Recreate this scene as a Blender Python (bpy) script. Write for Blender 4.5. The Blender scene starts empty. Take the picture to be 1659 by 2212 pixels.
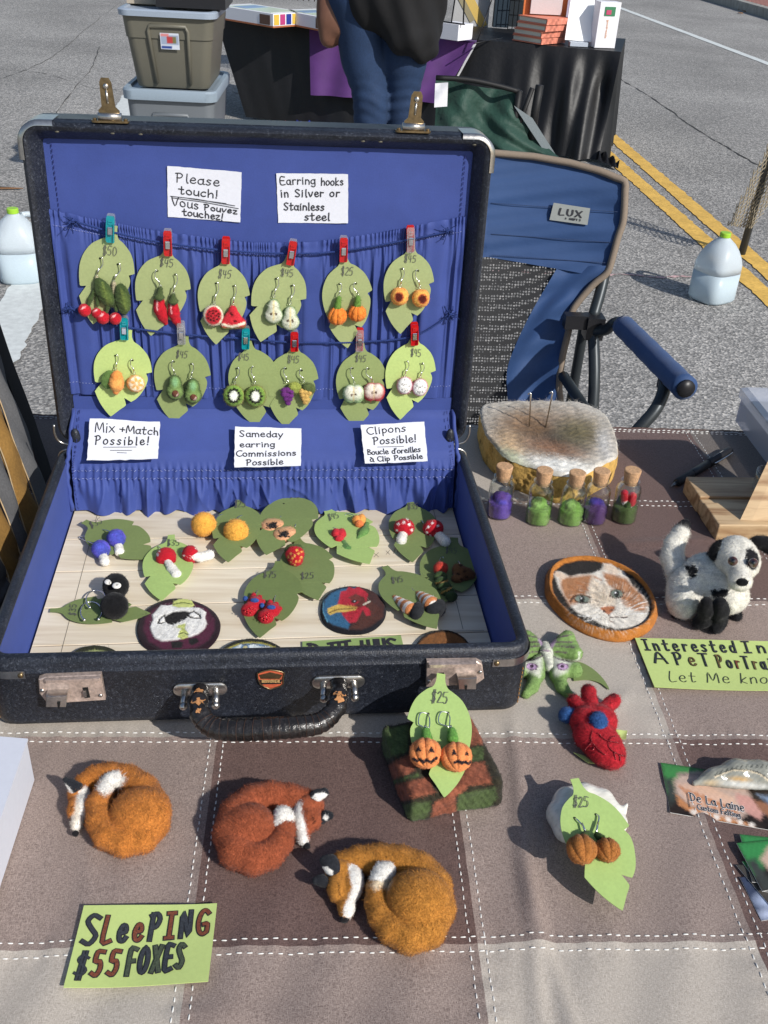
import bpy, bmesh, math, random
import numpy as np
from mathutils import Vector, Matrix
random.seed(7); RNG=np.random.default_rng(11)
SC=bpy.context.scene
COL=SC.collection
PI=math.pi
# ------------------------------------------------------------------ camera, sky, sun, exposure
FPX=2140.9; CX,CY=829.5,1106.0           # lens in units of a 1659 px wide frame
PITCH,YAW,ROLL=0.5589,-0.07706,0.05848
CAM=np.array([0,0,0.54])
_f=np.array([-math.sin(YAW)*math.cos(PITCH),math.cos(YAW)*math.cos(PITCH),-math.sin(PITCH)])
_r=np.array([math.cos(YAW),math.sin(YAW),0.0]); _u=np.cross(_r,_f)
CR=math.cos(ROLL)*_r+math.sin(ROLL)*_u; CU=-math.sin(ROLL)*_r+math.cos(ROLL)*_u; CF=_f
cd=bpy.data.cameras.new('camera'); cam=bpy.data.objects.new('camera',cd); COL.objects.link(cam)
cd.sensor_fit='HORIZONTAL'; cd.sensor_width=36; cd.lens=36*FPX/1659; cd.clip_start=.02; cd.clip_end=400
M=Matrix.Identity(4)
for i in range(3):
    M[i][0]=CR[i]; M[i][1]=CU[i]; M[i][2]=-CF[i]; M[i][3]=CAM[i]
cam.matrix_world=M; SC.camera=cam
SUN_EL=math.radians(35); SUN_AZ=math.atan2(-.74,.67)      # direction towards the sun in the xy plane
sd=bpy.data.lights.new('sun','SUN'); sd.energy=4.4; sd.angle=math.radians(.6); sd.color=(1,.965,.91)
so=bpy.data.objects.new('sun',sd); COL.objects.link(so)
sv=Vector((math.cos(SUN_EL)*math.cos(SUN_AZ),math.cos(SUN_EL)*math.sin(SUN_AZ),math.sin(SUN_EL)))
so.rotation_euler=sv.to_track_quat('Z','Y').to_euler()
W=bpy.data.worlds.new('World'); SC.world=W; W.use_nodes=True
nt=W.node_tree; sk=nt.nodes.new('ShaderNodeTexSky'); sk.sky_type='NISHITA'; sk.sun_disc=False
sk.sun_elevation=SUN_EL; sk.sun_rotation=math.atan2(sv.x,sv.y)
nt.links.new(sk.outputs[0],nt.nodes['Background'].inputs[0]); nt.nodes['Background'].inputs[1].default_value=.11
SC.view_settings.view_transform='Standard'; SC.view_settings.look='None'; SC.view_settings.gamma=1
SC.view_settings.exposure=0.0
SC.render.engine='CYCLES'; SC.cycles.transparent_max_bounces=24
SC.render.resolution_x=768; SC.render.resolution_y=1024
# ------------------------------------------------------------------ geometry of the place
GZ=-.86                                   # street level below the table top
def ray(u,v):
    return CF+CR*((u-CX)/FPX)+CU*((CY-v)/FPX)
class Surf:
    def __init__(s,P,X,Y):
        s.P=np.array(P,float); s.X=np.array(X,float)/np.linalg.norm(X); s.Y=np.array(Y,float)/np.linalg.norm(Y); s.N=np.cross(s.X,s.Y)
    def at(s,u,v,off=0.0):
        d=ray(u,v); t=((s.P+s.N*off-CAM)@s.N)/(d@s.N); return CAM+d*t
    def mat(s,P):
        m=Matrix.Identity(4)
        for i in range(3):
            m[i][0]=s.X[i]; m[i][1]=s.Y[i]; m[i][2]=s.N[i]; m[i][3]=P[i]
        return m
    def loc(s,P,O):
        d=np.asarray(P,float)-np.asarray(O,float); return np.stack([d@s.X,d@s.Y,d@s.N],-1)
def mpp(P): return float((np.asarray(P)-CAM)@CF)/FPX
TBL=Surf((0,0,0),(1,0,0),(0,1,0))
GND=Surf((0,0,GZ),(1,0,0),(0,1,0))
def vert(y): return Surf((0,y,0),(1,0,0),(0,0,1))
def at_y(u,v,y): 
    d=ray(u,v); return CAM+d*(y/d[1])
PSI=.0487; SX,SY,SW,SD,HB,LL,TAU=.1628,.5664,.4015,.3166,.0672,.2958,.0303
EX=np.array([math.cos(PSI),math.sin(PSI),0]); EY=np.array([-math.sin(PSI),math.cos(PSI),0]); EZ=np.array([0,0,1.])
SO=np.array([SX,SY,0])
def sc(x,y,z): return SO+EX*x+EY*y+EZ*z          # suitcase coordinates, x from -SW to 0
LUP=EY*math.sin(TAU)+EZ*math.cos(TAU); LN=np.cross(EX,LUP)
LB=sc(0,SD,HB)+LUP*.003
REC=.016
LID=Surf(LB-LN*REC,EX,LUP)                        # the blue panel
LIDF=Surf(LB,EX,LUP)                              # the lid's rim plane
BZ=.014
TRAY=Surf((0,0,BZ),EX,EY)
# ------------------------------------------------------------------ materials
MATS={}
def mat(name,col=(.5,.5,.5),rough=.6,metal=0,attr=False,nscale=200,namt=.15,bscale=None,bump=.0,bdist=.001,spec=.5,sheen=0,trans=0,nscale2=None,namt2=0,coat=0,emis=0,alpha=None,detail=3,ior=1.45,sss=0):
    if name in MATS: return MATS[name]
    m=bpy.data.materials.new(name); m.use_nodes=True; n=m.node_tree.nodes; l=m.node_tree.links
    p=n['Principled BSDF']; p.inputs['Roughness'].default_value=rough; p.inputs['Metallic'].default_value=metal
    p.inputs['Specular IOR Level'].default_value=spec; p.inputs['IOR'].default_value=ior
    p.inputs['Sheen Weight'].default_value=sheen; p.inputs['Transmission Weight'].default_value=trans; p.inputs['Coat Weight'].default_value=coat
    if sss: p.inputs['Subsurface Weight'].default_value=sss; p.inputs['Subsurface Scale'].default_value=.02
    if sheen: p.inputs['Sheen Roughness'].default_value=.5
    tc=n.new('ShaderNodeTexCoord')
    if attr:
        a=n.new('ShaderNodeVertexColor'); a.layer_name='Col'; src=a.outputs[0]
    else:
        a=n.new('ShaderNodeRGB'); a.outputs[0].default_value=(*col,1); src=a.outputs[0]
    for sc_,am in ((nscale,namt),(nscale2,namt2)):
        if not am: continue
        t=n.new('ShaderNodeTexNoise'); t.inputs['Scale'].default_value=sc_; t.inputs['Detail'].default_value=detail
        l.new(tc.outputs['Object'],t.inputs['Vector'])
        r=n.new('ShaderNodeMapRange'); r.inputs[1].default_value=.3; r.inputs[2].default_value=.7; r.inputs[3].default_value=1-am; r.inputs[4].default_value=1+am
        l.new(t.outputs[0],r.inputs[0])
        x=n.new('ShaderNodeVectorMath'); x.operation='SCALE'; l.new(src,x.inputs[0]); l.new(r.outputs[0],x.inputs['Scale']); src=x.outputs[0]
    l.new(src,p.inputs['Base Color'])
    if bump:
        t=n.new('ShaderNodeTexNoise'); t.inputs['Scale'].default_value=bscale or nscale; t.inputs['Detail'].default_value=4
        l.new(tc.outputs['Object'],t.inputs['Vector'])
        b=n.new('ShaderNodeBump'); b.inputs['Strength'].default_value=bump; b.inputs['Distance'].default_value=bdist
        l.new(t.outputs[0],b.inputs['Height']); l.new(b.outputs[0],p.inputs['Normal'])
    MATS[name]=m; return m
def glassy(name,col,fres=1.45,base=.06,rough=.03,tint=.9,diff=0):
    """thin clear wall: see-through with a gloss that grows at grazing angles"""
    if name in MATS: return MATS[name]
    m=bpy.data.materials.new(name); m.use_nodes=True; n=m.node_tree.nodes; l=m.node_tree.links
    out=n['Material Output']; n.remove(n['Principled BSDF'])
    t=n.new('ShaderNodeBsdfTransparent'); t.inputs[0].default_value=(*col,1)
    g=n.new('ShaderNodeBsdfGlossy'); g.inputs['Roughness'].default_value=rough
    f=n.new('ShaderNodeLayerWeight'); f.inputs[0].default_value=.5; pw=n.new('ShaderNodeMath'); pw.operation='POWER'; pw.inputs[1].default_value=2.6; l.new(f.outputs['Facing'],pw.inputs[0]); sc2=n.new('ShaderNodeMath'); sc2.operation='MULTIPLY'; sc2.inputs[1].default_value=.8; l.new(pw.outputs[0],sc2.inputs[0])
    src=t.outputs[0]
    if diff:
        d=n.new('ShaderNodeBsdfDiffuse'); d.inputs[0].default_value=(*[min(1,c*1.0) for c in col],1); x0=n.new('ShaderNodeMixShader'); x0.inputs[0].default_value=diff
        l.new(t.outputs[0],x0.inputs[1]); l.new(d.outputs[0],x0.inputs[2]); src=x0.outputs[0]
    ad=n.new('ShaderNodeMath'); ad.operation='ADD'; ad.inputs[1].default_value=base; l.new(sc2.outputs[0],ad.inputs[0])
    x=n.new('ShaderNodeMixShader'); l.new(ad.outputs[0],x.inputs[0]); l.new(src,x.inputs[1]); l.new(g.outputs[0],x.inputs[2]); l.new(x.outputs[0],out.inputs[0])
    MATS[name]=m; return m
def S(r,g,b):                                     # sRGB 0-255 to linear
    g0=.3*r+.55*g+.15*b; r,g,b=(g0+(c-g0)*.87 for c in (r,g,b))
    return tuple(((c/255)/12.92 if c/255<=.04045 else ((c/255+.055)/1.055)**2.4) for c in (r,g,b))
FELT=lambda: mat('wool_felt',attr=True,rough=.95,namt=.16,nscale=900,nscale2=160,namt2=.1,bscale=1300,bump=.55,bdist=.0008,sheen=.12,spec=.15)
PAINT=lambda: mat('painted_surface',attr=True,rough=.6,namt=.05,nscale=300,spec=.3)
PRINT=lambda: mat('printed_card',attr=True,rough=.35,namt=.03,nscale=300,spec=.4)
SILVER=lambda: mat('silver_wire',(.82,.82,.8),rough=.22,metal=1,namt=.05)
INK=lambda: mat('black_ink',(.025,.025,.03),rough=.7,namt=.2,nscale=2000)
PENCIL=lambda: mat('grey_pencil',(.1,.1,.09),rough=.7,namt=.3,nscale=3000)
# ------------------------------------------------------------------ object helpers
def tag(o,label=None,cat=None,group=None,kind=None):
    if label: o['label']=label
    if cat: o['category']=cat
    if group: o['group']=group
    if kind: o['kind']=kind
    return o
def empty(name,mtx,label,cat,group=None):
    o=bpy.data.objects.new(name,None); COL.objects.link(o); o.matrix_world=mtx; o.empty_display_size=.01
    return tag(o,label,cat,group)
def npmesh(name,V,F,cols=None,smooth=True):
    """F: list of (n,3)/(n,4) index arrays"""
    V=np.asarray(V,np.float32); me=bpy.data.meshes.new(name)
    F=[np.asarray(f,np.int32) for f in F if len(f)]
    nl=sum(f.size for f in F); nf=sum(len(f) for f in F)
    me.vertices.add(len(V)); me.vertices.foreach_set('co',V.ravel())
    me.loops.add(nl); me.loops.foreach_set('vertex_index',np.concatenate([f.ravel() for f in F]))
    me.polygons.add(nf)
    st=[];c=0
    for f in F: st.append(c+np.arange(len(f))*f.shape[1]); c+=f.size
    me.polygons.foreach_set('loop_start',np.concatenate(st).astype(np.int32))
    try: me.polygons.foreach_set('loop_total',np.concatenate([np.full(len(f),f.shape[1]) for f in F]).astype(np.int32))
    except Exception: pass
    me.polygons.foreach_set('use_smooth',np.full(nf,bool(smooth)))
    if cols is not None:
        a=me.color_attributes.new('Col','FLOAT_COLOR','POINT'); c4=np.ones((len(V),4),np.float32); c4[:,:3]=cols; a.data.foreach_set('color',c4.ravel())
    me.update(calc_edges=True); me.validate(); return me
def link(name,me,material,parent=None,mtx=None,label=None,kind=None):
    o=bpy.data.objects.new(name,me); COL.objects.link(o)
    if material and not me.materials: me.materials.append(material)
    if parent is not None: o.parent=parent
    if mtx is not None: o.matrix_world=mtx
    if label: o['label']=label
    if kind: o['kind']=kind
    return o
class MB:
    def __init__(s): s.V=[];s.F3=[];s.F4=[];s.n=0;s.C=[]
    def add(s,V,f3=None,f4=None,col=None):
        V=np.asarray(V,float).reshape(-1,3); 
        if f3 is not None and len(f3): s.F3.append(np.asarray(f3)+s.n)
        if f4 is not None and len(f4): s.F4.append(np.asarray(f4)+s.n)
        s.V.append(V); s.n+=len(V); s.C.append(np.tile(np.array(col if col is not None else (.5,.5,.5),float),(len(V),1)) if np.ndim(col)<2 else np.asarray(col)); return s
    def box(s,c,h,R=None,col=None):
        c=np.array(c,float); h=np.array(h,float)
        q=np.array([[x,y,z] for x in(-1,1) for y in(-1,1) for z in(-1,1)])*h
        if R is not None: q=q@np.asarray(R).T
        return s.add(q+c,None,[[0,1,3,2],[4,6,7,5],[0,4,5,1],[2,3,7,6],[0,2,6,4],[1,5,7,3]],col)
    def tube(s,P,r,n=8,cap=True,col=None,closed=False):
        P=np.asarray(P,float); m=len(P); r=np.broadcast_to(np.asarray(r,float),(m,))
        if closed: T=np.roll(P,-1,0)-np.roll(P,1,0)
        else: T=np.gradient(P,axis=0)
        T/=np.linalg.norm(T,axis=1)[:,None]+1e-12
        a=np.array([0,0,1.]) if abs(T[0][2])<.9 else np.array([1.,0,0])
        N=np.zeros_like(P); N[0]=np.cross(T[0],a); N[0]/=np.linalg.norm(N[0])
        for i in range(1,m):
            v=N[i-1]-T[i]*(N[i-1]@T[i]); N[i]=v/(np.linalg.norm(v)+1e-12)
        B=np.cross(T,N); th=np.arange(n)*2*PI/n
        V=P[:,None]+r[:,None,None]*(np.cos(th)[None,:,None]*N[:,None]+np.sin(th)[None,:,None]*B[:,None])
        i=np.arange(m if closed else m-1)[:,None]*n; j=np.arange(n)[None]; k=(j+1)%n; i2=((np.arange(m if closed else m-1)+1)%m)[:,None]*n
        F=np.stack([i+j,i+k,i2+k,i2+j],-1).reshape(-1,4)
        V=V.reshape(-1,3); f3=[]
        if cap and not closed:
            V=np.vstack([V,P[0],P[-1]]); c0=m*n;c1=c0+1
            f3=[[c0,(q+1)%n,q] for q in range(n)]+[[c1,(m-1)*n+q,(m-1)*n+(q+1)%n] for q in range(n)]
        return s.add(V,f3,F,col)
    def lathe(s,prof,c=(0,0,0),n=24,R=None,col=None):
        prof=np.array(prof,float); th=np.arange(n)*2*PI/n
        V=np.stack([prof[:,0,None]*np.cos(th),prof[:,0,None]*np.sin(th),np.repeat(prof[:,1,None],n,1)],-1).reshape(-1,3)
        m=len(prof); i=np.arange(m-1)[:,None]*n; j=np.arange(n)[None]; k=(j+1)%n
        F=np.stack([i+j,i+k,i+n+k,i+n+j],-1).reshape(-1,4)
        if R is not None: V=V@np.asarray(R).T
        return s.add(V+np.array(c),None,F,col)
    def ball(s,c,r,n=10,col=None):
        r=np.broadcast_to(np.asarray(r,float),(3,)); a=np.linspace(-PI/2,PI/2,n//2+2)
        th=np.arange(n)*2*PI/n
        V=np.stack([np.cos(a)[:,None]*np.cos(th),np.cos(a)[:,None]*np.sin(th),np.repeat(np.sin(a)[:,None],n,1)],-1).reshape(-1,3)*r
        m=len(a); i=np.arange(m-1)[:,None]*n; j=np.arange(n)[None]; k=(j+1)%n
        return s.add(V+np.array(c),None,np.stack([i+j,i+k,i+n+k,i+n+j],-1).reshape(-1,4),col)
    def grid(s,G,col=None):
        G=np.asarray(G,float); a,b=G.shape[:2]; i=np.arange(a-1)[:,None]*b; j=np.arange(b-1)[None]
        F=np.stack([i+j,i+j+1,i+b+j+1,i+b+j],-1).reshape(-1,4)
        return s.add(G.reshape(-1,3),None,F,col if col is None or np.ndim(col)<3 else np.asarray(col).reshape(-1,3))
    def prism(s,poly,z0,z1,col=None,Zf=None):
        """closed outline (n,2) between z0 and z1, triangulated"""
        poly=[tuple(p) for p in poly]
        from mathutils.geometry import tessellate_polygon
        tr=np.array(tessellate_polygon([[Vector((x,y,0)) for x,y in poly]])); n=len(poly); p=np.array(poly)
        a=p[tr[:,1]]-p[tr[:,0]]; b=p[tr[:,2]]-p[tr[:,0]]; neg=(a[:,0]*b[:,1]-a[:,1]*b[:,0])<0
        tr[neg]=tr[neg][:,::-1]
        area=sum(p[i,0]*p[(i+1)%n,1]-p[(i+1)%n,0]*p[i,1] for i in range(n))
        zf=Zf(p) if Zf else np.zeros(n)
        V=np.vstack([np.column_stack([p,z1+zf]),np.column_stack([p,z0+zf])])
        i=np.arange(n); j=(i+1)%n
        side=np.stack([i+n,j+n,j,i],-1) if area>0 else np.stack([i,j,j+n,i+n],-1)
        return s.add(V,np.vstack([tr,tr[:,::-1]+n]),side,col)
    def mesh(s,name,cols=False,smooth=True):
        V=np.vstack(s.V); F=[]
        if s.F3:F.append(np.vstack(s.F3))
        if s.F4:F.append(np.vstack(s.F4))
        return npmesh(name,V,F,np.vstack(s.C) if cols else None,smooth)
    def obj(s,name,material,parent=None,mtx=None,cols=False,smooth=True,label=None,kind=None,sharp=None):
        me=s.mesh(name,cols,smooth)
        if sharp and smooth:
            me.set_sharp_from_angle(angle=math.radians(sharp))
        return link(name,me,material,parent,mtx,label,kind)
def cr(P,n=6,closed=False):
    """Catmull-Rom through points"""
    P=np.asarray(P,float); m=len(P)
    if m<3 and not closed: return np.array([P[0]+(P[-1]-P[0])*t for t in np.linspace(0,1,n+1)])
    Q=np.vstack([P[-1],P,P[0],P[1]]) if closed else np.vstack([2*P[0]-P[1],P,2*P[-1]-P[-2]])
    o=[]
    for i in range(m if closed else m-1):
        a,b,c,d=Q[i:i+4]
        for t in np.arange(n)/n: o.append(.5*((2*b)+(c-a)*t+(2*a-5*b+4*c-d)*t*t+(3*b-a-3*c+d)*t**3))
    if not closed: o.append(P[-1])
    return np.array(o)
def hnoise(P,s,seed=0):
    """cheap smooth noise in [-1,1] from summed sines"""
    P=np.asarray(P,float)*s; r=np.random.default_rng(seed); o=np.zeros(P.shape[:-1])
    for k in range(5):
        w=r.normal(size=P.shape[-1])*(1+.6*k); o+=np.sin(P@w+r.uniform(0,6.3))/(1+.35*k)
    return o/2.6
# ------------------------------------------------------------------ paint: flat colour areas given on the photograph's own outline
def _segd(U,a,b):
    ab=b-a; t=np.clip(((U-a)@ab)/(ab@ab+1e-9),0,1); return np.linalg.norm(U-a-t[:,None]*ab,axis=1)
def inside(U,P):
    c=np.zeros(len(U),bool); n=len(P)
    for i in range(n):
        x1,y1=P[i];x2,y2=P[(i+1)%n]
        k=((y1>U[:,1])!=(y2>U[:,1]))&(U[:,0]<(x2-x1)*(U[:,1]-y1)/(y2-y1+1e-12)+x1); c^=k
    return c
def paint(U,C,layers,jit=.8,seed=3):
    r=np.random.default_rng(seed); U=U+r.normal(size=U.shape)*jit
    C=C.copy()
    for L in layers:
        k=L[0]
        if k=='E':
            _,u,v,ru,rv,rot,col=L[:7]; soft=L[7] if len(L)>7 else 1.
            d=U-np.array([u,v]); c,s=math.cos(rot),math.sin(rot); x=d[:,0]*c+d[:,1]*s; y=-d[:,0]*s+d[:,1]*c
            sdv=(np.sqrt((x/ru)**2+(y/rv)**2)-1)*min(ru,rv)
        elif k=='R':                                   # fine fur streaks running outwards from a point
            _,cu,cv,ru,rv,amp,light=L; d=U-np.array([cu,cv]); an=np.arctan2(d[:,1],d[:,0]); rd=np.linalg.norm(d,axis=1); q=np.column_stack([an*26,rd*.09])
            n1=hnoise(q,1.0,5); n2=hnoise(q*1.7,1.0,6); m_=np.clip(1.3-((d[:,0]/ru)**2+(d[:,1]/rv)**2),0,1); w=(np.clip(n2,0,1)*light*m_)[:,None]
            C=C*(1+amp*(n1*m_)[:,None]); C=C*(1-w)+np.array(S(236,228,214))*w; continue
        elif k=='L':
            _,P,w,col=L[:4]; soft=L[4] if len(L)>4 else .6; P=np.array(P,float); sdv=np.min([_segd(U,P[i],P[i+1]) for i in range(len(P)-1)],0)-w
        else:
            _,P,col=L[:3]; soft=L[3] if len(L)>3 else 1.; P=np.array(P,float)
            sdv=np.min([_segd(U,P[i],P[(i+1)%len(P)]) for i in range(len(P))],0); sdv=np.where(inside(U,P),-sdv,sdv)
        a=np.clip(.5-sdv/(2*soft),0,1)[:,None]; C=C*(1-a)+np.array(col)*a
    return C
def proj(W_):
    d=np.asarray(W_)-CAM; z=d@CF; return np.stack([CX+FPX*(d@CR)/z,CY-FPX*(d@CU)/z],-1)
# ------------------------------------------------------------------ felt: soft merged shapes
def sdf(P,prims,k):
    D=[]
    for p in prims:
        if p[0]=='c':
            _,a,b,ra,rb,_c=p; ab=b-a; t=np.clip(((P-a)@ab)/(ab@ab+1e-12),0,1); D.append(np.linalg.norm(P-a-t[:,None]*ab,axis=1)-(ra+(rb-ra)*t))
        else:
            _,c,r,R,_c=p; q=P-c
            if R is not None: q=q@R
            k0=np.linalg.norm(q/r,axis=1); k1=np.linalg.norm(q/(r*r),axis=1)+1e-9; D.append(np.where(k0<1e-3,-min(r),k0*(k0-1)/k1))
    D=np.array(D); 
    if k>0:
        m=D.min(0); d=m-k*np.log(np.exp(-(D-m)/k).sum(0))
    else: d=D.min(0)
    return d,D
def snet(fn,lo,hi,h):
    lo=np.array(lo);hi=np.array(hi); n=np.maximum(np.ceil((hi-lo)/h).astype(int)+1,4)
    ax=[lo[i]+np.arange(n[i])*h for i in range(3)]
    G=np.stack(np.meshgrid(*ax,indexing='ij'),-1); v=fn(G.reshape(-1,3)).reshape(n)
    s=v<0
    cs=[(i,j,k) for i in(0,1) for j in(0,1) for k in(0,1)]
    def sh(A,c): return A[c[0]:n[0]-1+c[0],c[1]:n[1]-1+c[1],c[2]:n[2]-1+c[2]]
    cnt=sum(sh(s,c).astype(int) for c in cs); act=(cnt>0)&(cnt<8)
    idx=-np.ones(act.shape,int); idx[act]=np.arange(act.sum()); base=np.argwhere(act)
    acc=np.zeros((len(base),3)); num=np.zeros(len(base))
    for a in range(8):
        for b in range(a+1,8):
            if sum(abs(cs[a][i]-cs[b][i]) for i in range(3))!=1: continue
            va=sh(v,cs[a])[act]; vb=sh(v,cs[b])[act]; m=(va<0)!=(vb<0); t=np.where(m,va/(va-vb+1e-20),0)[:,None]
            p=np.array(cs[a])+(np.array(cs[b])-np.array(cs[a]))*t; acc+=p*m[:,None]; num+=m
    V=lo+(base+acc/num[:,None])*h
    F=[]
    for d in range(3):
        e=[0,0,0]; e[d]=1
        A=s[tuple(slice(0,n[i]-(1 if i==d else 0)) for i in range(3))]; B=s[tuple(slice(e[i],n[i]) for i in range(3))]
        X=np.argwhere(A!=B); o=[i for i in range(3) if i!=d]
        X=X[(X[:,o[0]]>0)&(X[:,o[1]]>0)&(X[:,o[0]]<n[o[0]]-1)&(X[:,o[1]]<n[o[1]]-1)]
        def g(da,db):
            Y=X.copy(); Y[:,o[0]]-=da; Y[:,o[1]]-=db; return idx[Y[:,0],Y[:,1],Y[:,2]]
        q=np.stack([g(1,1),g(0,1),g(0,0),g(1,0)],-1); ins=A[X[:,0],X[:,1],X[:,2]]
        flip=~ins if d!=1 else ins
        q[flip]=q[flip][:,::-1]; F.append(q)
    return V,np.vstack(F)
def fuzz(V,F,C,N,n,ln,w,rng):
    tri=F; i=rng.integers(0,len(tri),n); f=tri[i]; a=rng.random((n,4)); a/=a.sum(1)[:,None]
    P=(V[f]*a[:,:,None]).sum(1); c=C[f[:,0]]; nn=N[f[:,0]]
    t=rng.normal(size=(n,3)); t-=nn*(t*nn).sum(1)[:,None]; t/=np.linalg.norm(t,axis=1)[:,None]+1e-9
    L=ln*(.4+rng.random(n))[:,None]; lift=rng.random(n)[:,None]*.55+.05
    s=np.cross(nn,t); s/=np.linalg.norm(s,axis=1)[:,None]+1e-9
    bend=rng.normal(size=(n,3))*.35
    p1=P+(t+nn*lift)*L*.5; p2=p1+(t+bend+nn*(lift-.35))*L*.5
    P=P-nn*w
    VV=np.concatenate([P-s*w,P+s*w,p1-s*w*.8,p1+s*w*.8,p2]); k=np.arange(n)
    br=(.68+.66*rng.random(n))[:,None]
    return VV,np.stack([k,k+n,k+3*n,k+2*n],-1),np.stack([k+2*n,k+3*n,k+4*n],-1),np.tile(np.clip(c*br,0,1),(5,1))
class Felt:
    """soft object built on a surface; positions are (u,v,h) with h the height above the surface in px units"""
    def __init__(s,surf,u,v,name=None,label=None,cat=None,group=None,root=None):
        s.s=surf; s.O=surf.at(u,v); s.m=mpp(s.O); s.M=surf.mat(s.O)
        s.root=root if root is not None else (empty(name,s.M,label,cat,group) if name else None)
    def p(s,u,v,h=0): return s.s.loc(s.s.at(u,v,h*s.m),s.O)
    def E(s,u,v,h,r,col,rot=None,tilt=None):
        r=np.broadcast_to(np.array(r,float),(3,))*s.m
        R=None
        if rot is not None: R=np.array(Matrix.Rotation(rot,3,'Z'))
        if tilt is not None: 
            T=np.array(Matrix.Rotation(tilt,3,'X')); R=T if R is None else R@T
        return ('e',s.p(u,v,h),r,R,np.array(col,float))
    def K(s,a,b,ra,rb,col): return ('c',s.p(*a),s.p(*b),ra*s.m,rb*s.m,np.array(col,float))
    def chain(s,pts,col,closed=False):
        """pts: (u,v,h,r[,col])"""
        o=[]; 
        for i in range(len(pts)-1):
            a,b=pts[i],pts[i+1]; o.append(s.K(a[:3],b[:3],a[3],b[3],a[4] if len(a)>4 else col))
        return o
    def blob(s,name,prims,k=1.5,h=1.6,layers=None,paintf=None,fz=0,fl=5,fw=.28,mod=None,lump=.5,mat_=None,top=False,kc=1.2,single=False,jit=.8,label=None,front=True):
        m=s.m; pts=[]
        for p in prims:
            if p[0]=='c': pts+= [p[1]-p[3],p[1]+p[3],p[2]-p[4],p[2]+p[4]]
            else: r=max(p[2]); pts+=[p[1]-r,p[1]+r]
        pts=np.array(pts); lo=pts.min(0)-3*h*m; hi=pts.max(0)+3*h*m
        def fn(P):
            d,_=sdf(P,prims,k*m)
            if lump: d=d+hnoise(P,.16/m,5)*lump*m
            if mod is not None: d=mod(P,d)
            return d
        V,F=snet(fn,lo,hi,h*m)
        e=h*m*.5
        N=np.stack([fn(V+np.eye(3)[i]*e)-fn(V-np.eye(3)[i]*e) for i in range(3)],-1); N/=np.linalg.norm(N,axis=1)[:,None]+1e-12
        V=V-N*np.clip(fn(V),-h*m,h*m)[:,None]
        _,D=sdf(V+RNG.normal(size=V.shape)*.35*m,prims,0)
        w=np.exp(-(D-D.min(0))/(kc*m)); w/=w.sum(0); C=w.T@np.array([p[-1] for p in prims])
        if paintf is not None: C=paintf(V/m,N,C)
        if layers:
            Wd=s.O+V[:,:1]*s.s.X+V[:,1:2]*s.s.Y+V[:,2:]*s.s.N; Wn=N[:,:1]*s.s.X+N[:,1:2]*s.s.Y+N[:,2:]*s.s.N
            C2=paint(proj(Wd),C,layers,jit); f=((CAM-Wd)*Wn).sum(1)>0
            C=np.where(f[:,None],C2,C)
        FF=[F]; VV=V; CC=C
        if fz:
            a,b,c,d=fuzz(V,F,C,N,fz,fl*m,fw*m,RNG); n0=len(V); VV=np.vstack([V,a]); CC=np.vstack([C,d]); FF=[F,b+n0,c+n0]
        me=npmesh(name,VV,FF,np.clip(CC,0,1))
        if single: o=link(name,me,mat_ or FELT(),None,s.M)
        else: o=link(name,me,mat_ or FELT(),s.root)
        if label: o['label']=label
        return o
    def mb(s): return MB()
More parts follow.
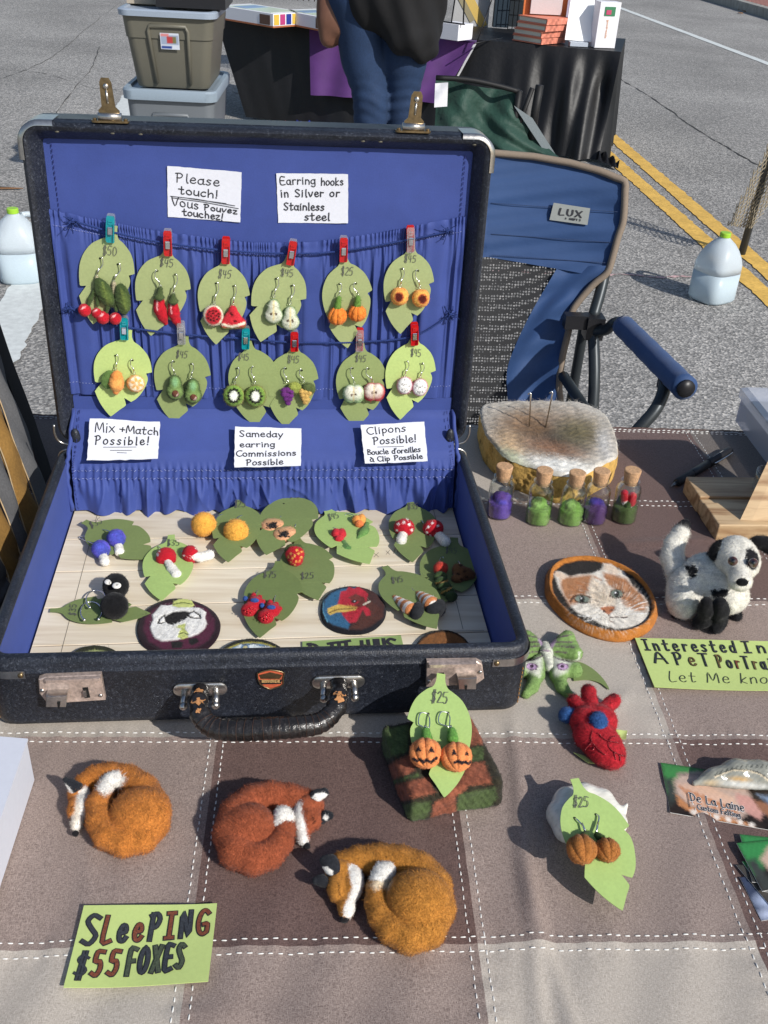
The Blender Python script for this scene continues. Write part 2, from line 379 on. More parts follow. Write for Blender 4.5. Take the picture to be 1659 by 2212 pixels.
# ------------------------------------------------------------------ handwriting: one-stroke letters
def _o(cx,cy,rx,ry,a0=90,a1=450,n=9): return [(cx+rx*math.cos(math.radians(a0+(a1-a0)*i/(n-1))),cy+ry*math.sin(math.radians(a0+(a1-a0)*i/(n-1)))) for i in range(n)]
GL={
'A':(.7,[[(0,0),(.35,1),(.7,0)],[(.12,.38),(.6,.38)]]),'B':(.6,[[(.05,0),(.05,1)],[(.05,1),(.4,.95),(.45,.75),(.1,.55),(.5,.45),(.55,.15),(.05,0)]]),
'C':(.6,[_o(.4,.5,.38,.5,55,305)]),'D':(.65,[[(.08,0),(.08,1)],[(0,1),(.4,.9),(.6,.5),(.4,.1),(0,0)]]),
'E':(.55,[[(.5,1),(.05,1),(.05,0),(.55,0)],[(.05,.52),(.42,.52)]]),'F':(.55,[[(.08,0),(.08,1),(.55,1)],[(.08,.52),(.45,.52)]]),
'G':(.65,[_o(.38,.5,.36,.5,50,300)+[(.62,.1),(.62,.42),(.4,.42)]]),'H':(.6,[[(.05,0),(.05,1)],[(.55,0),(.55,1)],[(.05,.5),(.55,.5)]]),
'I':(.4,[[(.2,0),(.2,1)],[(0,1),(.4,1)],[(0,0),(.4,0)]]),'L':(.5,[[(.08,1),(.06,0),(.5,.02)]]),
'M':(.85,[[(.0,0),(.12,1),(.4,.2),(.72,1),(.82,0)]]),'N':(.6,[[(.05,0),(.05,1),(.55,0),(.55,1)]]),'O':(.7,[_o(.35,.5,.33,.5)]),
'P':(.6,[[(.08,0),(.1,1)],[(.0,.95),(.35,1.02),(.55,.8),(.4,.52),(.1,.45)]]),'R':(.6,[[(.08,0),(.1,1)],[(.1,1),(.5,.9),(.45,.6),(.1,.5)],[(.2,.5),(.6,0)]]),
'S':(.55,[[(.5,.9),(.25,1),(.06,.8),(.28,.52),(.5,.27),(.3,0),(.03,.1)]]),'T':(.6,[[(.3,0),(.3,1)],[(0,1),(.6,1)]]),
'U':(.6,[[(.05,1),(.05,.3),(.3,0),(.55,.3),(.55,1)]]),'V':(.6,[[(0,1),(.28,0),(.62,1)]]),'X':(.6,[[(0,1),(.58,0)],[(.58,1),(0,0)]]),
'a':(.5,[_o(.24,.3,.22,.3,60,420),[(.46,.6),(.44,.1),(.54,0)]]),'b':(.5,[[(.06,1),(.06,0)],[(.06,.3),(.28,.55),(.46,.3),(.26,0),(.06,.08)]]),
'c':(.45,[_o(.26,.3,.24,.3,50,310)]),'d':(.5,[_o(.24,.3,.22,.3,60,420),[(.46,1),(.46,0)]]),
'e':(.48,[[(.06,.32),(.42,.36),(.38,.58),(.2,.62),(.04,.35),(.12,.05),(.34,0),(.48,.12)]]),
'f':(.4,[[(.42,.95),(.25,1),(.18,.8),(.18,0)],[(.02,.55),(.38,.55)]]),
'g':(.5,[_o(.24,.32,.22,.28,60,420),[(.46,.6),(.46,-.2),(.25,-.36),(.05,-.25)]]),
'h':(.5,[[(.06,1),(.06,0)],[(.06,.35),(.26,.6),(.44,.42),(.46,0)]]),'i':(.2,[[(.1,.6),(.1,0)],[(.1,.82),(.11,.86)]]),
'k':(.48,[[(.06,1),(.06,0)],[(.42,.6),(.08,.28),(.46,0)]]),'l':(.2,[[(.1,1),(.1,.05),(.18,0)]]),
'm':(.8,[[(.06,.6),(.06,0)],[(.06,.38),(.22,.6),(.38,.42),(.38,0)],[(.38,.38),(.55,.6),(.72,.42),(.74,0)]]),
'n':(.5,[[(.06,.6),(.06,0)],[(.06,.38),(.26,.6),(.44,.42),(.46,0)]]),'o':(.5,[_o(.25,.3,.23,.3)]),
'p':(.5,[[(.06,.6),(.06,-.35)],[(.06,.42),(.28,.6),(.46,.32),(.26,.02),(.06,.12)]]),
'r':(.4,[[(.06,.6),(.06,0)],[(.06,.36),(.2,.58),(.4,.55)]]),'s':(.42,[[(.38,.54),(.2,.62),(.06,.46),(.24,.32),(.38,.16),(.2,0),(.02,.07)]]),
't':(.45,[[(.2,.95),(.18,.1),(.32,0),(.42,.06)],[(.0,.6),(.42,.62)]]),'u':(.5,[[(.05,.6),(.06,.15),(.22,0),(.42,.15),(.45,.6)],[(.45,.4),(.48,0)]]),
'v':(.45,[[(0,.6),(.2,0),(.45,.6)]]),'w':(.7,[[(0,.6),(.14,0),(.34,.5),(.5,0),(.7,.6)]]),'x':(.5,[[(.02,.6),(.46,0)],[(.46,.6),(.02,0)]]),
'y':(.5,[[(.04,.6),(.24,.05)],[(.48,.6),(.1,-.35)]]),'z':(.45,[[(.02,.6),(.42,.6),(.04,0),(.46,.02)]]),
'0':(.5,[_o(.25,.5,.22,.5)]),'1':(.25,[[(.02,.8),(.15,1),(.15,0)]]),'2':(.5,[[(.04,.8),(.25,1),(.44,.75),(.2,.3),(.02,0),(.5,.03)]]),
'3':(.5,[[(.05,.95),(.35,1),(.42,.75),(.18,.55),(.48,.38),(.35,.03),(.03,.08)]]),'4':(.5,[[(.1,1),(.06,.5),(.46,.48)],[(.38,.95),(.36,0)]]),
'5':(.5,[[(.48,1),(.12,1),(.08,.58),(.35,.6),(.46,.3),(.28,0),(.02,.08)]]),'7':(.5,[[(.02,1),(.48,1),(.18,0)],[(.12,.5),(.4,.5)]]),
'$':(.5,[[(.44,.85),(.22,.95),(.06,.74),(.25,.52),(.44,.28),(.25,.05),(.03,.14)],[(.2,1.12),(.14,-.12)],[(.34,1.12),(.28,-.12)]]),
'!':(.2,[[(.14,1),(.1,.28)],[(.09,.04),(.1,.0)]]),'+':(.5,[[(.25,.62),(.25,.12)],[(0,.37),(.5,.37)]]),"'":(.12,[[(.08,1),(.04,.78)]]),
'à':(.5,[_o(.24,.3,.22,.3,60,420),[(.46,.6),(.44,.1),(.54,0)],[(.1,.9),(.28,.76)]]),'-':(.4,[[(.02,.35),(.38,.35)]]),'?':(.45,[[(.02,.8),(.2,1),(.42,.8),(.22,.5),(.2,.28)],[(.2,.04),(.2,0)]]),
',':(.15,[[(.08,.05),(.03,-.15)]]),' ':(.36,[])}
def strokes(text,gap=.16):
    """all strokes of a line, and its width, in letter-height units"""
    x=0;o=[]
    for ch in text:
        w,ss=GL.get(ch,GL[' '])
        for s_ in ss: o.append(np.array(s_,float)+[x,0])
        x+=w+gap
    return o,x-gap
def ribbon(mb,P,w,z,nib=None,col=None):
    P=np.asarray(P,float)
    if len(P)<2: return
    T=np.gradient(P[:,:2],axis=0); L=np.linalg.norm(T,axis=1)[:,None]+1e-12; T/=L
    N=np.stack([-T[:,1],T[:,0]],-1)
    ww=np.full(len(P),w)
    if nib is not None: ww=w*(.25+.95*np.abs(np.sin(np.arctan2(T[:,1],T[:,0])-nib)))
    P=P.copy(); P[0]-=T[0]*w*.5; P[-1]+=T[-1]*w*.5
    A=P+N*ww[:,None]/2; B=P-N*ww[:,None]/2; n=len(P)
    zz=z if np.ndim(z) else np.full(n,z+len(mb.V)*5e-6)
    V=np.vstack([np.column_stack([A,zz]),np.column_stack([B,zz])]); i=np.arange(n-1)
    mb.add(V,None,np.stack([i,i+n,i+n+1,i+1],-1),col)
def write(mb,text,f,h0,pen,z=.0002,wob=.02,nib=None,gap=.16,seed=0,col=None,smooth=3,slant=0):
    """f(s,t)->(x,y) local, s 0..1 over the line, t in letter heights"""
    ss,w=strokes(text,gap); r=random.Random(seed*31+len(text))
    for s_ in ss:
        q=cr(s_,smooth) if len(s_)>2 else s_
        ph=r.uniform(0,6)
        q=q+np.stack([wob*np.sin(q[:,1]*5+ph),wob*np.sin(q[:,0]*7+ph)],-1)+[r.uniform(-wob,wob),r.uniform(-wob,wob)]
        P=np.array([f((a+slant*b)/w,b) for a,b in q]); ribbon(mb,P,pen,z,nib,col)
def bil(c,s,t): 
    a=np.array(c[0])*(1-s)+np.array(c[1])*s; b=np.array(c[3])*(1-s)+np.array(c[2])*s; return (a*(1-t)+b*t)[:2]
class Sheet:
    """a piece of paper whose four corners (tl,tr,br,bl) lie on a surface"""
    def __init__(s,surf,cor,name,label,cat,col,off=.0008,th=.0006,group=None,curl=.0006,ragged=0,matn='note_paper',rough=.75):
        s.s=surf; P=[surf.at(u,v,off) for u,v in cor]; s.O=sum(P)/4; s.O=s.O-surf.N*off; s.M=surf.mat(s.O)
        s.c=[surf.loc(p,s.O)[:2] for p in P]; s.off=off
        s.root=empty(name,s.M,label,cat,group)
        m=MB(); n=14; r=random.Random(int(cor[0][0]))
        G=np.zeros((n,n,3))
        for i in range(n):
            for j in range(n):
                q=bil(s.c,j/(n-1),i/(n-1)); e=ragged*(i in(0,n-1) or j in(0,n-1))
                G[i,j]=[q[0]+r.uniform(-e,e),q[1]+r.uniform(-e,e),0]
        s.cu=lambda a,b: off+curl*((2*a-1)**2*.7+(2*b-1)**2*.5+math.sin(a*5+b*3)*.35)
        for i in range(n):
            for j in range(n): G[i,j,2]=s.cu(j/(n-1),i/(n-1))
        m.grid(G); B=G.copy(); B[:,:,2]-=th; m.grid(B[:,::-1])
        for A in (0,-1):
            m.grid(np.stack([G[A],B[A]])); m.grid(np.stack([G[:,A],B[:,A]]))
        m.obj('paper',mat(matn,col,rough=rough,namt=.03,nscale=400,bump=.15,bscale=900,bdist=.0003),s.root)
        s.w=np.linalg.norm(np.array(s.c[1])-np.array(s.c[0])); s.h=np.linalg.norm(np.array(s.c[3])-np.array(s.c[0]))
    def settle(s,mb,dz=.0004):
        c0,c1,c3=(np.array(s.c[k]) for k in (0,1,3)); A=np.linalg.inv(np.array([c1-c0,c3-c0]).T)
        for k,V in enumerate(mb.V):
            ab=(V[:,:2]-c0)@A.T; V[:,2]=np.array([s.cu(a,b) for a,b in ab])+dz+k*4e-6
        return mb
    def line(s,mb,text,s0,s1,t0,t1=None,h=.2,pen=.0007,**k):
        """baseline from (s0,t0) to (s1,t1); h letter height in sheet heights"""
        t1=t0 if t1 is None else t1
        def f(a,b): return bil(s.c,s0+(s1-s0)*a,t0+(t1-t0)*a-h*b)
        write(mb,text,f,h,pen,z=s.off+.0010,**k)
    def stroke(s,mb,pts,pen=.0006,z=.0010,smooth=True):
        P=np.array([bil(s.c,a,b) for a,b in pts]); P=cr(P,4) if smooth and len(P)>2 else P; ribbon(mb,P,pen,s.off+z)

# ================================================================== STREET
def ground():
    m=bpy.data.materials.new('asphalt'); m.use_nodes=True; n=m.node_tree.nodes; l=m.node_tree.links; p=n['Principled BSDF']
    tc=n.new('ShaderNodeTexCoord'); vo=n.new('ShaderNodeTexVoronoi'); vo.inputs['Scale'].default_value=95; l.new(tc.outputs['Object'],vo.inputs['Vector'])
    vo2=n.new('ShaderNodeTexVoronoi'); vo2.inputs['Scale'].default_value=210; l.new(tc.outputs['Object'],vo2.inputs['Vector'])
    big=n.new('ShaderNodeTexNoise'); big.inputs['Scale'].default_value=.9; big.inputs['Detail'].default_value=6; l.new(tc.outputs['Object'],big.inputs['Vector'])
    r=n.new('ShaderNodeValToRGB'); r.color_ramp.elements[0].position=.0; r.color_ramp.elements[0].color=(*S(92,90,87),1); r.color_ramp.elements[1].position=1; r.color_ramp.elements[1].color=(*S(200,195,188),1)
    e=r.color_ramp.elements.new(.5); e.color=(*S(136,134,131),1)
    sep=n.new('ShaderNodeSeparateColor'); l.new(vo.outputs['Color'],sep.inputs[0]); sep2=n.new('ShaderNodeSeparateColor'); l.new(vo2.outputs['Color'],sep2.inputs[0])
    ad=n.new('ShaderNodeMath'); ad.operation='MULTIPLY_ADD'; ad.inputs[1].default_value=.55; l.new(sep.outputs[0],ad.inputs[0]); 
    ml=n.new('ShaderNodeMath'); ml.operation='MULTIPLY'; ml.inputs[1].default_value=.45; l.new(sep2.outputs[0],ml.inputs[0]); l.new(ml.outputs[0],ad.inputs[2])
    l.new(ad.outputs[0],r.inputs[0])
    mr=n.new('ShaderNodeMapRange'); mr.inputs[1].default_value=.3; mr.inputs[2].default_value=.7; mr.inputs[3].default_value=.8; mr.inputs[4].default_value=1.16; l.new(big.outputs[0],mr.inputs[0])
    x=n.new('ShaderNodeVectorMath'); x.operation='SCALE'; l.new(r.outputs[0],x.inputs[0]); l.new(mr.outputs[0],x.inputs['Scale']); l.new(x.outputs[0],p.inputs['Base Color'])
    b=n.new('ShaderNodeBump'); b.inputs['Strength'].default_value=.8; b.inputs['Distance'].default_value=.004; l.new(vo.outputs['Distance'],b.inputs['Height']); l.new(b.outputs[0],p.inputs['Normal'])
    p.inputs['Roughness'].default_value=.9
    g=MB(); g.grid([[[-90,-40,GZ],[KX,-40,GZ]],[[-90,160,GZ],[KX,160,GZ]]]); o=g.obj('road',m,smooth=False); tag(o,kind='structure')
KP=[GND.at(1530,-2),GND.at(1659,46)]
KX=(KP[0][0]+KP[1][0])/2
ground()
def gstrip(name,pts,w,z,material,label,cat,edge=.0,n=60,kind=None):
    """painted strip along ground points with slightly worn edges"""
    P=np.array(pts,float); 
    if len(P)==2: P=np.array([P[0]+(P[1]-P[0])*t for t in np.linspace(0,1,n)])
    T=np.gradient(P[:,:2],axis=0); T/=np.linalg.norm(T,axis=1)[:,None]; N=np.stack([-T[:,1],T[:,0]],-1)
    r=np.random.default_rng(5); a=w/2+r.normal(size=len(P))*edge; b=w/2+r.normal(size=len(P))*edge
    m=MB(); A=P[:,:2]+N*a[:,None]; B=P[:,:2]-N*b[:,None]
    m.grid(np.stack([np.column_stack([A,np.full(len(P),z)]),np.column_stack([B,np.full(len(P),z)])])); o=m.obj(name,material,smooth=False)
    return tag(o,label,cat,kind=kind)
def ext(a,b,f0,f1): a=np.array(a);b=np.array(b); return [a+(b-a)*f0,a+(b-a)*f1]
yel=mat('yellow_road_paint',S(222,174,74),rough=.8,namt=.16,nscale=60,nscale2=8,namt2=.14,bump=.4,bscale=120,bdist=.003)
whi=mat('white_road_paint',S(205,210,208),rough=.8,namt=.1,nscale=40,bump=.3,bscale=120,bdist=.003)
gstrip('yellow_line',ext(GND.at(1307,283),GND.at(1659,588),-1.5,3),.095,GZ+.004,yel,None,None,.003,400,'structure')
gstrip('yellow_line',ext(GND.at(1306,329),GND.at(1659,643),-1.5,3),.095,GZ+.004,yel,None,None,.003,400,'structure')
gstrip('white_line',ext(GND.at(1330,14),GND.at(1659,138),-1,6),.11,GZ+.004,whi,None,None,.003,300,'structure')
gstrip('parking_line',ext(GND.at(292,205),GND.at(30,690),-.05,1.25),.17,GZ+.004,whi,None,None,.004,200,'structure')
chalk=mat('pink_chalk',S(196,160,160),rough=.95,namt=.35,nscale=90)
gstrip('chalk_line',[GND.at(u,594+(u-1310)*.035+2*math.sin(u*.05)) for u in range(1060,1525,8)],.016,GZ+.003,chalk,None,None,.006,60,'structure')
dark=mat('crack_filler',S(66,65,63),rough=.9,namt=.2)
def crack(pts,w):
    P=[]
    for u,v in cr(pts,10): P.append(GND.at(u+random.uniform(-1.2,1.2),v+random.uniform(-.8,.8)))
    gstrip('road_crack',P,w,GZ+.003,dark,None,None,w*.35,60,'structure')
crack([(1325,165),(1340,172),(1405,210),(1505,280),(1570,318),(1645,362),(1700,400)],.013)
crack([(0,172),(60,150),(120,118),(190,60),(260,5)],.005)
crack([(0,150),(100,160),(200,190),(300,196)],.005)
crack([(100,275),(150,205),(196,150),(215,100)],.006)
crack([(450,196),(520,203)],.007)
gstrip('utility_mark',[GND.at(u,v) for u,v in cr([(130,262),(190,262),(240,276),(300,286)],8)],.035,GZ+.003,mat('faded_paint',S(150,152,152),rough=.9,namt=.2,nscale=60),None,None,.008,60,'structure')
# kerb and brick pavement
def kerb():
    st=mat('kerb_stone',S(150,147,140),rough=.85,namt=.18,nscale=12,bump=.3,bscale=60,bdist=.005)
    b=MB(); y=6.0
    root=empty('pavement',Matrix.Translation((KX,0,GZ)),None,None); del_=0
    tag(root,kind='structure')
    b=MB(); b.box((2.2+.16,40,.055),(2.2,60,.053)); b.obj('pavement_bed',mat('mortar',S(120,108,98),rough=.9,namt=.2,nscale=20),root,smooth=False)
    base=MB().box((.08,0,.06),(.078,.745,.075)).mesh('kerb_block',smooth=False); base.materials.append(st)
    for k in range(14):
        o=link('kerb_block',base,None,root); o.location=(0,9+k*1.5,0)
    bm_=mat('red_brick',S(158,104,92),rough=.85,namt=.3,nscale=5,bump=.3,bscale=80,bdist=.004)
    br=MB().box((0,0,.006),(.1,.047,.006)).mesh('brick',smooth=False); br.materials.append(bm_)
    k=0
    rows=MB()
    for i in range(150):
        for j in range(12):
            x=.27+j*.21+(i%2)*.105; yy=12.5+i*.102
            if k<300 and 14<yy<19.5 and j<6: o=link('brick',br,None,root); o.location=(x,yy,.108); k+=1
            else: rows.box((x,yy,.114),(.1,.047,.006))
    rows.obj('brick_field',bm_,root,smooth=False,kind='stuff')
kerb()
# ------------------------------------------------------------------ water jugs
jugm=mat('milky_plastic',S(214,226,234),rough=.35,namt=.03,trans=.35,spec=.4,ior=1.3,sss=.0)
watm=mat('jug_water_tint',S(200,219,230),rough=.3,namt=.03,trans=.25,spec=.4,ior=1.3)
capm=mat('green_cap',S(150,205,40),rough=.4,namt=.04)
def jug(P,h,w,rz,lean,label):
    mt=Matrix.Translation(Vector(P))@Matrix.Rotation(lean[0],4,'X')@Matrix.Rotation(lean[1],4,'Y')@Matrix.Rotation(rz,4,'Z')
    root=empty('water_jug',mt,label,'water jug','gallon water jugs weighing down the stall')
    def ring(z,r,sq,n=32):
        th=np.arange(n)*2*PI/n; e=2/(sq); c=np.cos(th);s_=np.sin(th)
        return np.column_stack([r*np.sign(c)*np.abs(c)**e,r*np.sign(s_)*np.abs(s_)**e,np.full(n,z)])
    def loft(rs,name,material,cap=True):
        m=MB(); n=32; V=np.vstack([ring(*r) for r in rs]+[[[0,0,rs[0][0]]],[[0,0,rs[-1][0]]]]); k=len(rs)
        F=[];f3=[]
        for i in range(k-1):
            for j in range(n): F.append([i*n+j,i*n+(j+1)%n,(i+1)*n+(j+1)%n,(i+1)*n+j])
        for j in range(n): f3.append([k*n,(j+1)%n,j]); f3.append([k*n+1,(k-1)*n+j,(k-1)*n+(j+1)%n])
        m.add(V,f3,F); return m.obj(name,material,root)
    H=h;R=w/2
    loft([(.0,R*.8,3.2),(H*.012,R*.93,3.4),(H*.05,R,3.6),(H*.44,R,3.6)],'water',watm)
    loft([(H*.441,R,3.6),(H*.55,R*1.0,3.4),(H*.66,R*.93,2.8),(H*.76,R*.8,2.3),(H*.84,R*.6,2.1),(H*.9,R*.36,2),(H*.93,R*.25,2),(H*.945,R*.24,2)],'bottle',jugm)
    m=MB(); m.lathe([(0,H),(R*.24,H),(R*.27,H*.99),(R*.27,H*.935),(0,H*.935)],n=24); m.obj('cap',capm,root,sharp=40)
    m=MB(); m.tube(cr([(R*.35,R*.35,H*.88),(R*.72,R*.72,H*.85),(R*.92,R*.92,H*.72),(R*.86,R*.86,H*.55)],6),R*.13,10); m.obj('handle',jugm,root)
Pj=GND.at(1543,655); jug(Pj+np.array([0,.05,0]),.285,.165,.5,(0,0),'gallon jug of water with lime cap on the asphalt beside the yellow lines')
Pj=GND.at(42,612); jug(Pj+np.array([0,.05,0]),.285,.165,.2,(0,0),'gallon jug of water with lime cap on the ground left of the suitcase lid')
# dry leaf on the left
m=MB(); Pl=GND.at(8,409); m.prism([(-.09,-.01),(-.03,-.02),(.05,-.008),(.1,0),(.05,.012),(-.03,.02)],.004,.008,Zf=lambda p:.03*np.abs(p[:,0]))
o=m.obj('dry_leaf',mat('dead_leaf',S(130,92,60),rough=.8),None,Matrix.Translation(Vector(Pl))); tag(o,'curled brown dead leaf on the road at the left edge','leaf')
for i,(u,v) in enumerate([(1592,15),(1600,22),(1611,26),(1598,30),(1620,24),(1540,3),(1552,6)]):
    m=MB(); m.prism([(-.06,-.02),(0,-.04),(.07,0),(0,.05),(-.05,.03)],.0,.004,Zf=lambda p:.2*np.abs(p[:,0])); o=m.obj('fallen_leaf',mat('dead_leaf'),None,Matrix.Translation(Vector(GND.at(u,v)+np.array([0,0,.006])))@Matrix.Rotation(i*1.3,4,'Z'))
    tag(o,'brown dead leaf in the far gutter, '+['leftmost of the cluster below the kerb','second from left in the cluster','in the middle of the cluster','nearest the camera in the cluster','rightmost of the cluster','alone at the top edge','right of the one at the top edge'][i],'leaf','dead leaves in the gutter')
# ------------------------------------------------------------------ pole with netting at the right
def pole():
    a=GND.at(1585,600); a=a+np.array([0,.35,0]); d=a[1]
    b=at_y(1665,330,d)
    root=empty('net_pole',Matrix.Translation(Vector((a[0],a[1],GZ))),'dark grey pole wrapped in loose beige netting at the right edge','pole')
    O=np.array([a[0],a[1],GZ]); m=MB(); a2=at_y(1600,555,d); dr=(b-a2)/np.linalg.norm(b-a2); t=(GZ-a2[2])/dr[2]
    m.tube([a2+dr*t-O,a2+dr*(t+2.2)-O],.018,12); m.obj('pole',mat('dark_grey_metal',S(74,80,88),rough=.45,metal=.3,namt=.05),root)
    n=MB(); r=random.Random(3); Ax=np.array([1,0,0])
    def PT(i,j):
        t=i/26*1.5; s_=j/9.5; u=(1572+83*t)*(1-s_)+(1624+92*t)*s_; v=(487-160*t)*(1-s_)+(494-150*t)*s_
        return at_y(u+2*math.sin(i*.9+j),v,d-.03-.02*math.sin(j*.9+t*3))-O
    for i in range(26):
        for j in range(10):
            for dj in (-.5,.5):
                X=j+.5*(i%2); p0=PT(i,X); p1=PT(i+1,X+dj)
                n.tube([p0,(p0+p1)/2+np.array([r.uniform(-.003,.003),0,0]),p1],.0026,4,False)
    n.obj('netting',mat('beige_twine',S(150,138,115),rough=.9,namt=.1),root,kind='stuff')
pole()
# ------------------------------------------------------------------ totes
def rbox_loop(w,d,r,n=6):
    P=[]
    for cx,cy,a in ((w-r,d-r,0),(-w+r,d-r,90),(-w+r,-d+r,180),(w-r,-d+r,270)):
        for i in range(n+1): t=math.radians(a+90*i/n); P.append((cx+r*math.cos(t),cy+r*math.sin(t)))
    return P
def loft(mb,loops,cap0=True,cap1=True,col=None):
    """loops: list of (outline (n,2), z)"""
    n=len(loops[0][0]); V=np.vstack([np.column_stack([np.array(p),np.full(n,z)]) for p,z in loops]); k=len(loops)
    i=np.arange(k-1)[:,None]*n; j=np.arange(n)[None]; q=(j+1)%n
    F=np.stack([i+j,i+q,i+n+q,i+n+j],-1).reshape(-1,4); f3=[]
    if cap0: V=np.vstack([V,[np.append(np.mean(loops[0][0],0),loops[0][1])]]); c=len(V)-1; f3+=[[c,(a+1)%n,a] for a in range(n)]
    if cap1: V=np.vstack([V,[np.append(np.mean(loops[-1][0],0),loops[-1][1])]]); c=len(V)-1; f3+=[[c,(k-1)*n+a,(k-1)*n+(a+1)%n] for a in range(n)]
    return mb.add(V,f3,F,col)
def tote(P,w,d,h,rz,col,lidcol,label,lab):
    root=empty('storage_tote',Matrix.Translation(Vector(P))@Matrix.Rotation(rz,4,'Z'),label,'storage tote','stacked storage totes')
    m=MB(); tp=.8; L=[]
    for z,s_ in ((0,tp*.97),(.012,tp),(h*.62,tp+.62*(1-tp)*.9),(h*.625,tp+.62*(1-tp)*.9+.02),(h*.9,.975)): L.append((rbox_loop(w/2*s_,d/2*s_,.045),z))
    loft(m,L); m.obj('body',col,root,sharp=50)
    m=MB(); loft(m,[(rbox_loop(w/2*1.0,d/2*1.0,.05),h*.885),(rbox_loop(w/2*1.04,d/2*1.04,.055),h*.89),(rbox_loop(w/2*1.05,d/2*1.05,.055),h*.955),(rbox_loop(w/2*1.02,d/2*1.03,.05),h*.97),(rbox_loop(w/2*.93,d/2*.95,.045),h*.97),(rbox_loop(w/2*.91,d/2*.93,.045),h*.95)]); m.obj('lid',lidcol,root,sharp=40)
    # raised front panel frame
    m=MB(); f=lambda x,z:(x,-(d/2)*(tp+(1-tp)*(z/h))-.004,z)
    m.tube([f(-w*.19*.86,.02),f(-w*.21,h*.72),f(-w*.19,h*.78),f(w*.19,h*.78),f(w*.21,h*.72),f(w*.2,.02)],.009,6); m.obj('front_rib',col,root)
    m=MB(); C=lab; s0=-w*.085; s1=w*.115
    G=np.zeros((13,17,3)); cc=np.zeros((13,17,3))
    for i in range(13):
        for j in range(17):
            x=s0+(s1-s0)*j/16; z=h*(.50+.2*i/12); G[i,j]=f(x,z); G[i,j,1]-=.007
            c=S(205,212,225)
            if 4<=i<=10 and 1<=j<=15: c=C[0]
            if 5<=i<=9 and 6<=j<=10: c=C[1]
            if 5<=i<=9 and 11<=j<=13: c=C[2]
            if 10<=i<=11 and 1<=j<=7: c=S(220,130,130)
            if 1<=i<=2 and 1<=j<=9: c=S(40,70,150)
            cc[i,j]=c
    m.grid(G,cc); m.obj('product_label',PRINT(),root,cols=True)
YT=4.95
Pt=at_y(362,35,YT); hT=.42*1.0
mp=mpp(Pt)
wt=205*mp
z1top=at_y(355,30,YT)[2]; z1bot=at_y(365,196,YT)[2]
h1=(z1top-z1bot)/.95
P1=at_y(365,196,YT); h2=P1[2]-GZ
tote((at_y(371,275,YT)[0],YT+.33,GZ),wt*.99,.62,h2/.97,-.02,mat('grey_tote_plastic',S(106,112,118),rough=.45,namt=.04,nscale=6),mat('grey_tote_lid',S(134,150,164),rough=.4,namt=.04),'lower grey storage tote of the stack behind the suitcase',(S(90,150,210),S(60,90,110),S(110,150,190)))
tote((at_y(362,40,YT)[0],YT+.31,P1[2]),wt,.6,h1*1.02,-.02,mat('taupe_tote_plastic',S(104,101,88),rough=.45,namt=.04,nscale=6),mat('blue_grey_tote_lid',S(150,164,182),rough=.4,namt=.04),'upper taupe storage tote with a pale blue-grey lid',(S(150,165,190),S(190,60,60),S(120,115,70)))
zt=z1bot+h1*1.02*.975
b=MB(); b.box((0,0,.12),(.155,.2,.115)); o=b.obj('black_box',mat('black_plastic',S(30,30,34),rough=.4,namt=.05),None,Matrix.Translation((at_y(408,20,YT)[0],YT+.27,zt)),smooth=False); tag(o,'black box on the right of the upper tote lid, cut by the frame','box')
b=MB(); b.box((0,0,.02),(.09,.1,.019)); o=b.obj('paper_box',mat('beige_board',S(170,158,140),rough=.8),None,Matrix.Translation((at_y(300,0,YT)[0],YT+.3,zt)),smooth=False); tag(o,'pale flat box left of the black box on the tote','box')
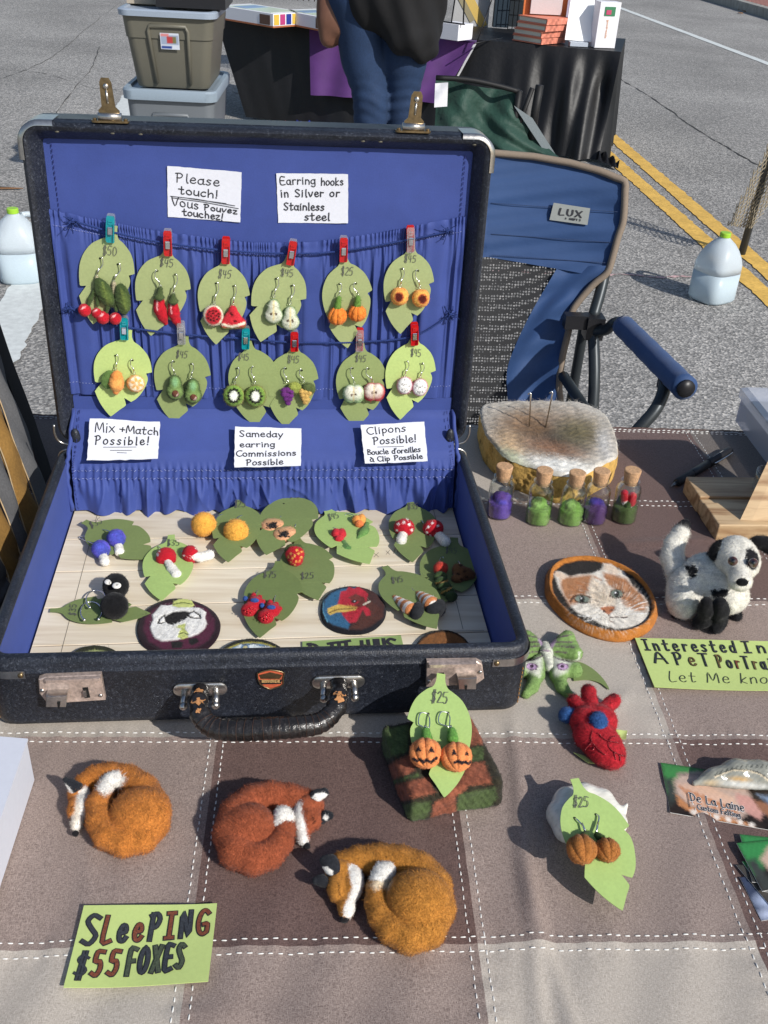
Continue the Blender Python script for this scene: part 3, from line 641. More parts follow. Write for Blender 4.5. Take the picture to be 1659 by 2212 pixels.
# ------------------------------------------------------------------ far stall
BGY=5.55
def far_stall():
    Gr=GND.at(1296,345); yr=Gr[1]; 
    zt=at_y(1340,118,yr)[2]
    top=Surf((0,0,zt),(1,0,0),(0,1,0))
    TR=top.at(1342,112); TL=top.at(466,38); BR=np.array([GND.at(1292,350)[0],GND.at(1292,350)[1],GZ+.02]); 
    dx=(TR-TL)/np.linalg.norm(TR-TL); nb=np.array([dx[1],-dx[0],0])      # towards us
    if nb[1]>0: nb=-nb
    BL=TL+dx*.22+nb*.0; BL[2]=GZ+.02
    black=mat('black_tablecloth',S(17,17,20),rough=.5,namt=.1,nscale=20,sheen=0,bump=.15,bscale=40,bdist=.01)
    root=empty('far_table',Matrix.Identity(4),'book stall table behind the suitcase under a floor-length black cloth','table')
    W_=np.linalg.norm(TR-TL)
    m=MB(); n=160; k=24; G=np.zeros((k,n,3))
    for i in range(k):
        t=i/(k-1)
        for j in range(n):
            s_=j/(n-1); a=TL*(1-s_)+TR*s_; b=BL*(1-s_)+BR*s_; p=a*(1-t)+b*t
            if s_<.12: p=p+dx*(.10*math.sin(t*PI*.5)**.5*(0 if t==0 else 1)*(1-s_/.12)*0)
            am=(.004+.045*max(0,(s_-.72)/.28))*min(1,t*3)
            p=p+nb*(am*(math.sin(s_*W_*21+2*math.sin(t*2+s_*9))+.5*math.sin(s_*W_*47+1))+.05*t)
            G[i,j]=p
    m.grid(G)
    D=.75; m.grid([[TL,TR],[TL-nb*D,TR-nb*D]])
    G=np.zeros((k,30,3))
    for i in range(k):
        t=i/(k-1)
        for j in range(30):
            s_=j/29; p=TR-nb*D*s_; q=BR-nb*(D+.1)*s_; G[i,j]=p*(1-t)+q*t+dx*(.03*math.sin(s_*14)*t+.04*t)
    G[:,0]=m.V[0].reshape(k,n,3)[:,-1]; m.grid(G)
    m.grid([[TL,TL-nb*D],[BL,BL-nb*D]])
    m.obj('black_cloth',black,root)
    # spare cloth end on the ground
    e=GND.at(1335,366); m=MB(); G=np.zeros((10,16,3))
    for i in range(10):
        for j in range(16):
            q=BR+(e-BR)*(j/15); w=.22*(1-.6*j/15); G[i,j]=q+np.array([.3,1,0])*(i/9-.5)*w+np.array([0,0,.015+.05*math.sin(i/9*PI)*(.5+.5*math.sin(j*1.1+i*.6))])
    m.grid(G); m.obj('cloth_corner',black,root)
    # purple runner
    def fr(u,v,off=.07): 
        d=ray(u,v); t=((TL+nb*off-CAM)@nb)/(d@nb); return CAM+d*t
    pm=mat('purple_runner',S(82,38,110),rough=.7,namt=.12,nscale=10,sheen=.1)
    m=MB(); n=50; G=np.zeros((14,n,3))
    for i in range(14):
        t=i/13
        for j in range(n):
            s_=j/(n-1); a=fr(668+362*s_,58+32*s_); b=fr(672+275*s_,205+18*s_,.19)
            G[i,j]=a*(1-t)+b*t+nb*(.012*math.sin(s_*26+t))
    m.grid(G); m.grid([[G[0,0],G[0,-1]],[G[0,0]-nb*.35,G[0,-1]-nb*.35]]); o=m.obj('table_runner',pm); tag(o,'purple runner hanging over the front of the far black table','table runner')
    m=MB(); a=[fr(1030,93,.09),fr(1022,97,.09),fr(986,166,.09),fr(990,167,.09)]; m.add(a,None,[[0,1,2,3]]); m.obj('white_edging',mat('white_tape',S(215,215,220)),o)
    # things on the table: px footprint helper
    R3=np.array([dx,-nb,[0,0,1]]).T
    def P(u,v,h=0): return Surf((0,0,zt+h),(1,0,0),(0,1,0)).at(u,v)
    def slab(name,u0,v0,u1,v1,dep,h,col,label,cat,group=None,parts=None,gap=.004):
        a=P(u0,v0);b=P(u1,v1);w=np.linalg.norm(b-a); c=(a+b)/2-nb*dep/2
        d2=(b-a)/w; n2=np.array([d2[1],-d2[0],0]); n2=-n2 if n2[1]>0 else n2; c=(a+b)/2-n2*dep/2
        mt=Matrix.Identity(4)
        for i in range(3): mt[i][0]=d2[i]; mt[i][1]=-n2[i]; mt[i][2]=[0,0,1][i]; mt[i][3]=c[i]
        mt[2][3]=zt+.004
        return w,mt
    wb=mat('white_card',S(226,226,232),rough=.6,namt=.04)
    for (u0,v0,u1,v1,lbl,cs) in ((470,42,590,62,'white boxed set lying at the left end of the far table',(S(220,180,60),S(190,60,120),S(40,60,150))),(606,52,706,72,'white boxed set lying right of the first one by the person',(S(60,90,150),S(90,60,50),S(200,200,210)))):
        w,mt=slab('',u0,v0,u1,v1,.3,.07,None,None,None)
        root2=empty('boxed_book_set',mt,lbl,'boxed set','boxed sets lying on the far table')
        MB().box((0,0,.045),(w/2,.15,.035)).obj('box',wb,root2,smooth=False)
        MB().box((0,0,.005),(w/2,.151,.005)).obj('orange_base',mat('orange_card',S(176,98,56)),root2,smooth=False)
        MB().box((w*.36,-.1515,.042),(w*.09,.001,.028)).obj('portrait_print',mat('brown_print',S(96,66,52)),root2,smooth=False)
        m=MB()
        for q in range(5): m.box((w/2+.0015,-.12+q*.055,.045),(.001,.022,.03),None,cs[q%3])
        m.obj('coloured_end',PRINT(),root2,cols=True,smooth=False)
        m=MB(); m.box((-.0,0,.0805),(w*.4,.12,.0006),None,S(190,205,180)); m.box((-.1,.0,.0815),(w*.12,.1,.0006),None,S(120,150,190)); m.obj('cover_print',PRINT(),root2,cols=True,smooth=False)
    w,mt=slab('',575,18,594,22,.05,.2,None,None,None)
    r2=empty('figure_card',mt@Matrix.Translation((0,0,.08)),'small dark brown standing figure card on the left boxed set','figure card'); MB().box((0,0,.08),(.035,.02,.08)).obj('card',mat('brown_print'),r2,smooth=False); MB().box((0,-.021,.11),(.02,.001,.03)).obj('face_print',mat('tan_print',S(150,110,84)),r2,smooth=False)
    # wire rack
    m=MB(); a=P(600,8)-nb*.35; b=P(700,14)-nb*.35
    for q in range(9): p=a+(b-a)*q/8; m.tube([p,p+[0,0,.5]],.004,6)
    for q in range(7): m.tube([a+[0,0,.02+q*.08],b+[0,0,.02+q*.08]],.004,6)
    for q in range(8): m.tube([a+(b-a)*q/8,a+(b-a)*(q+1)/8+[0,0,.3]],.0035,6)
    o=m.obj('wire_rack',mat('black_wire',S(20,20,22),rough=.4),None); tag(o,'black wire display rack behind the left boxed sets','rack')
    c0=P(655,6)-nb*.45; m=MB(); m.box(c0+[0,0,.25],(.32,.004,.25),None,S(196,190,140)); m.box(c0+nb*.006+[-.1,0,.2],(.06,.003,.12),None,S(100,150,110)); m.box(c0+nb*.006+[.14,0,.2],(.06,.003,.12),None,S(120,150,210)); o=m.obj('display_board',PRINT(),cols=True,smooth=False); tag(o,'pale printed board behind the black wire rack','board')
    w,mt=slab('',664,34,706,44,.05,.3,None,None,None)
    o=MB().box((0,.12,.28),(w/2,.012,.2)).obj('white_folder',wb,None,mt,smooth=False); tag(o,'white upright folder beside the person\'s hand','folder')
    # right of the person: small white tray, stand, second rack with navy boxes
    w,mt=slab('',948,86,988,92,.16,.06,None,None,None); 
    root2=empty('white_tray',mt,'white open tray on the purple runner right of the person','tray')
    MB().box((0,0,.05),(w/2,.08,.045)).obj('tray_body',wb,root2,smooth=False)
    m=MB(); 
    for q in (-.09,.0,.09): m.tube([(q,-.06,.1),(q*.3,0,.5)],.0045,6)
    m.tube([(-.1,-.06,.1),(.1,-.06,.1)],.0045,6); m.obj('wire_stand',mat('black_wire'),root2)
    a=P(1030,92);b=at_y(1062,0,a[1]+.1); m=MB(); m.tube([a,b],.004,6); m.tube([P(1085,82),P(1025,95)+[0,0,.003]],.004,6); o=m.obj('thin_rod',mat('black_wire')); tag(o,'thin black rod leaning on the purple runner','rod')
    c0=P(1010,55)-nb*.1; m=MB(); m.box(c0+[0,0,.2],(.13,.005,.22),None,S(176,176,176)); m.box(c0+nb*.007+[.01,0,.12],(.03,.003,.16),np.array(Matrix.Rotation(-.6,3,'Y')),S(214,178,90)); m.box(c0+nb*.007+[-.05,0,.12],(.02,.003,.12),np.array(Matrix.Rotation(-.6,3,'Y')),S(150,140,110)); o=m.obj('cover_poster',PRINT(),cols=True,smooth=False); tag(o,'grey poster with a slanted yellow stripe standing right of the person','poster')
    root2=empty('navy_display',Matrix.Identity(4),'navy and olive display boxes in a black rack behind the book stack','display')
    for q,(u,col) in enumerate(((1075,S(24,44,60)),(1100,S(22,34,44)),(1122,S(60,58,66)))):
        c=P(u,62)-nb*(.12+.05*q); MB().box(c+[0,0,.25],(.055,.03,.25)).obj('display_box',mat('display_box_%s'%['teal','navy','plum'][q],col),root2,smooth=False)
    m=MB(); a=P(1092,66)-nb*.1; b=P(1140,68)-nb*.1
    for q in range(6): p=a+(b-a)*q/5; m.tube([p,p+[0,0,.5]],.003,5)
    for q in range(6): m.tube([a+[0,0,q*.09],b+[0,0,q*.09]],.003,5)
    m.obj('grid_wire',mat('black_wire'),root2)
    # stack of four books plus two upright
    a=P(1105,88); b=P(1163,98); w=np.linalg.norm(b-a); d2=(b-a)/w; n2=np.array([d2[1],-d2[0],0]); n2=-n2 if n2[1]>0 else n2
    hb_=.0; rr=random.Random(2)
    hgt=(at_y(1165,40,b[1])[2]-at_y(1163,98,b[1])[2])/4
    for q in range(4):
        c=(a+b)/2-n2*.13+d2*(.012*q+rr.uniform(-.004,.004)); mt=Matrix.Identity(4)
        for i in range(3): mt[i][0]=d2[i]; mt[i][1]=-n2[i]; mt[i][3]=c[i]
        mt[2][3]=zt+.004+q*hgt; mt=mt@Matrix.Rotation(rr.uniform(-.03,.03),4,'Z')
        root2=empty('hardcover_book',mt,['bottom','second','third','top'][q]+' book of the coral hardcover stack on the far table','book','stacked coral hardcover books')
        oc=mat('coral_cover',S(226,124,94),rough=.5,namt=.06)
        MB().box((0,0,.003),(w/2+.004,.125,.003)).obj('cover',oc,root2,smooth=False); MB().box((0,0,hgt-.005),(w/2+.004,.125,.003)).obj('cover',oc,root2,smooth=False)
        MB().box((0,0,hgt/2),(w/2,.12,hgt/2-.007)).obj('pages',mat('book_pages',S(206,204,186),rough=.9,nscale=200,namt=.1),root2,smooth=False)
        MB().box((w/2+.006,0,hgt/2-.001),(.003,.126,hgt/2-.002)).obj('spine',mat('spine_print',S(210,120,96),nscale=30,namt=.5),root2,smooth=False)
    c=(a+b)/2-n2*.14; o=MB().box(c+[.02,0,4*hgt+.2],(.1,.012,.19)).obj('upright_book',mat('pink_grey_cover',S(206,190,190),rough=.5,namt=.05),smooth=False); tag(o,'pale pink book standing on top of the coral book stack','book')
    o=MB().box(c+[.02,.035,4*hgt+.2],(.14,.014,.2)).obj('upright_book',mat('orange_cover',S(222,112,50),rough=.5,namt=.05),smooth=False); tag(o,'orange book standing behind the pale pink one on the stack','book')
    # bright white sign on a stand
    a=P(1218,98);b=P(1282,102); w=np.linalg.norm(b-a); c=(a+b)/2
    root2=empty('white_sign',Matrix.Translation(Vector((c[0],c[1],zt+.004))),'bright white tilted sign board in a clear stand at the table corner','sign')
    hh=.34; m=MB(); L_=[(-w/2,0,.03),(w/2,.0,.025),(w*.38,.12,.03+hh),(-w*.33,.12,.03+hh)]
    m.add(np.array(L_+[(x,y+.012,z) for x,y,z in L_]),None,[[0,1,2,3],[7,6,5,4],[0,4,5,1],[1,5,6,2],[3,2,6,7],[0,3,7,4]]); m.obj('panel',mat('gloss_white',S(248,250,252),rough=.3,namt=.01),root2,smooth=False)
    MB().box((-.01,-.02,.012),(w*.3,.03,.012)).obj('stand_base',mat('pale_plastic',S(180,190,205),rough=.25),root2,smooth=False)
    a=P(1288,106);b=P(1318,104); w=np.linalg.norm(b-a); c=(a+b)/2+[0,.05,0]
    root2=empty('slipcase_book',Matrix.Translation(Vector((c[0],c[1],zt+.004)))@Matrix.Rotation(.15,4,'Z'),'upright white slipcase with small colour picture at the far table corner','book')
    hh=at_y(1300,5,c[1])[2]-at_y(1300,104,c[1])[2]
    MB().box((0,0,hh/2),(w/2,.05,hh/2)).obj('case',wb,root2,smooth=False)
    m=MB(); m.box((0,-.052,hh*.8),(w*.26,.001,hh*.1),None,S(60,130,90)); m.box((-.008,-.054,hh*.78),(w*.12,.001,hh*.05),None,S(200,70,110)); m.obj('picture',PRINT(),root2,cols=True,smooth=False)
    m=MB(); write(m,'goodreads',lambda s_,t:(-.006-t*.018*0+.012*(t-.3),-(s_*hh*.4)+hh*.62),1,.002,z=0,wob=0); V=np.vstack(m.V); V=np.column_stack([V[:,0],np.full(len(V),-.0525),V[:,1]]); m2=MB(); m2.add(V,None,np.vstack(m.F4)); m2.obj('lettering',mat('orange_print',S(226,150,80)),root2,smooth=False)
    MB().box((w*.3+.02,.02,hh/2-.01),(.02,.04,hh/2-.012)).obj('inner_book',mat('tan_cover',S(190,170,140)),root2,smooth=False)
    o=MB().box(P(1205,72)-nb*.12+[0,0,.2],(.05,.03,.2)).obj('lilac_book',mat('lilac_cover',S(170,160,185),rough=.5,namt=.1),smooth=False); tag(o,'lilac book standing left of the bright white sign','book')
    # red and blue bags beneath
    for (u,v,cl,nm,lb) in ((630,277,S(196,44,44),'red_bag','red folded bag on the ground below the far table'),(655,276,S(40,62,190),'blue_bag','blue folded bag beside the red one below the far table')):
        q=np.array(fr(u,v,.25)); m=MB(); w=.09
        G=np.zeros((8,8,3))
        for i in range(8):
            for j in range(8): G[i,j]=q+np.array([(j/7-.5)*w*2.2,(i/7-.5)*.2,.09*math.sin(i/7*PI)*math.sin(j/7*PI)**.5+.02*math.sin(i+j*2)-.05])
        m.grid(G); o=m.obj(nm,mat(nm+'_fabric',cl,rough=.6,namt=.15,nscale=20)); tag(o,lb,'bag')
    return zt
far_stall()
# ------------------------------------------------------------------ green folded chair and tag
def green_chair():
    y=5.0; root=empty('green_camp_chair',Matrix.Translation((at_y(1080,300,y)[0],y,GZ)),'dark green folding camp chair with black straps in front of the far table','camping chair')
    O=np.array([at_y(1080,300,y)[0],y,GZ]); gm=mat('green_canvas',S(22,62,50),rough=.65,namt=.18,nscale=9,sheen=.15,bump=.5,bscale=14,bdist=.03)
    L=[(941,165),(941,240),(936,300),(928,340)]; Rr=[(1120,196),(1126,250),(1170,305),(1222,352)]
    m=MB(); G=np.zeros((40,40,3)); l=cr(L,13);r=cr(Rr,13)
    for i in range(40):
        for j in range(40):
            s_=j/39; u,v=l[i]*(1-s_)+r[i]*s_; v+=6*math.sin(s_*3)*(1-i/39)
            yy=y-.15*(i/39)+.03*math.sin(s_*11+i*.13)+.02*math.sin(s_*23-i*.3)*(i/39)
            G[i,j]=at_y(u,v,yy)-O
    m.grid(G); m.obj('seat_fabric',gm,root)
    # down to the ground
    m=MB(); G2=np.zeros((12,40,3))
    for i in range(12):
        q=G[-1].copy(); q[:,2]=q[:,2]*(1-i/11)+.12*(i/11); G2[i]=q
    m.grid(G2); m.obj('skirt_fabric',gm,root)
    bk=mat('black_webbing',S(20,20,22),rough=.6,namt=.1)
    def st(pts,rad,nm='strap',mt=None):
        m=MB(); m.tube([at_y(u,v,y-.06)-O for u,v in pts],rad,8); m.obj(nm,mt or bk,root)
    st(cr([(942,168),(1010,172),(1070,184),(1122,198)],4),.012,'top_trim'); st([(1122,196),(1112,260),(1090,330)],.016); st([(1166,184),(1156,240),(1148,300)],.02,'leg_tube'); st([(1150,190),(1128,250),(1105,320)],.012,'leg_tube')
    for a_,b_ in (((960,300),(950,335)),((1190,325),(1205,345))):
        p=at_y(*b_,y)-O; m=MB(); m.tube([p,[p[0],p[1],.0]],.012,8); m.obj('leg_tube',bk,root)
    m=MB(); q=[at_y(u,v,y-.08)-O for u,v in ((1110,228),(1150,255),(1212,352),(1192,352))]; m.add(q,None,[[0,1,2,3]]); m.obj('side_panel',mat('grey_lining',S(120,130,134)),root)
    m=MB(); Gt=np.zeros((6,5,3))
    for i in range(6):
        for j in range(5): Gt[i,j]=at_y(940+28*j/4-2*i/5,180+52*i/5-2*j/4,y-.09+.01*math.sin(i+j))-O
    m.grid(Gt); m.obj('paper_tag',mat('white_card'),root)
green_chair()
# ================================================================== PERSON
def person():
    y=5.0; m_=mpp(at_y(830,150,y)); O=np.array([at_y(815,150,y)[0],y,GZ])
    root=empty('person',Matrix.Translation(Vector(O)),'person in blue jeans and a loose black top standing at the far book table','person')
    sc_=1.0
    def px(u,v,dy=0): return at_y(u,v,y+dy)-O
    class B(Felt):
        def __init__(s): s.s=Surf(O,(1,0,0),(0,1,0)); s.O=O; s.m=.01; s.M=Matrix.Translation(Vector(O)); s.root=root
    b=B()
    def K(a,c,ra,rc,col): return ('c',np.array(a,float),np.array(c,float),ra,rc,np.array(col,float))
    def E(c,r,col,rot=None): return ('e',np.array(c,float),np.array(r,float),None if rot is None else np.array(rot),np.array(col,float))
    skin=S(112,74,56); jean=S(28,52,88); top_=S(17,17,20)  # jean blue is darkened to carry the shade at the far stall
    hipL=px(770,-10); hipR=px(862,5,.05); kL=px(800,215,-.03); kR=px(868,225,.03)
    ftL=np.array([kL[0]+.02,.02,.09]); ftR=np.array([kR[0]+.02,.10,.09])
    hz=hipL[2]; wz=hz+.16; cx=(hipL[0]+hipR[0])/2
    sh=hz+.56
    body=[K([cx,0,hz+.05],[cx,0,sh-.08],.155,.165,skin),K([cx,0,sh-.02],[cx,0,sh+.10],.06,.055,skin),E([cx,-.01,sh+.22],[.078,.098,.118],skin),E([cx,-.1,sh+.2],[.015,.02,.03],skin),
      K([cx-.2,0,sh-.04],[cx-.26,.02,sh-.33],.055,.042,skin),K([cx-.26,.02,sh-.33],px(705,8),.042,.032,skin),
      K([cx+.2,0,sh-.04],[cx+.27,.02,sh-.33],.055,.042,skin),K([cx+.27,.02,sh-.33],[cx+.2,-.2,sh-.42],.042,.03,skin),
      K(hipL,kL,.10,.056,skin),K(kL,ftL,.052,.04,skin),K(hipR,kR,.10,.056,skin),K(kR,ftR,.052,.04,skin)]
    hd=px(710,28); body.append(E(hd,[.03,.045,.05],skin))
    for q in range(4): body.append(K(hd+[(q-1.5)*.012,-.03+q*.012,-.035],hd+[(q-1.5)*.014+.006,-.03+q*.014,-.10-.012*(q in(1,2))],.0105,.009,skin))
    body.append(K(hd+[.02,-.03,.0],hd+[.045,-.05,-.06],.012,.01,skin))
    sk=mat('brown_skin',attr=True,rough=.5,namt=.06,nscale=60)
    b.blob('body',body,k=2.2,h=1.35,mat_=sk,lump=0,kc=2)
    def fold(P,d):
        z=P[:,2]; kn=np.exp(-((z-(kL[2]))/.09)**2)
        return d+.0026*kn*np.sin(z*120+P[:,0]*25+2*np.sin(P[:,0]*30))+.0012*np.sin(z*30+np.sin(P[:,0]*20)*3)
    jl=[K(hipL+[0,0,.10],hipL,.12,.135,jean),K(hipL,px(788,130),.132,.105,jean),K(px(788,130),kL,.105,.074,jean),K(kL,ftL,.082,.06,jean),
        K(hipR+[0,0,.08],hipR,.12,.135,jean),K(hipR,px(873,130),.132,.102,jean),K(px(873,130),kR,.102,.072,jean),K(kR,ftR,.08,.06,jean),K(hipL+[.05,0,.06],hipR+[-.05,0,.06],.13,.13,jean)]
    fade=lambda P,N,C: C*(1+.35*np.exp(-((P[:,2:3]*.01-kL[2]*1.1)/.22)**2)*np.exp(-(P[:,1:2]*.01+.1)**2/.01))
    b.blob('jeans',jl,k=.7,h=1.1,mat_=mat('blue_denim',attr=True,rough=.85,namt=.12,nscale=120,nscale2=9,namt2=.12,bump=.4,bscale=160,bdist=.002),lump=.0,mod=fold)
    tp=[K([cx,0,hz+.02],[cx,0,sh-.08],.19,.185,top_),K([cx-.19,0,sh-.05],[cx-.25,.02,sh-.3],.075,.07,top_),K([cx+.19,0,sh-.05],[cx+.27,.02,sh-.3],.075,.07,top_),
        K([cx+.08,-.06,hz+.05],px(880,75,-.12),.15,.09,top_),K([cx+.12,-.04,hz+.02],px(918,108,-.08),.15,.055,top_),K([cx+.18,0,hz+.1],px(930,60),.14,.06,top_)]
    b.blob('black_top',tp,k=2.2,h=1.5,mat_=mat('black_jersey',attr=True,rough=.85,namt=.1,nscale=50),lump=0,mod=lambda P,d:d+.006*np.sin(P[:,0]*60+P[:,2]*25))
    b.blob('hair',[E([cx,.035,sh+.25],[.095,.1,.115],S(24,18,16)),K([cx,.08,sh+.2],[cx,.09,sh+.02],.07,.05,S(24,18,16))],k=1.5,h=1.5,mat_=mat('dark_hair',attr=True,rough=.6),lump=.5)
    for ft in (ftL,ftR):
        b.blob('shoe',[K(ft+[0,.03,-.04],ft+[0,-.16,-.055],.05,.038,S(30,30,32))],k=1,h=1.2,mat_=mat('black_shoe',attr=True,rough=.5),lump=0)
    for s_ in (-1,1):
        m=MB(); m.ball([cx+s_*.03,-.098,sh+.235],.011,8,S(240,240,235)); m.ball([cx+s_*.03,-.106,sh+.235],.006,8,S(40,25,18)); m.obj('eye',PAINT(),root,cols=True)
    m=MB(); m.tube(cr([[cx-.028,-.1,sh+.165],[cx,-.108,sh+.158],[cx+.028,-.1,sh+.165]],5),.005,6); m.obj('mouth',mat('lip',S(120,60,56)),root)
person()
# ================================================================== BLUE CAMP CHAIR behind the table
def blue_chair():
    Y0=2.25
    def yy(v): return Y0-.16*(v-330)/530            # the back leans away towards its top
    c0=at_y(1060,600,yy(600)); O=np.array([c0[0],yy(600),GZ])
    root=empty('blue_camp_chair',Matrix.Translation(Vector(O)),'blue folding camp chair with a mesh back and padded armrests behind the table','camping chair')
    CXU=1052
    def P(u,v,dy=0): return at_y(u,v,yy(v)+dy)-O
    def curve(u,v):                                  # the cloth bows backwards in the middle
        return .05*(1-((u-CXU)/310)**2)
    right=cr([(1351,392),(1347,472),(1335,512),(1322,560),(1311,590),(1283,614),(1251,650),(1235,676),(1229,712),(1215,772),(1208,832),(1211,870),(1216,930)],8)
    def edge(v): return float(np.interp(v,right[:,1],right[:,0]))
    def topv(u): return float(np.interp(abs(u-CXU),[0,20,100,180,247,300],[329,331,338,352,370,393]))
    blue=mat('blue_canvas',S(36,70,122),rough=.7,namt=.07,nscale=7,sheen=.12,nscale2=500,namt2=.05,bump=.3,bscale=9,bdist=.008)
    def sheet(name,vs,ufun,material,n=40,wr=.0,off=0):
        m=MB(); G=[]
        for v0 in vs:
            row=[]; a,b=ufun(v0)
            for j in range(n):
                u=a+(b-a)*j/(n-1); row.append(P(u,v0,curve(u,v0)+off+wr*math.sin(v0*.12+u*.01)*math.sin(u*.05)))
            G.append(row)
        m.grid(G); return m.obj(name,material,root)
    # head panel: from the curved top edge to the mesh
    for sgn in (1,-1):
        m=MB(); G=[]
        for i in range(34):
            t=i/33; row=[]
            for j in range(30):
                s_=j/29; 
                vb=563 if True else 0
                ux=CXU+sgn*s_*(edge(max(393,330+t*255))-CXU); v=topv(ux)+(555+ (ux-CXU)*sgn*.08-topv(ux)+ (24*s_))*t
                ux=CXU+sgn*s_*(edge(max(393,v))-CXU)
                wr=.0028*math.sin(v*.07+2*math.sin(s_*3))+.0012*math.sin(v*.2+s_*7)
                row.append(P(ux,v,curve(ux,v)+wr))
            G.append(row)
        m.grid(G); m.obj('head_panel',blue,root)
        # side panel narrowing downwards
        ml=cr([(1207,573),(1147,676),(1111,752),(1095,804),(1097,870),(1100,930)],8)
        m=MB(); G=[]
        for v in np.linspace(574,930,40):
            a=float(np.interp(v,ml[:,1],ml[:,0])); b=edge(v); row=[]
            for j in range(16):
                u=a+(b-a)*j/15; u2=CXU+sgn*(u-CXU); row.append(P(u2,v,curve(u2,v)+.006*math.sin(j*.5+v*.02)+.004*math.sin(v*.09+j*.2)))
            G.append(row)
        m.grid(G); m.obj('side_panel',blue,root)
        # binding
        tp=mat('taupe_binding',S(132,116,100),rough=.8,namt=.06,nscale=200)
        m=MB(); L=[P(CXU+sgn*d,topv(CXU+d),curve(CXU+d,0)-.004) for d in np.linspace(0,298,16)]+[P(CXU+sgn*(u-CXU),v,curve(u,v)-.004) for u,v in right[2::3]]
        L=np.array(L); m.tube(cr(L,2),.0085,6); m.obj('binding',tp,root)
    ms=bpy.data.materials.new('black_mesh_fabric'); ms.use_nodes=True; n=ms.node_tree.nodes; l=ms.node_tree.links; p=n['Principled BSDF']; p.inputs['Base Color'].default_value=(*S(26,27,30),1); p.inputs['Roughness'].default_value=.6
    tc=n.new('ShaderNodeTexCoord'); vo=n.new('ShaderNodeTexVoronoi'); vo.inputs['Scale'].default_value=150; vo.inputs['Randomness'].default_value=.25; l.new(tc.outputs['Object'],vo.inputs['Vector'])
    lt=n.new('ShaderNodeMath'); lt.operation='GREATER_THAN'; lt.inputs[1].default_value=.36; l.new(vo.outputs['Distance'],lt.inputs[0]); l.new(lt.outputs[0],p.inputs['Alpha'])
    m=MB(); G=[]
    for v in np.linspace(552,930,40):
        b=float(np.interp(v,ml[:,1],ml[:,0])) if v>573 else 1207+ (573-v)*.05; row=[]
        for j in range(30): u=(2*CXU-b)+(2*b-2*CXU)*j/29; row.append(P(u,v+ (abs(u-CXU)*.10 if v<600 else 0)*(1-(v-552)/48 if v<600 else 0),curve(u,v)+.004))
        G.append(row)
    m.grid(G); m.obj('mesh_back',ms,root)
    # stitched lines
    m=MB()
    for v0 in (438,505,550):
        for q in range(70):
            u=CXU+10+q*3.9
            if u>edge(v0+8)-14: break
            a=P(u,v0+(u-CXU)*.07,curve(u,v0)-.0035);b=P(u+2.2,v0+(u+2-CXU)*.07,curve(u,v0)-.0035); m.tube([a,b],.0012,4,False)
    m.obj('stitching',mat('navy_thread',S(38,60,100)),root,kind='stuff')
    # logo patch
    c=[(1196,438),(1275,450),(1269,486),(1187,475)]
    q=[P(u,v,curve(u,v)-.008) for u,v in c]; X=(q[1]-q[0]); X/=np.linalg.norm(X); Yv=(q[0]-q[3]); Nn=np.cross(X,Yv); Nn/=np.linalg.norm(Nn)
    m=MB(); q2=[p_-Nn*.003 for p_ in q]; m.add(np.array(q+q2),None,[[3,2,1,0],[4,5,6,7],[0,1,5,4],[1,2,6,5],[2,3,7,6],[3,0,4,7]]); pt=m.obj('logo_patch',mat('grey_rubber',S(142,146,142),rough=.6,namt=.05),root,smooth=False)
    t=MB(); tx=MB()
    def f(s0,s1,t0,h): return lambda s_,b:(s0+(s1-s0)*s_,t0-h*b)
    write(t,'LUX',f(.2,.8,.62,.36),1,.055,wob=.0,gap=.3); write(t,'BY',f(.40,.455,.84,.10),1,.014,wob=0); write(t,'SHIFT',f(.5,.72,.84,.11),1,.02,wob=0,gap=.25); write(t,'3',f(.76,.80,.84,.11),1,.02,wob=0)
    V=np.vstack(t.V); W3=[]
    for s_,b,_ in V:
        top_=np.array(q[0])*(1-s_)+np.array(q[1])*s_; bo=np.array(q[3])*(1-s_)+np.array(q[2])*s_; W3.append(top_*(1-b)+bo*b+Nn*.0012*(1 if Nn[1]<0 else -1))
    tx.add(W3,None,np.vstack(t.F4)); tx.obj('logo_lettering',INK(),pt,smooth=False)
    # frame
    st=mat('gunmetal_tube',S(52,58,62),rough=.4,metal=.4,namt=.05); pl=mat('black_plastic',S(30,30,34),rough=.4,namt=.05)
    for sgn in (1,-1):
        def Q(u,v,dy=0): return P(CXU+sgn*(u-CXU),v,dy)
        def tb(nm,pts,r,mt=st,sm=6):
            m=MB(); m.tube(cr(pts,sm) if len(pts)>2 else pts,r,12); return m.obj(nm,mt,root)
        tb('back_pole',[Q(1330,420,.05),Q(1306,590,.03),Q(1280,690,.0)],.0135)
        tb('back_leg',[Q(1281,690,0),Q(1281,880,-.04),Q(1281,1040,-.1)*[1,1,0]+[0,0,.0]],.0135)
        tb('rear_leg',[Q(1262,700,.04),Q(1240,828,.10),Q(1215,960,.2)*[1,1,0]],.0125)
        tb('seat_strut',[Q(1217,812,.02),Q(1262,880,-.12),Q(1290,925,-.22)],.0125)
        tb('arm_tube',[Q(1281,716,-.01),Q(1310,712,-.04),Q(1328,698,-.07),Q(1350,708,-.1),Q(1478,834,-.42)],.0125)
        tb('arm_support',[Q(1437,826,-.36),Q(1430,856,-.37),Q(1412,890,-.38),Q(1372,935,-.38),Q(1330,990,-.36)],.0125)
        fa=Q(1330,990,-.36); m=MB(); m.tube([fa,[fa[0]-.1*sgn,fa[1]+.15,0.0]],.0125,10); m.obj('front_leg',st,root)
        a,b=Q(1346,704,-.1),Q(1480,838,-.425); m=MB(); n_=26; L=[a+(b-a)*t for t in np.linspace(0,1,n_)]
        m.tube(L,[.024+.0005*math.sin(i*1.3) for i in range(n_)],18); m.obj('armrest_pad',blue,root)
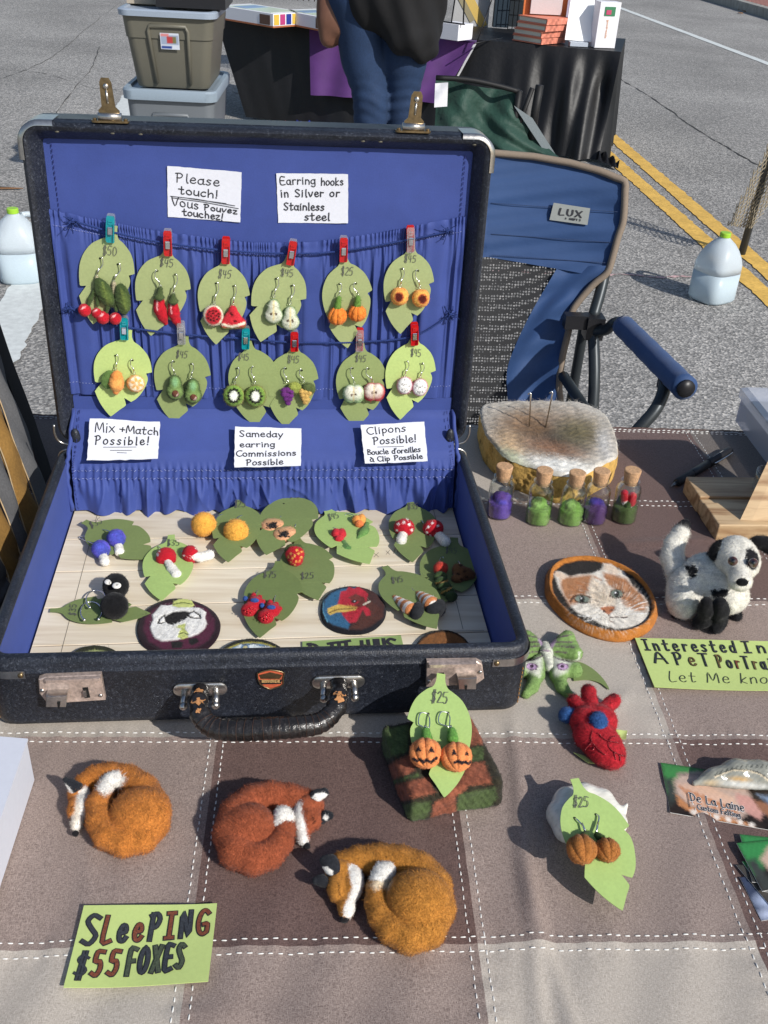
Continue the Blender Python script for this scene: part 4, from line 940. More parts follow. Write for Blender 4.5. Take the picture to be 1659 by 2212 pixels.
        d=(b-a)/np.linalg.norm(b-a); m=MB(); m.tube([b+d*.001,b+d*.006],.0175,14); m.obj('end_cap',pl,root)
        m=MB(); j=Q(1282,705,-.005); m.box(j,(.020,.022,.026)); m.obj('joint_bracket',pl,root,smooth=False); m=MB(); m.box(j+[-.04*sgn,.0,.012],(.03,.014,.016)); m.obj('back_bracket',pl,root,smooth=False); m=MB(); m.box(Q(1436,822,-.36),(.010,.012,.018)); m.obj('arm_bracket',pl,root,smooth=False)
    # seat
    m=MB(); G=[]
    z0=at_y(1200,930,yy(930))[2]-GZ-.02
    for i in range(12):
        t=i/11; row=[]
        for j in range(16):
            s_=j/15*2-1; row.append([P(CXU,900)[0]*0+(at_y(CXU,900,yy(900))[0]-O[0])+s_*.25,(yy(930)-O[1])-t*.42,z0+.02*t-.05*math.sin(PI*t)*(1-s_*s_)])
        G.append(row)
    m.grid(G); m.obj('seat',blue,root)
blue_chair()
# ================================================================== DISPLAY TABLE AND CLOTH
CX0,CY0,CS=-.0726,.5402,.17327
YF=1.062; XL,XR,YN=-.82,.86,.06
def cloth_h(x,y):
    x=np.asarray(x,float);y=np.asarray(y,float)
    h=.0008*np.sin(x*9+1.5*np.sin(y*5))+.0006*np.sin(y*17+x*6)+np.clip((.62-y)*4,0,1)*(.0013*np.sin(x*62+4*np.sin(y*7)+2)*np.clip(np.sin(x*11+y*9),0,1)+.0007*np.sin(x*120+6*np.sin(y*9)))
    for k in range(-6,8):                       # seams stand slightly proud
        h=h+.0007*np.exp(-((x-(CX0+k*CS))/.004)**2)+.0005*np.sin(y*310+k*2+3*np.sin(y*40))*np.exp(-((x-(CX0+k*CS))/.011)**2)
        h=h+.0007*np.exp(-((y-(CY0+k*CS))/.004)**2)+.0005*np.sin(x*310+k*2+3*np.sin(x*40))*np.exp(-((y-(CY0+k*CS))/.011)**2)
    def crease(x0,y0,x1,y1,a,w):
        L=math.hypot(x1-x0,y1-y0); d=((x-x0)*(y1-y0)-(y-y0)*(x1-x0))/L; t=((x-x0)*(x1-x0)+(y-y0)*(y1-y0))/L/L
        return a*np.exp(-(d/w)**2)*np.clip(t*4,0,1)*np.clip((1-t)*4,0,1)
    h=h+crease(.155,.58,.125,.26,.0030,.006)+crease(.135,.45,.155,.24,.0022,.005)+crease(.06,.34,.20,.24,-.002,.01)
    h=h+crease(-.16,.52,-.13,.34,.0014,.007)+crease(-.03,.44,.02,.37,.0012,.008)+crease(.21,.52,.30,.44,.0014,.008)+crease(.26,.60,.20,.54,.0014,.007)
    h=h+crease(-.27,.36,-.12,.26,.0025,.02)+crease(-.10,.33,.12,.30,.0015,.012)+crease(.25,.80,.55,.84,.0012,.006)+crease(.2,.74,.5,.70,.0012,.006)
    return h*1.0
def clothmat(name,c1,c2):
    if name in MATS: return MATS[name]
    m=bpy.data.materials.new(name); m.use_nodes=True; n=m.node_tree.nodes; l=m.node_tree.links; p=n['Principled BSDF']
    p.inputs['Roughness'].default_value=.62; p.inputs['Sheen Weight'].default_value=.1; p.inputs['Specular IOR Level'].default_value=.35
    tc=n.new('ShaderNodeTexCoord'); hs=[]
    for sx,sy in ((3400,520),(520,3400)):
        mp_=n.new('ShaderNodeMapping'); mp_.inputs['Scale'].default_value=(sx,sy,400); l.new(tc.outputs['Object'],mp_.inputs['Vector'])
        t=n.new('ShaderNodeTexNoise'); t.inputs['Scale'].default_value=1; t.inputs['Detail'].default_value=1; l.new(mp_.outputs[0],t.inputs['Vector']); hs.append(t)
    mx=n.new('ShaderNodeMath'); mx.operation='MAXIMUM'; l.new(hs[0].outputs[0],mx.inputs[0]); l.new(hs[1].outputs[0],mx.inputs[1])
    r=n.new('ShaderNodeValToRGB'); r.color_ramp.elements[0].position=.42; r.color_ramp.elements[0].color=(*c1,1); r.color_ramp.elements[1].position=.72; r.color_ramp.elements[1].color=(*c2,1)
    l.new(mx.outputs[0],r.inputs[0]); 
    b=n.new('ShaderNodeBump'); b.inputs['Strength'].default_value=.35; b.inputs['Distance'].default_value=.0006; l.new(mx.outputs[0],b.inputs['Height']); l.new(b.outputs[0],p.inputs['Normal']); l.new(r.outputs[0],p.inputs['Base Color'])
    MATS[name]=m; return m
def table():
    root=empty('display_table',Matrix.Translation((0,0,GZ)),'folding table beneath the patchwork tablecloth','table')
    m=MB(); m.box(((XL+XR)/2,(YN+YF)/2,-GZ-.02),((XR-XL)/2-.012,(YF-YN)/2-.012,.016)); m.obj('tabletop',mat('grey_plastic',S(150,150,148),rough=.6),root,smooth=False)
    for x in (XL+.1,XR-.1):
        for y in (YN+.1,YF-.1): m=MB(); m.tube([(x,y,0),(x,y,-GZ-.036)],.014,10); m.obj('leg',mat('dark_grey_metal'),root)
    cl=empty('tablecloth',Matrix.Identity(4),'patchwork tablecloth of plum, taupe and beige squares with white double stitching under the suitcase','tablecloth')
    pl=clothmat('plum_cotton',S(78,56,51),S(126,99,91)); ta=clothmat('taupe_cotton',S(116,98,90),S(174,154,143)); be=clothmat('beige_cotton',S(160,149,136),S(200,189,176)); tb=clothmat('grey_taupe_cotton',S(82,73,67),S(126,115,107)); 
    tab={(-1,-1):ta,(0,-1):pl,(1,-1):ta,(2,-1):pl,(-1,-2):be,(0,-2):ta,(1,-2):be,(2,-2):pl,(-1,0):be,(0,0):be,(1,0):be,(2,0):ta,(1,1):ta,(2,1):pl,(1,2):be,(2,2):pl,(3,2):tb,(3,1):tb,(3,0):be,(3,-1):ta,(-2,2):pl,(-2,1):ta,(-1,2):ta,(-1,1):pl,(0,1):ta,(0,2):pl,(-2,0):pl,(-2,-1):pl,(-3,2):ta}
    def pos(x,y): return np.stack([x,y,cloth_h(x,y)],-1)
    for i in range(-5,6):
        for j in range(-3,4):
            x0,x1=CX0+i*CS,CX0+(i+1)*CS; y0,y1=CY0+j*CS,CY0+(j+1)*CS
            x0,x1=max(x0,XL),min(x1,XR); y0,y1=max(y0,YN),min(y1,YF)
            if x1-x0<.005 or y1-y0<.005: continue
            nx=max(3,int((x1-x0)/.0032)); ny=max(3,int((y1-y0)/.0032))
            X,Y=np.meshgrid(np.linspace(x0,x1,nx),np.linspace(y0,y1,ny)); m=MB(); m.grid(pos(X,Y))
            mt=tab.get((i,j)) or [pl,ta,be,ta][(i*2+j*3)%4]
            m.obj('cloth_patch',mt,cl)
    hem=MB()
    for (a,b) in (((XL,YF),(XR,YF)),((XR,YF),(XR,YN)),((XR,YN),(XL,YN)),((XL,YN),(XL,YF))):
        a=np.array(a);b=np.array(b); n=160; t=np.linspace(0,1,n); nn=np.array([-(b-a)[1],(b-a)[0]]); nn/=np.linalg.norm(nn)
        G=np.zeros((9,n,3))
        for r_ in range(9):
            q=r_/8; off=.0+.008*min(1,q*4)+.012*q*np.sin(t*38)*q; P=a[None]+(b-a)[None]*t[:,None]+nn[None]*off[:,None]
            G[r_]=np.column_stack([P,cloth_h(P[:,0],P[:,1])*(1-q)-.30*q**1.0-.002*(q>0)])
        hem.grid(G)
    hem.obj('cloth_drop',pl,cl)
    # double rows of white running stitch along every seam: small bars
    st=MB(); r=random.Random(9)
    def run(xa,ya,dx,dy,L):
        s_=0
        while s_<L:
            ln=.0036+r.uniform(-.0004,.0004); cx=xa+dx*(s_+ln/2)+r.uniform(-.0002,.0002); cy=ya+dy*(s_+ln/2)+r.uniform(-.0002,.0002)
            if XL<cx<XR and YN<cy<YF:
                z=float(cloth_h(cx,cy)); a=math.atan2(dy,dx)+r.uniform(-.06,.06); R=np.array(Matrix.Rotation(a,3,'Z')); l=ln/2
                V=np.array([[-l,0,0],[-l*.6,-.00045,0],[l*.6,-.00045,0],[l,0,0],[l*.6,.00045,0],[-l*.6,.00045,0],[-l*.5,0,.0006],[l*.5,0,.0006]])@R.T+[cx,cy,z+.0002]
                st.add(V,[[0,1,6],[2,3,7],[3,4,7],[5,0,6]],[[1,2,7,6],[4,5,6,7]])
            s_+=ln+.0024
    for k in range(-3,6):
        x=CX0+k*CS
        if XL<x<XR:
            for o in (-.0048,.0048): run(x+o,YN+.14,0,1,YF-YN-.14)
    for k in range(-1,4):
        y=CY0+k*CS
        if y>YF: continue
        for o in (-.0048,.0048): run(XL+.25,y+o,1,0,XR-XL-.35)
    for o in (.006,.011): run(XL,YF-o,1,0,XR-XL)
    st.obj('stitching',mat('white_thread',S(226,224,218),rough=.8,namt=.08),cl,kind='stuff')
table()
# ================================================================== SUITCASE
BLUE=lambda: mat('blue_lining',S(50,70,146),rough=.72,namt=.05,nscale=60,nscale2=900,namt2=.05,sheen=.08,bump=.15,bscale=700,bdist=.0004)
def leather():
    if 'black_leatherette' in MATS: return MATS['black_leatherette']
    m=mat('black_leatherette',(.017,.020,.029),rough=.36,namt=.35,nscale=500,nscale2=25,namt2=.3,bump=.55,bscale=950,bdist=.0008,spec=.42)
    n=m.node_tree.nodes; l=m.node_tree.links; p=n['Principled BSDF']; old=p.inputs['Base Color'].links[0].from_socket
    tc=n.new('ShaderNodeTexCoord'); t=n.new('ShaderNodeTexNoise'); t.inputs['Scale'].default_value=420; t.inputs['Detail'].default_value=6; t.inputs['Roughness'].default_value=.8; l.new(tc.outputs['Object'],t.inputs['Vector'])
    r=n.new('ShaderNodeValToRGB'); r.color_ramp.elements[0].position=.54; r.color_ramp.elements[0].color=(0,0,0,1); r.color_ramp.elements[1].position=.78; r.color_ramp.elements[1].color=(1,1,1,1); l.new(t.outputs[0],r.inputs[0])
    x=n.new('ShaderNodeMix'); x.data_type='RGBA'; l.new(r.outputs[0],x.inputs[0]); l.new(old,x.inputs[6]); x.inputs[7].default_value=(.13,.145,.18,1); l.new(x.outputs[2],p.inputs['Base Color'])
    return m
def suitcase():
    root=empty('suitcase',Matrix.Identity(4),'open vintage black suitcase with royal blue lining used as an earring display','suitcase')
    LE=leather(); BL=BLUE(); CHR=mat('worn_chrome',S(196,192,186),rough=.28,metal=.95,namt=.12,nscale=300,bump=.2,bscale=400,bdist=.0006); RST=mat('rusty_nickel',S(206,182,168),rough=.4,metal=.55,namt=.25,nscale=380,nscale2=90,namt2=.2,bump=.3,bscale=500,bdist=.0005)
    BR=mat('aged_brass',S(140,118,84),rough=.35,metal=.9,namt=.25,nscale=250)
    w,d=SW/2,SD/2; cxy=lambda L:[(x-w,y+d) for x,y in L]
    def lp(i,z,r=.019): return (cxy(rbox_loop(w-i,d-i,max(.004,r-i),8)),z)
    def emit(mb,name,material,T=None,sharp=None):
        V=np.vstack(mb.V); V=SO+V[:,:1]*EX+V[:,1:2]*EY+V[:,2:]*EZ
        m2=MB(); m2.add(V,np.vstack(mb.F3) if mb.F3 else None,np.vstack(mb.F4)); return m2.obj(name,material,root,sharp=sharp)
    m=MB(); loft(m,[lp(.006,.0022),lp(.001,.005),lp(0,.010),lp(0,HB-.0135),lp(-.0008,HB-.0125),lp(-.0008,HB-.0115),lp(.0002,HB-.0108),lp(.0003,HB-.0065),lp(.0015,HB-.0022),lp(.004,HB-.0003),lp(.0075,HB-.0003),lp(.0098,HB-.0018),lp(.0105,HB-.004)],True,False); emit(m,'case_shell',LE,sharp=60)
    m=MB(); loft(m,[lp(.0105,HB-.004),lp(.0112,HB-.006),lp(.012,.009)],False,True); emit(m,'tray_lining',BL)
    # white thread on the bead line
    # lid
    def lidv(mb):
        V=np.vstack(mb.V); V=LB-EX*w+ V[:,:1]*EX+(V[:,1:2]+LL/2)*LUP+V[:,2:]*LN
        m2=MB(); m2.add(V,np.vstack(mb.F3) if mb.F3 else None,np.vstack(mb.F4)); return m2
    def ll(i,z,r=.017): return (rbox_loop(w-i,LL/2-i,max(.003,r-i),8),z)
    m=MB(); loft(m,[ll(.006,-.05),ll(.001,-.047),ll(0,-.042),ll(0,-.012),ll(-.0008,-.011),ll(0,-.0095),ll(.0003,-.006),ll(.0015,-.002),ll(.004,0),ll(.0065,-.0006),ll(.0085,-.0030),ll(.0155,-.0135),ll(.0165,-.018)],True,False); lidv(m).obj('lid_shell',LE,root,sharp=50)
    # rivets of the lid frame
    m=MB()
    for x in (.018,.10,.115,.302,.325,.37): m.ball(LB-EX*x*1.0+LUP*(LL-.008)-LN*.003,(.0022,.0012,.0012),8)
    m.obj('rivet',mat('dull_rivet',S(120,116,100),rough=.5,metal=.5),root)
    # blue panel with stitched border
    a,b=-SW+.014,-.014; 
    def L3(x,h,o): return LB-LN*REC+EX*x+LUP*h+LN*o
    m=MB(); G=[[L3(x,h,.0004*math.sin(x*60+h*30)+.0003*math.sin(h*90)) for x in np.linspace(a,b,40)] for h in np.linspace(.004,LL-.014,30)]; m.grid(G); m.obj('lid_lining',BL,root)
    m=MB(); th=mat('dark_blue_thread',S(34,42,110))
    for x in (a+.009,b-.009):
        h=.03
        while h<LL-.02: m.tube([L3(x,h,.0012),L3(x+.0003,h+.0028,.0012)],.0004,4,False); h+=.0045
    m.obj('border_stitching',th,root,kind='stuff')
    # gathered pocket in the lid
    band=cr([(108,462),(224,487),(374,513),(531,532),(634,533),(742,524),(858,505),(974,482),(1004,477)],8)
    xs=[];hs=[]
    for u,v in band: q=LID.loc(LID.at(u,v),LB-LN*REC); xs.append(q[0]); hs.append(q[1])
    hem=[LID.loc(LID.at(u,v),LB-LN*REC) for u,v in ((168,848),(560,862),(992,856))]
    x0=min(xs); x1=max(xs); N=620; K=70
    X=np.linspace(x0,x1,N); HT=np.interp(X,xs,hs); HBm=np.interp(X,[h[0] for h in hem],[h[1] for h in hem])
    ph=np.cumsum(1+.55*np.sin(X*140+2*np.sin(X*35))+.5*np.sin(X*57+1))*(X[1]-X[0])
    f1=2*PI*88*ph/ph[-1]*(1); f2=2*PI*30*ph/ph[-1]
    rr=np.random.default_rng(4)
    G=np.zeros((K,N,3))
    for i in range(K):
        t=i/(K-1)                                    # 0 top ruffle, .08 elastic, 1 hem
        top=HT+.0045; h=top*(1-t)+HBm*t; g=np.exp(-((t-.045)/.028)**2)
        el=max(0,1-(t/.16)); low=min(1,t/.3)
        z=.0030+.0014*el*np.sin(f1+1.2*np.sin(X*90+t*9))+.0022*low*np.maximum(np.sin(f2+t*1.6*np.sin(X*31)),-.55)*(1-.55*t**3)+.0010*low*np.sin(f2*1.9+2+t*2)*(1-t)
        cz=lambda f_,p_=.4: np.abs(np.sin(f_/2))**p_-1
        z+=.0016*el*cz(f1*.9+2*np.sin(X*47+t*5),.35)+.0030*low*(1-.5*t)*cz(f2*1.35+1.2*np.sin(X*29+t*2.5)+t*.8,.3)
        z=z*(1-.45*g)+(.0012*np.sin(PI*min(1,t/.3)))
        z+=.0014*np.sin(PI*t)**.8
        if t<.012: z=z*.5+.0006; h=h+.0007*np.sin(f1*1.0)
        x=X+.0010*low*np.sin(f2+2)*(1-t)
        G[i]=(LB-LN*REC)+x[:,None]*EX+h[:,None]*LUP+z[:,None]*LN
    m=MB(); m.grid(G); m.obj('gathered_pocket',BL,root)
    m=MB(); wt=mat('pale_blue_thread',S(150,160,214))
    for row in (5,):
        for j in range(4,N-4,4):
            a_=G[row,j]+LN*.0009; b_=G[row,j+2]+LN*.0009; m.tube([a_,b_],.00022,4,False)
    for j in range(0,N-3,5):
        a_=G[K-6,j]+LN*.0007; b_=G[K-6,j+2]+LN*.0007; m.tube([a_,b_],.00022,4,False)
    m.obj('elastic_stitching',wt,root,kind='stuff')
    # flat hem band under the pocket
    m=MB(); Gh=[[L3(x,hh,.0026) for x in np.linspace(a+.002,b-.002,50)] for hh in (np.array([.0,.25,.5,.75,1])*.018+float(np.mean(HBm))-.017)]; m.grid(Gh); m.obj('hem_band',BL,root)
    # hinge fabric bridging lid and tray
    N=420; X=np.linspace(-SW+.016,-.015,N); Q=[]
    hb0=float(np.mean(HBm))-.012
    s1=np.sin(X*14+1)*.0012
    def row(P0,nz=None): Q.append(P0)
    base=lambda y,z: SO[None]+X[:,None]*EX+np.broadcast_to(y,(N,))[:,None]*EY+np.broadcast_to(z,(N,))[:,None]*EZ
    def lidrow(h,o): return (LB-LN*REC)[None]+X[:,None]*EX+np.broadcast_to(h,(N,))[:,None]*LUP+np.broadcast_to(o,(N,))[:,None]*LN
    f1=2*PI*58*(X-X[0])/(X[-1]-X[0])+1.4*np.sin(X*75); f2=2*PI*13*(X-X[0])/(X[-1]-X[0])+2.6*np.sin(X*23)+1.3*np.sin(X*61+1)
    row(lidrow(hb0,.0030)); row(lidrow(hb0-.004,.0042+.0005*np.sin(X*40))); row(lidrow(hb0-.009,.0075+s1))
    ys=[(.2985,.0735),(.2955,.0700),(.2925,.0655),(.2898,.0605)]
    for k,(y_,z_) in enumerate(ys): row(base(y_+s1*.6+.0005*np.sin(X*33+k),z_+.0006*np.sin(X*21+k*1.7)))
    for k in range(10):
        t=k/9; el=math.sin(PI*t)**.5 if 0<t<1 else 0
        row(base(.2880-.002*t-.0016*np.sin(f1+t*.8)*(1-.55*el),.0580-.010*t+.0006*np.sin(f1*1.7)))
    for k in range(1,23):
        t=k/22
        row(base(.2858-.0085*t-(.0042*min(1,t*2.2)+.001)*np.maximum(np.sin(f2+t*1.5*np.sin(X*19)),-.6)-.0014*np.sin(f1)*(1-t)**2-.002*np.sin(f2*2.1+t*3)*t*(1-t)-.0042*(np.abs(np.sin(f2*.8+1.9*np.sin(X*17)+t*3.2*np.sin(X*13+1)))**.3-1)*min(1,t*3)*-1*(1-.3*t),.0478-(.0478-BZ-.001-.003*np.sin(f2*.5+X*30)*.6)*t))
    m=MB(); m.grid(np.array(Q)); m.obj('hinge_gusset',BL,root)
    m=MB(); Qr=Q[15]
    for Qr in (Q[8],Q[15]):
        for j in range(2,N-3,4): m.tube([Qr[j]-EY*.0011,Qr[j+2]-EY*.0011],.00024,4,False)
    m.obj('gusset_stitching',wt,root,kind='stuff')
    for sx,s_ in ((-SW+.0155,1),(-.0145,-1)):       # side strips with dark zigzag thread
        m=MB(); L=[(LB-LN*REC)+sx*EX+hb0*LUP+.0035*LN,SO+(sx-.002*s_)*EX+.2985*EY+.0735*EZ,SO+(sx-.004*s_)*EX+.2900*EY+.0610*EZ,SO+(sx-.0035*s_)*EX+.2820*EY+.045*EZ,SO+(sx-.002*s_)*EX+.2780*EY+.018*EZ]
        L=cr(L,6); m.tube([p_+EX*.0006*math.sin(i*1.7) for i,p_ in enumerate(L)],.0021,6); m.obj('gusset_piping',BL,root)
        m=MB(); 
        for i in range(0,len(L)-1): m.tube([L[i]+EX*s_*.006-EY*.002,(L[i]+L[i+1])/2+EX*s_*.0064-EY*.002],.0004,4,False)
        m.obj('gusset_stitching',th,root,kind='stuff')
    # hinge blocks and metal corner arcs
    for sx in (-SW,0):
        s_=1 if sx<0 else -1
        m=MB()
        for z0,dirz in ((HB+.0032,1),(HB-.0006,-1)):
            c=SO+(sx+.0)*EX+(SD-.002)*EY
            P=[c+EX*(s_*-.001)+EZ*(z0+dirz*.022)+EY*.0,c+EX*(s_*-.0012)+EZ*(z0+dirz*.012),c+EX*(s_*.002)+EZ*(z0+dirz*.004),c+EX*(s_*.010)+EZ*(z0+dirz*.0008),c+EX*(s_*.022)+EZ*(z0+dirz*.0006)]
            m.tube(cr([p_-EY*.001 for p_ in P],5),.0011,8)
        m.obj('hinge_corner',CHR,root)
        b_=MB(); b_.ball(SO+(sx+s_*.019)*EX+(SD-.008)*EY+(HB+.014)*EZ,(.0045,.004,.010),12); b_.obj('corner_lump',LE,root)
    # lid corner caps
    for s_,sx in ((1,-SW),(-1,0)):
        c0=LB+EX*(sx+s_*.017)+LUP*(LL-.017); m=MB(); G=[]
        for k in range(-2,13):
            an=math.radians(90+ (90-0)*k/10) if s_>0 else math.radians(90-90*k/10)
            rr_=.0178; off=np.zeros(3)
            if k<0: off=EX*s_*(-k)*.006*1.0; an=math.radians(90)
            if k>10: off=-LUP*(k-10)*.007; an=math.radians(180 if s_>0 else 0)
            p_=c0+EX*math.cos(an)*rr_+LUP*math.sin(an)*rr_+off; q_=c0+EX*math.cos(an)*(rr_-.0042)+LUP*math.sin(an)*(rr_-.0042)+off
            G.append([q_+LN*.0008,p_+LN*.0002,p_-LN*.006,p_-LN*.03])
        m.grid(G); m.obj('corner_cap',CHR,root)
    # tray front corner caps
    for s_,sx in ((1,-SW),(-1,0)):
        m=MB(); G=[]; c0=SO+EX*(sx+s_*.019)+EY*.019
        for k in range(-1,12):
            an=math.radians((270-90*k/10) if s_>0 else (270+90*k/10)); off=np.zeros(3); rr_=.0202
            if k<0: off=EX*s_*.012; an=math.radians(270)
            if k>10: off=EY*.012; an=math.radians(180 if s_>0 else 0)
            p_=c0+EX*math.cos(an)*rr_+EY*math.sin(an)*rr_+off; G.append([p_+EZ*(HB-.0095),p_+EZ*(HB-.0165)+(p_-c0)*.0])
        m.grid(G); m.obj('corner_cap',CHR,root)
        m=MB()
        for k in (-1,): m.ball(c0+EX*s_*.009-EY*.0208+EZ*(HB-.013),(.0022,.0012,.0022),8)
        m.obj('rivet',BR,root)
        m=MB()  # side seam stitches
        for z in np.arange(.008,HB-.022,.0042): m.tube([c0-EX*s_*.0138-EY*.0138+EZ*z,c0-EX*s_*.0138-EY*.0138+EZ*(z+.0024)],.0005,4,False)
        m.obj('seam_stitching',mat('tan_thread',S(170,120,70)),root,kind='stuff')
    F=Surf(SO-EY*.0006,EX,EZ)                         # front wall, N towards us
    assert F.N@EY<0
    def fl(u,v,o=0): return F.at(u,v,o)
    def plate_px(name,poly,th_,material,off=0,parent=root,bev=.0006,sharp=30):
        P=[fl(u,v) for u,v in poly]; m=MB(); L=[F.loc(p_,SO)[:2] for p_ in P]; c=np.mean(L,0)
        Ls=[tuple(c+(np.array(l_)-c)*(1-bev/ .012)) for l_ in L]
        loft(m,[(L,off),(L,off+th_-bev),(Ls,off+th_)],True,True); V=np.vstack(m.V); V=SO+V[:,:1]*EX+V[:,1:2]*EZ-EY*(V[:,2:]+.0006)
        m2=MB(); m2.add(V,np.vstack(m.F3),np.vstack(m.F4)); return m2.obj(name,material,parent,sharp=sharp)
    black=mat('black_void',(.004,.004,.004),rough=.9)
    def lock(z1,flip,label):
        # z1: function local px -> D px
        A=lambda L:[z1(*q) for q in L]
        pts=A([(60,205),(66,300),(122,370),(510,345),(480,175),(105,190)]) if not flip else A([(1190,250),(1185,430),(1545,410),(1600,370),(1585,268),(1545,245)])
        o=plate_px('lock',pts,.0045,RST,parent=root); o['label']=label
        if not flip:
            plate_px('keyhole_boss',A([(122,272),(122,345),(255,345),(262,268)]),.0075,CHR,.004,o); plate_px('keyhole',A([(198,308),(204,350),(214,350),(220,308)]),.0006,black,.0118,o,0)
            plate_px('slide_slot',A([(358,258),(372,326),(408,322),(392,254)]),.0006,black,.0045,o,0); plate_px('slide_knob',A([(364,270),(370,308),(388,305),(382,266)]),.003,CHR,.0045,o)
            plate_px('top_lip',A([(105,192),(108,212),(482,196),(478,177)]),.004,RST,.0035,o)
            sc_=[(78,308),(443,232),(472,340)]
        else:
            plate_px('keyhole_boss',A([(1400,325),(1405,400),(1530,400),(1535,318)]),.0075,CHR,.004,o); plate_px('keyhole',A([(1446,370),(1450,402),(1460,402),(1466,370)]),.0006,black,.0118,o,0)
            plate_px('slide_slot',A([(1276,325),(1278,352),(1312,352),(1310,322)]),.0006,black,.0045,o,0)
            plate_px('top_lip',A([(1200,250),(1202,272),(1548,262),(1544,244)]),.004,RST,.0035,o)
            sc_=[(1222,305),(1210,415),(1578,350)]
        for q in sc_:
            m=MB(); m.ball(fl(*z1(*q),.0052),(.0016,.0010,.0016),8); m.obj('screw',CHR,o)
    lock(lambda x,y:(66.4+x*.32,1393.5+y*.32),False,'left latch with keyhole boss'); lock(lambda x,y:(564+x*.3,1347+y*.3),True,'right latch with keyhole boss')
    # open hasps on top of the lid
    for (u,v,tilt,h_) in ((237,262,-.08,1.0),(893,292,.1,.95)):
        P=LIDF.loc(LIDF.at(u,v),LB); c=LB+EX*P[0]+LUP*(LL+.001)-LN*.004
        def V3(x,z,o=0): return c+EX*(x+z*math.tan(tilt)*.6)+LUP*z+LN*o
        m=MB(); poly=[(-.0085,.006),(-.0085,.0085),(-.0055,.0115),(-.0048,.030),(-.003,.0335),(.003,.0335),(.0048,.030),(.0055,.0115),(.0085,.0085),(.0085,.006)]
        poly=[(x*1.0,z*h_) for x,z in poly]; mm=MB(); mm.prism(poly,-.0006,.0006); V=np.vstack(mm.V); m.add(np.array([V3(x,z,o) for x,z,o in V]),np.vstack(mm.F3),np.vstack(mm.F4)); hs_=m.obj('hasp',BR,root,smooth=False)
        m=MB(); m.ball(V3(0,.027*h_,.001),(.0024,.0016,.0024),10); m.tube([V3(0,.024*h_,.0008),V3(0,.014*h_,.0006)],.0011,6); m.obj('hasp_stud',CHR,hs_)
        m=MB(); m.tube([V3(-.0095,.0035),V3(.0095,.0035)],.0034,12); m.obj('hasp_barrel',CHR,root)
        m=MB(); mm=MB(); mm.prism(rbox_loop(.0155,.0035,.0034,4),0,.0016); V=np.vstack(mm.V); m.add(np.array([c+EX*x-LN*(y+.0)+LUP*(z-.0008) for x,y,z in V]),np.vstack(mm.F3),np.vstack(mm.F4)); m.ball(V3(-.0125,.0015),(.002,.0015,.0012),8); m.ball(V3(.0125,.0015),(.002,.0015,.0012),8); m.obj('hasp_base',BR,root,smooth=False)
    # handle
    HM=mat('worn_black_leather_handle',(.018,.016,.016),rough=.28,namt=.4,nscale=160,nscale2=900,namt2=.3,bump=.6,bscale=260,bdist=.0015,coat=.2)
    hl,hr=(430,1487),(730,1468)
    tan_=mat('bare_tan_leather',S(196,132,76),rough=.7,namt=.15,nscale=500)
    for q,(u,v) in enumerate(((433,1487),(731,1471))):
        c=fl(u,v); L=rbox_loop(.0195,.0058,.0055,6); m=MB(); mm=MB(); loft(mm,[(L,0),(L,.0016),([(x*.94,y*.85) for x,y in L],.0024)]); V=np.vstack(mm.V); m.add(np.array([c+EX*x+EZ*y-EY*z for x,y,z in V]),np.vstack(mm.F3),np.vstack(mm.F4)); pt=m.obj('handle_plate',CHR,root,sharp=40)
        for s_ in (-1,1):
            m=MB(); p0=c+EX*s_*.0115-EY*.001; p1=p0-EY*.013-EZ*.004; m.tube([p0,p1],.0026,10); m.ball(p1,.0033,10); m.obj('handle_post',CHR,pt)
    cl_=fl(433,1490)-EY*.010; cr_=fl(731,1475)-EY*.010
    zt=BZ*0
    def HP(u,v,y): 
        d=ray(u,v); n_=-EY; P0=SO-EY*y; t=((P0-CAM)@n_)/(d@n_); return CAM+d*t
    pts=[HP(433,1492,.006),HP(429,1512,.020),HP(434,1545,.034),HP(462,1572,.042),HP(520,1577,.046),HP(580,1574,.047),HP(640,1570,.046),HP(690,1562,.042),HP(722,1535,.034),HP(732,1508,.022),HP(732,1480,.006)]
    L=cr(pts,10); n=len(L); t=np.linspace(0,1,n); r=.0062+.0018*np.sin(PI*t)**1.2; r+=.0004*np.sin(t*240)*(np.abs(t-.5)<.33)+.0006*np.sin(t*70)*(np.abs(t-.5)>.28)
    m=MB(); m.tube(L,r,20); ho=m.obj('handle',HM,root)
    m=MB(); rg=random.Random(4)
    for i in range(24,n-24,3):
        T=L[i+1]-L[i-1]; T/=np.linalg.norm(T); a_=np.cross(T,[0,0,1]); a_/=np.linalg.norm(a_); b__=np.cross(a_,T); rad=r[i]+.0001; off=rg.uniform(-.0012,.0012)
        m.tube([L[i]+T*off*math.cos(an)+ (a_*math.cos(an)+b__*math.sin(an))*rad for an in np.linspace(-.3,2.6+rg.uniform(-.5,.4),9)],.00022,4,False)
    m.obj('handle_crease',mat('brown_crease',S(66,42,30),rough=.6),ho)
    for c,rx in ((9,.003),(14,.0045),(n-12,.004),(n-17,.003),(20,.0018)):
        T=L[c+1]-L[c-1]; T/=np.linalg.norm(T); nrm_=(CAM-L[c]); nrm_-=T*(nrm_@T); nrm_/=np.linalg.norm(nrm_); sd_=np.cross(T,nrm_); m=MB(); G=[]
        Lp=[(rx*(1+.35*math.sin(k*2.3+c))*math.cos(k*PI/8),rx*1.1*(1+.3*math.sin(k*1.7+c))*math.sin(k*PI/8)) for k in range(16)]
        V=[];rad=r[c]+.0003
        for a_,b__ in [(0,0)]+Lp:
            an=b__/rad; V.append(L[c]+T*a_+nrm_*math.cos(an)*rad+sd_*math.sin(an)*rad)
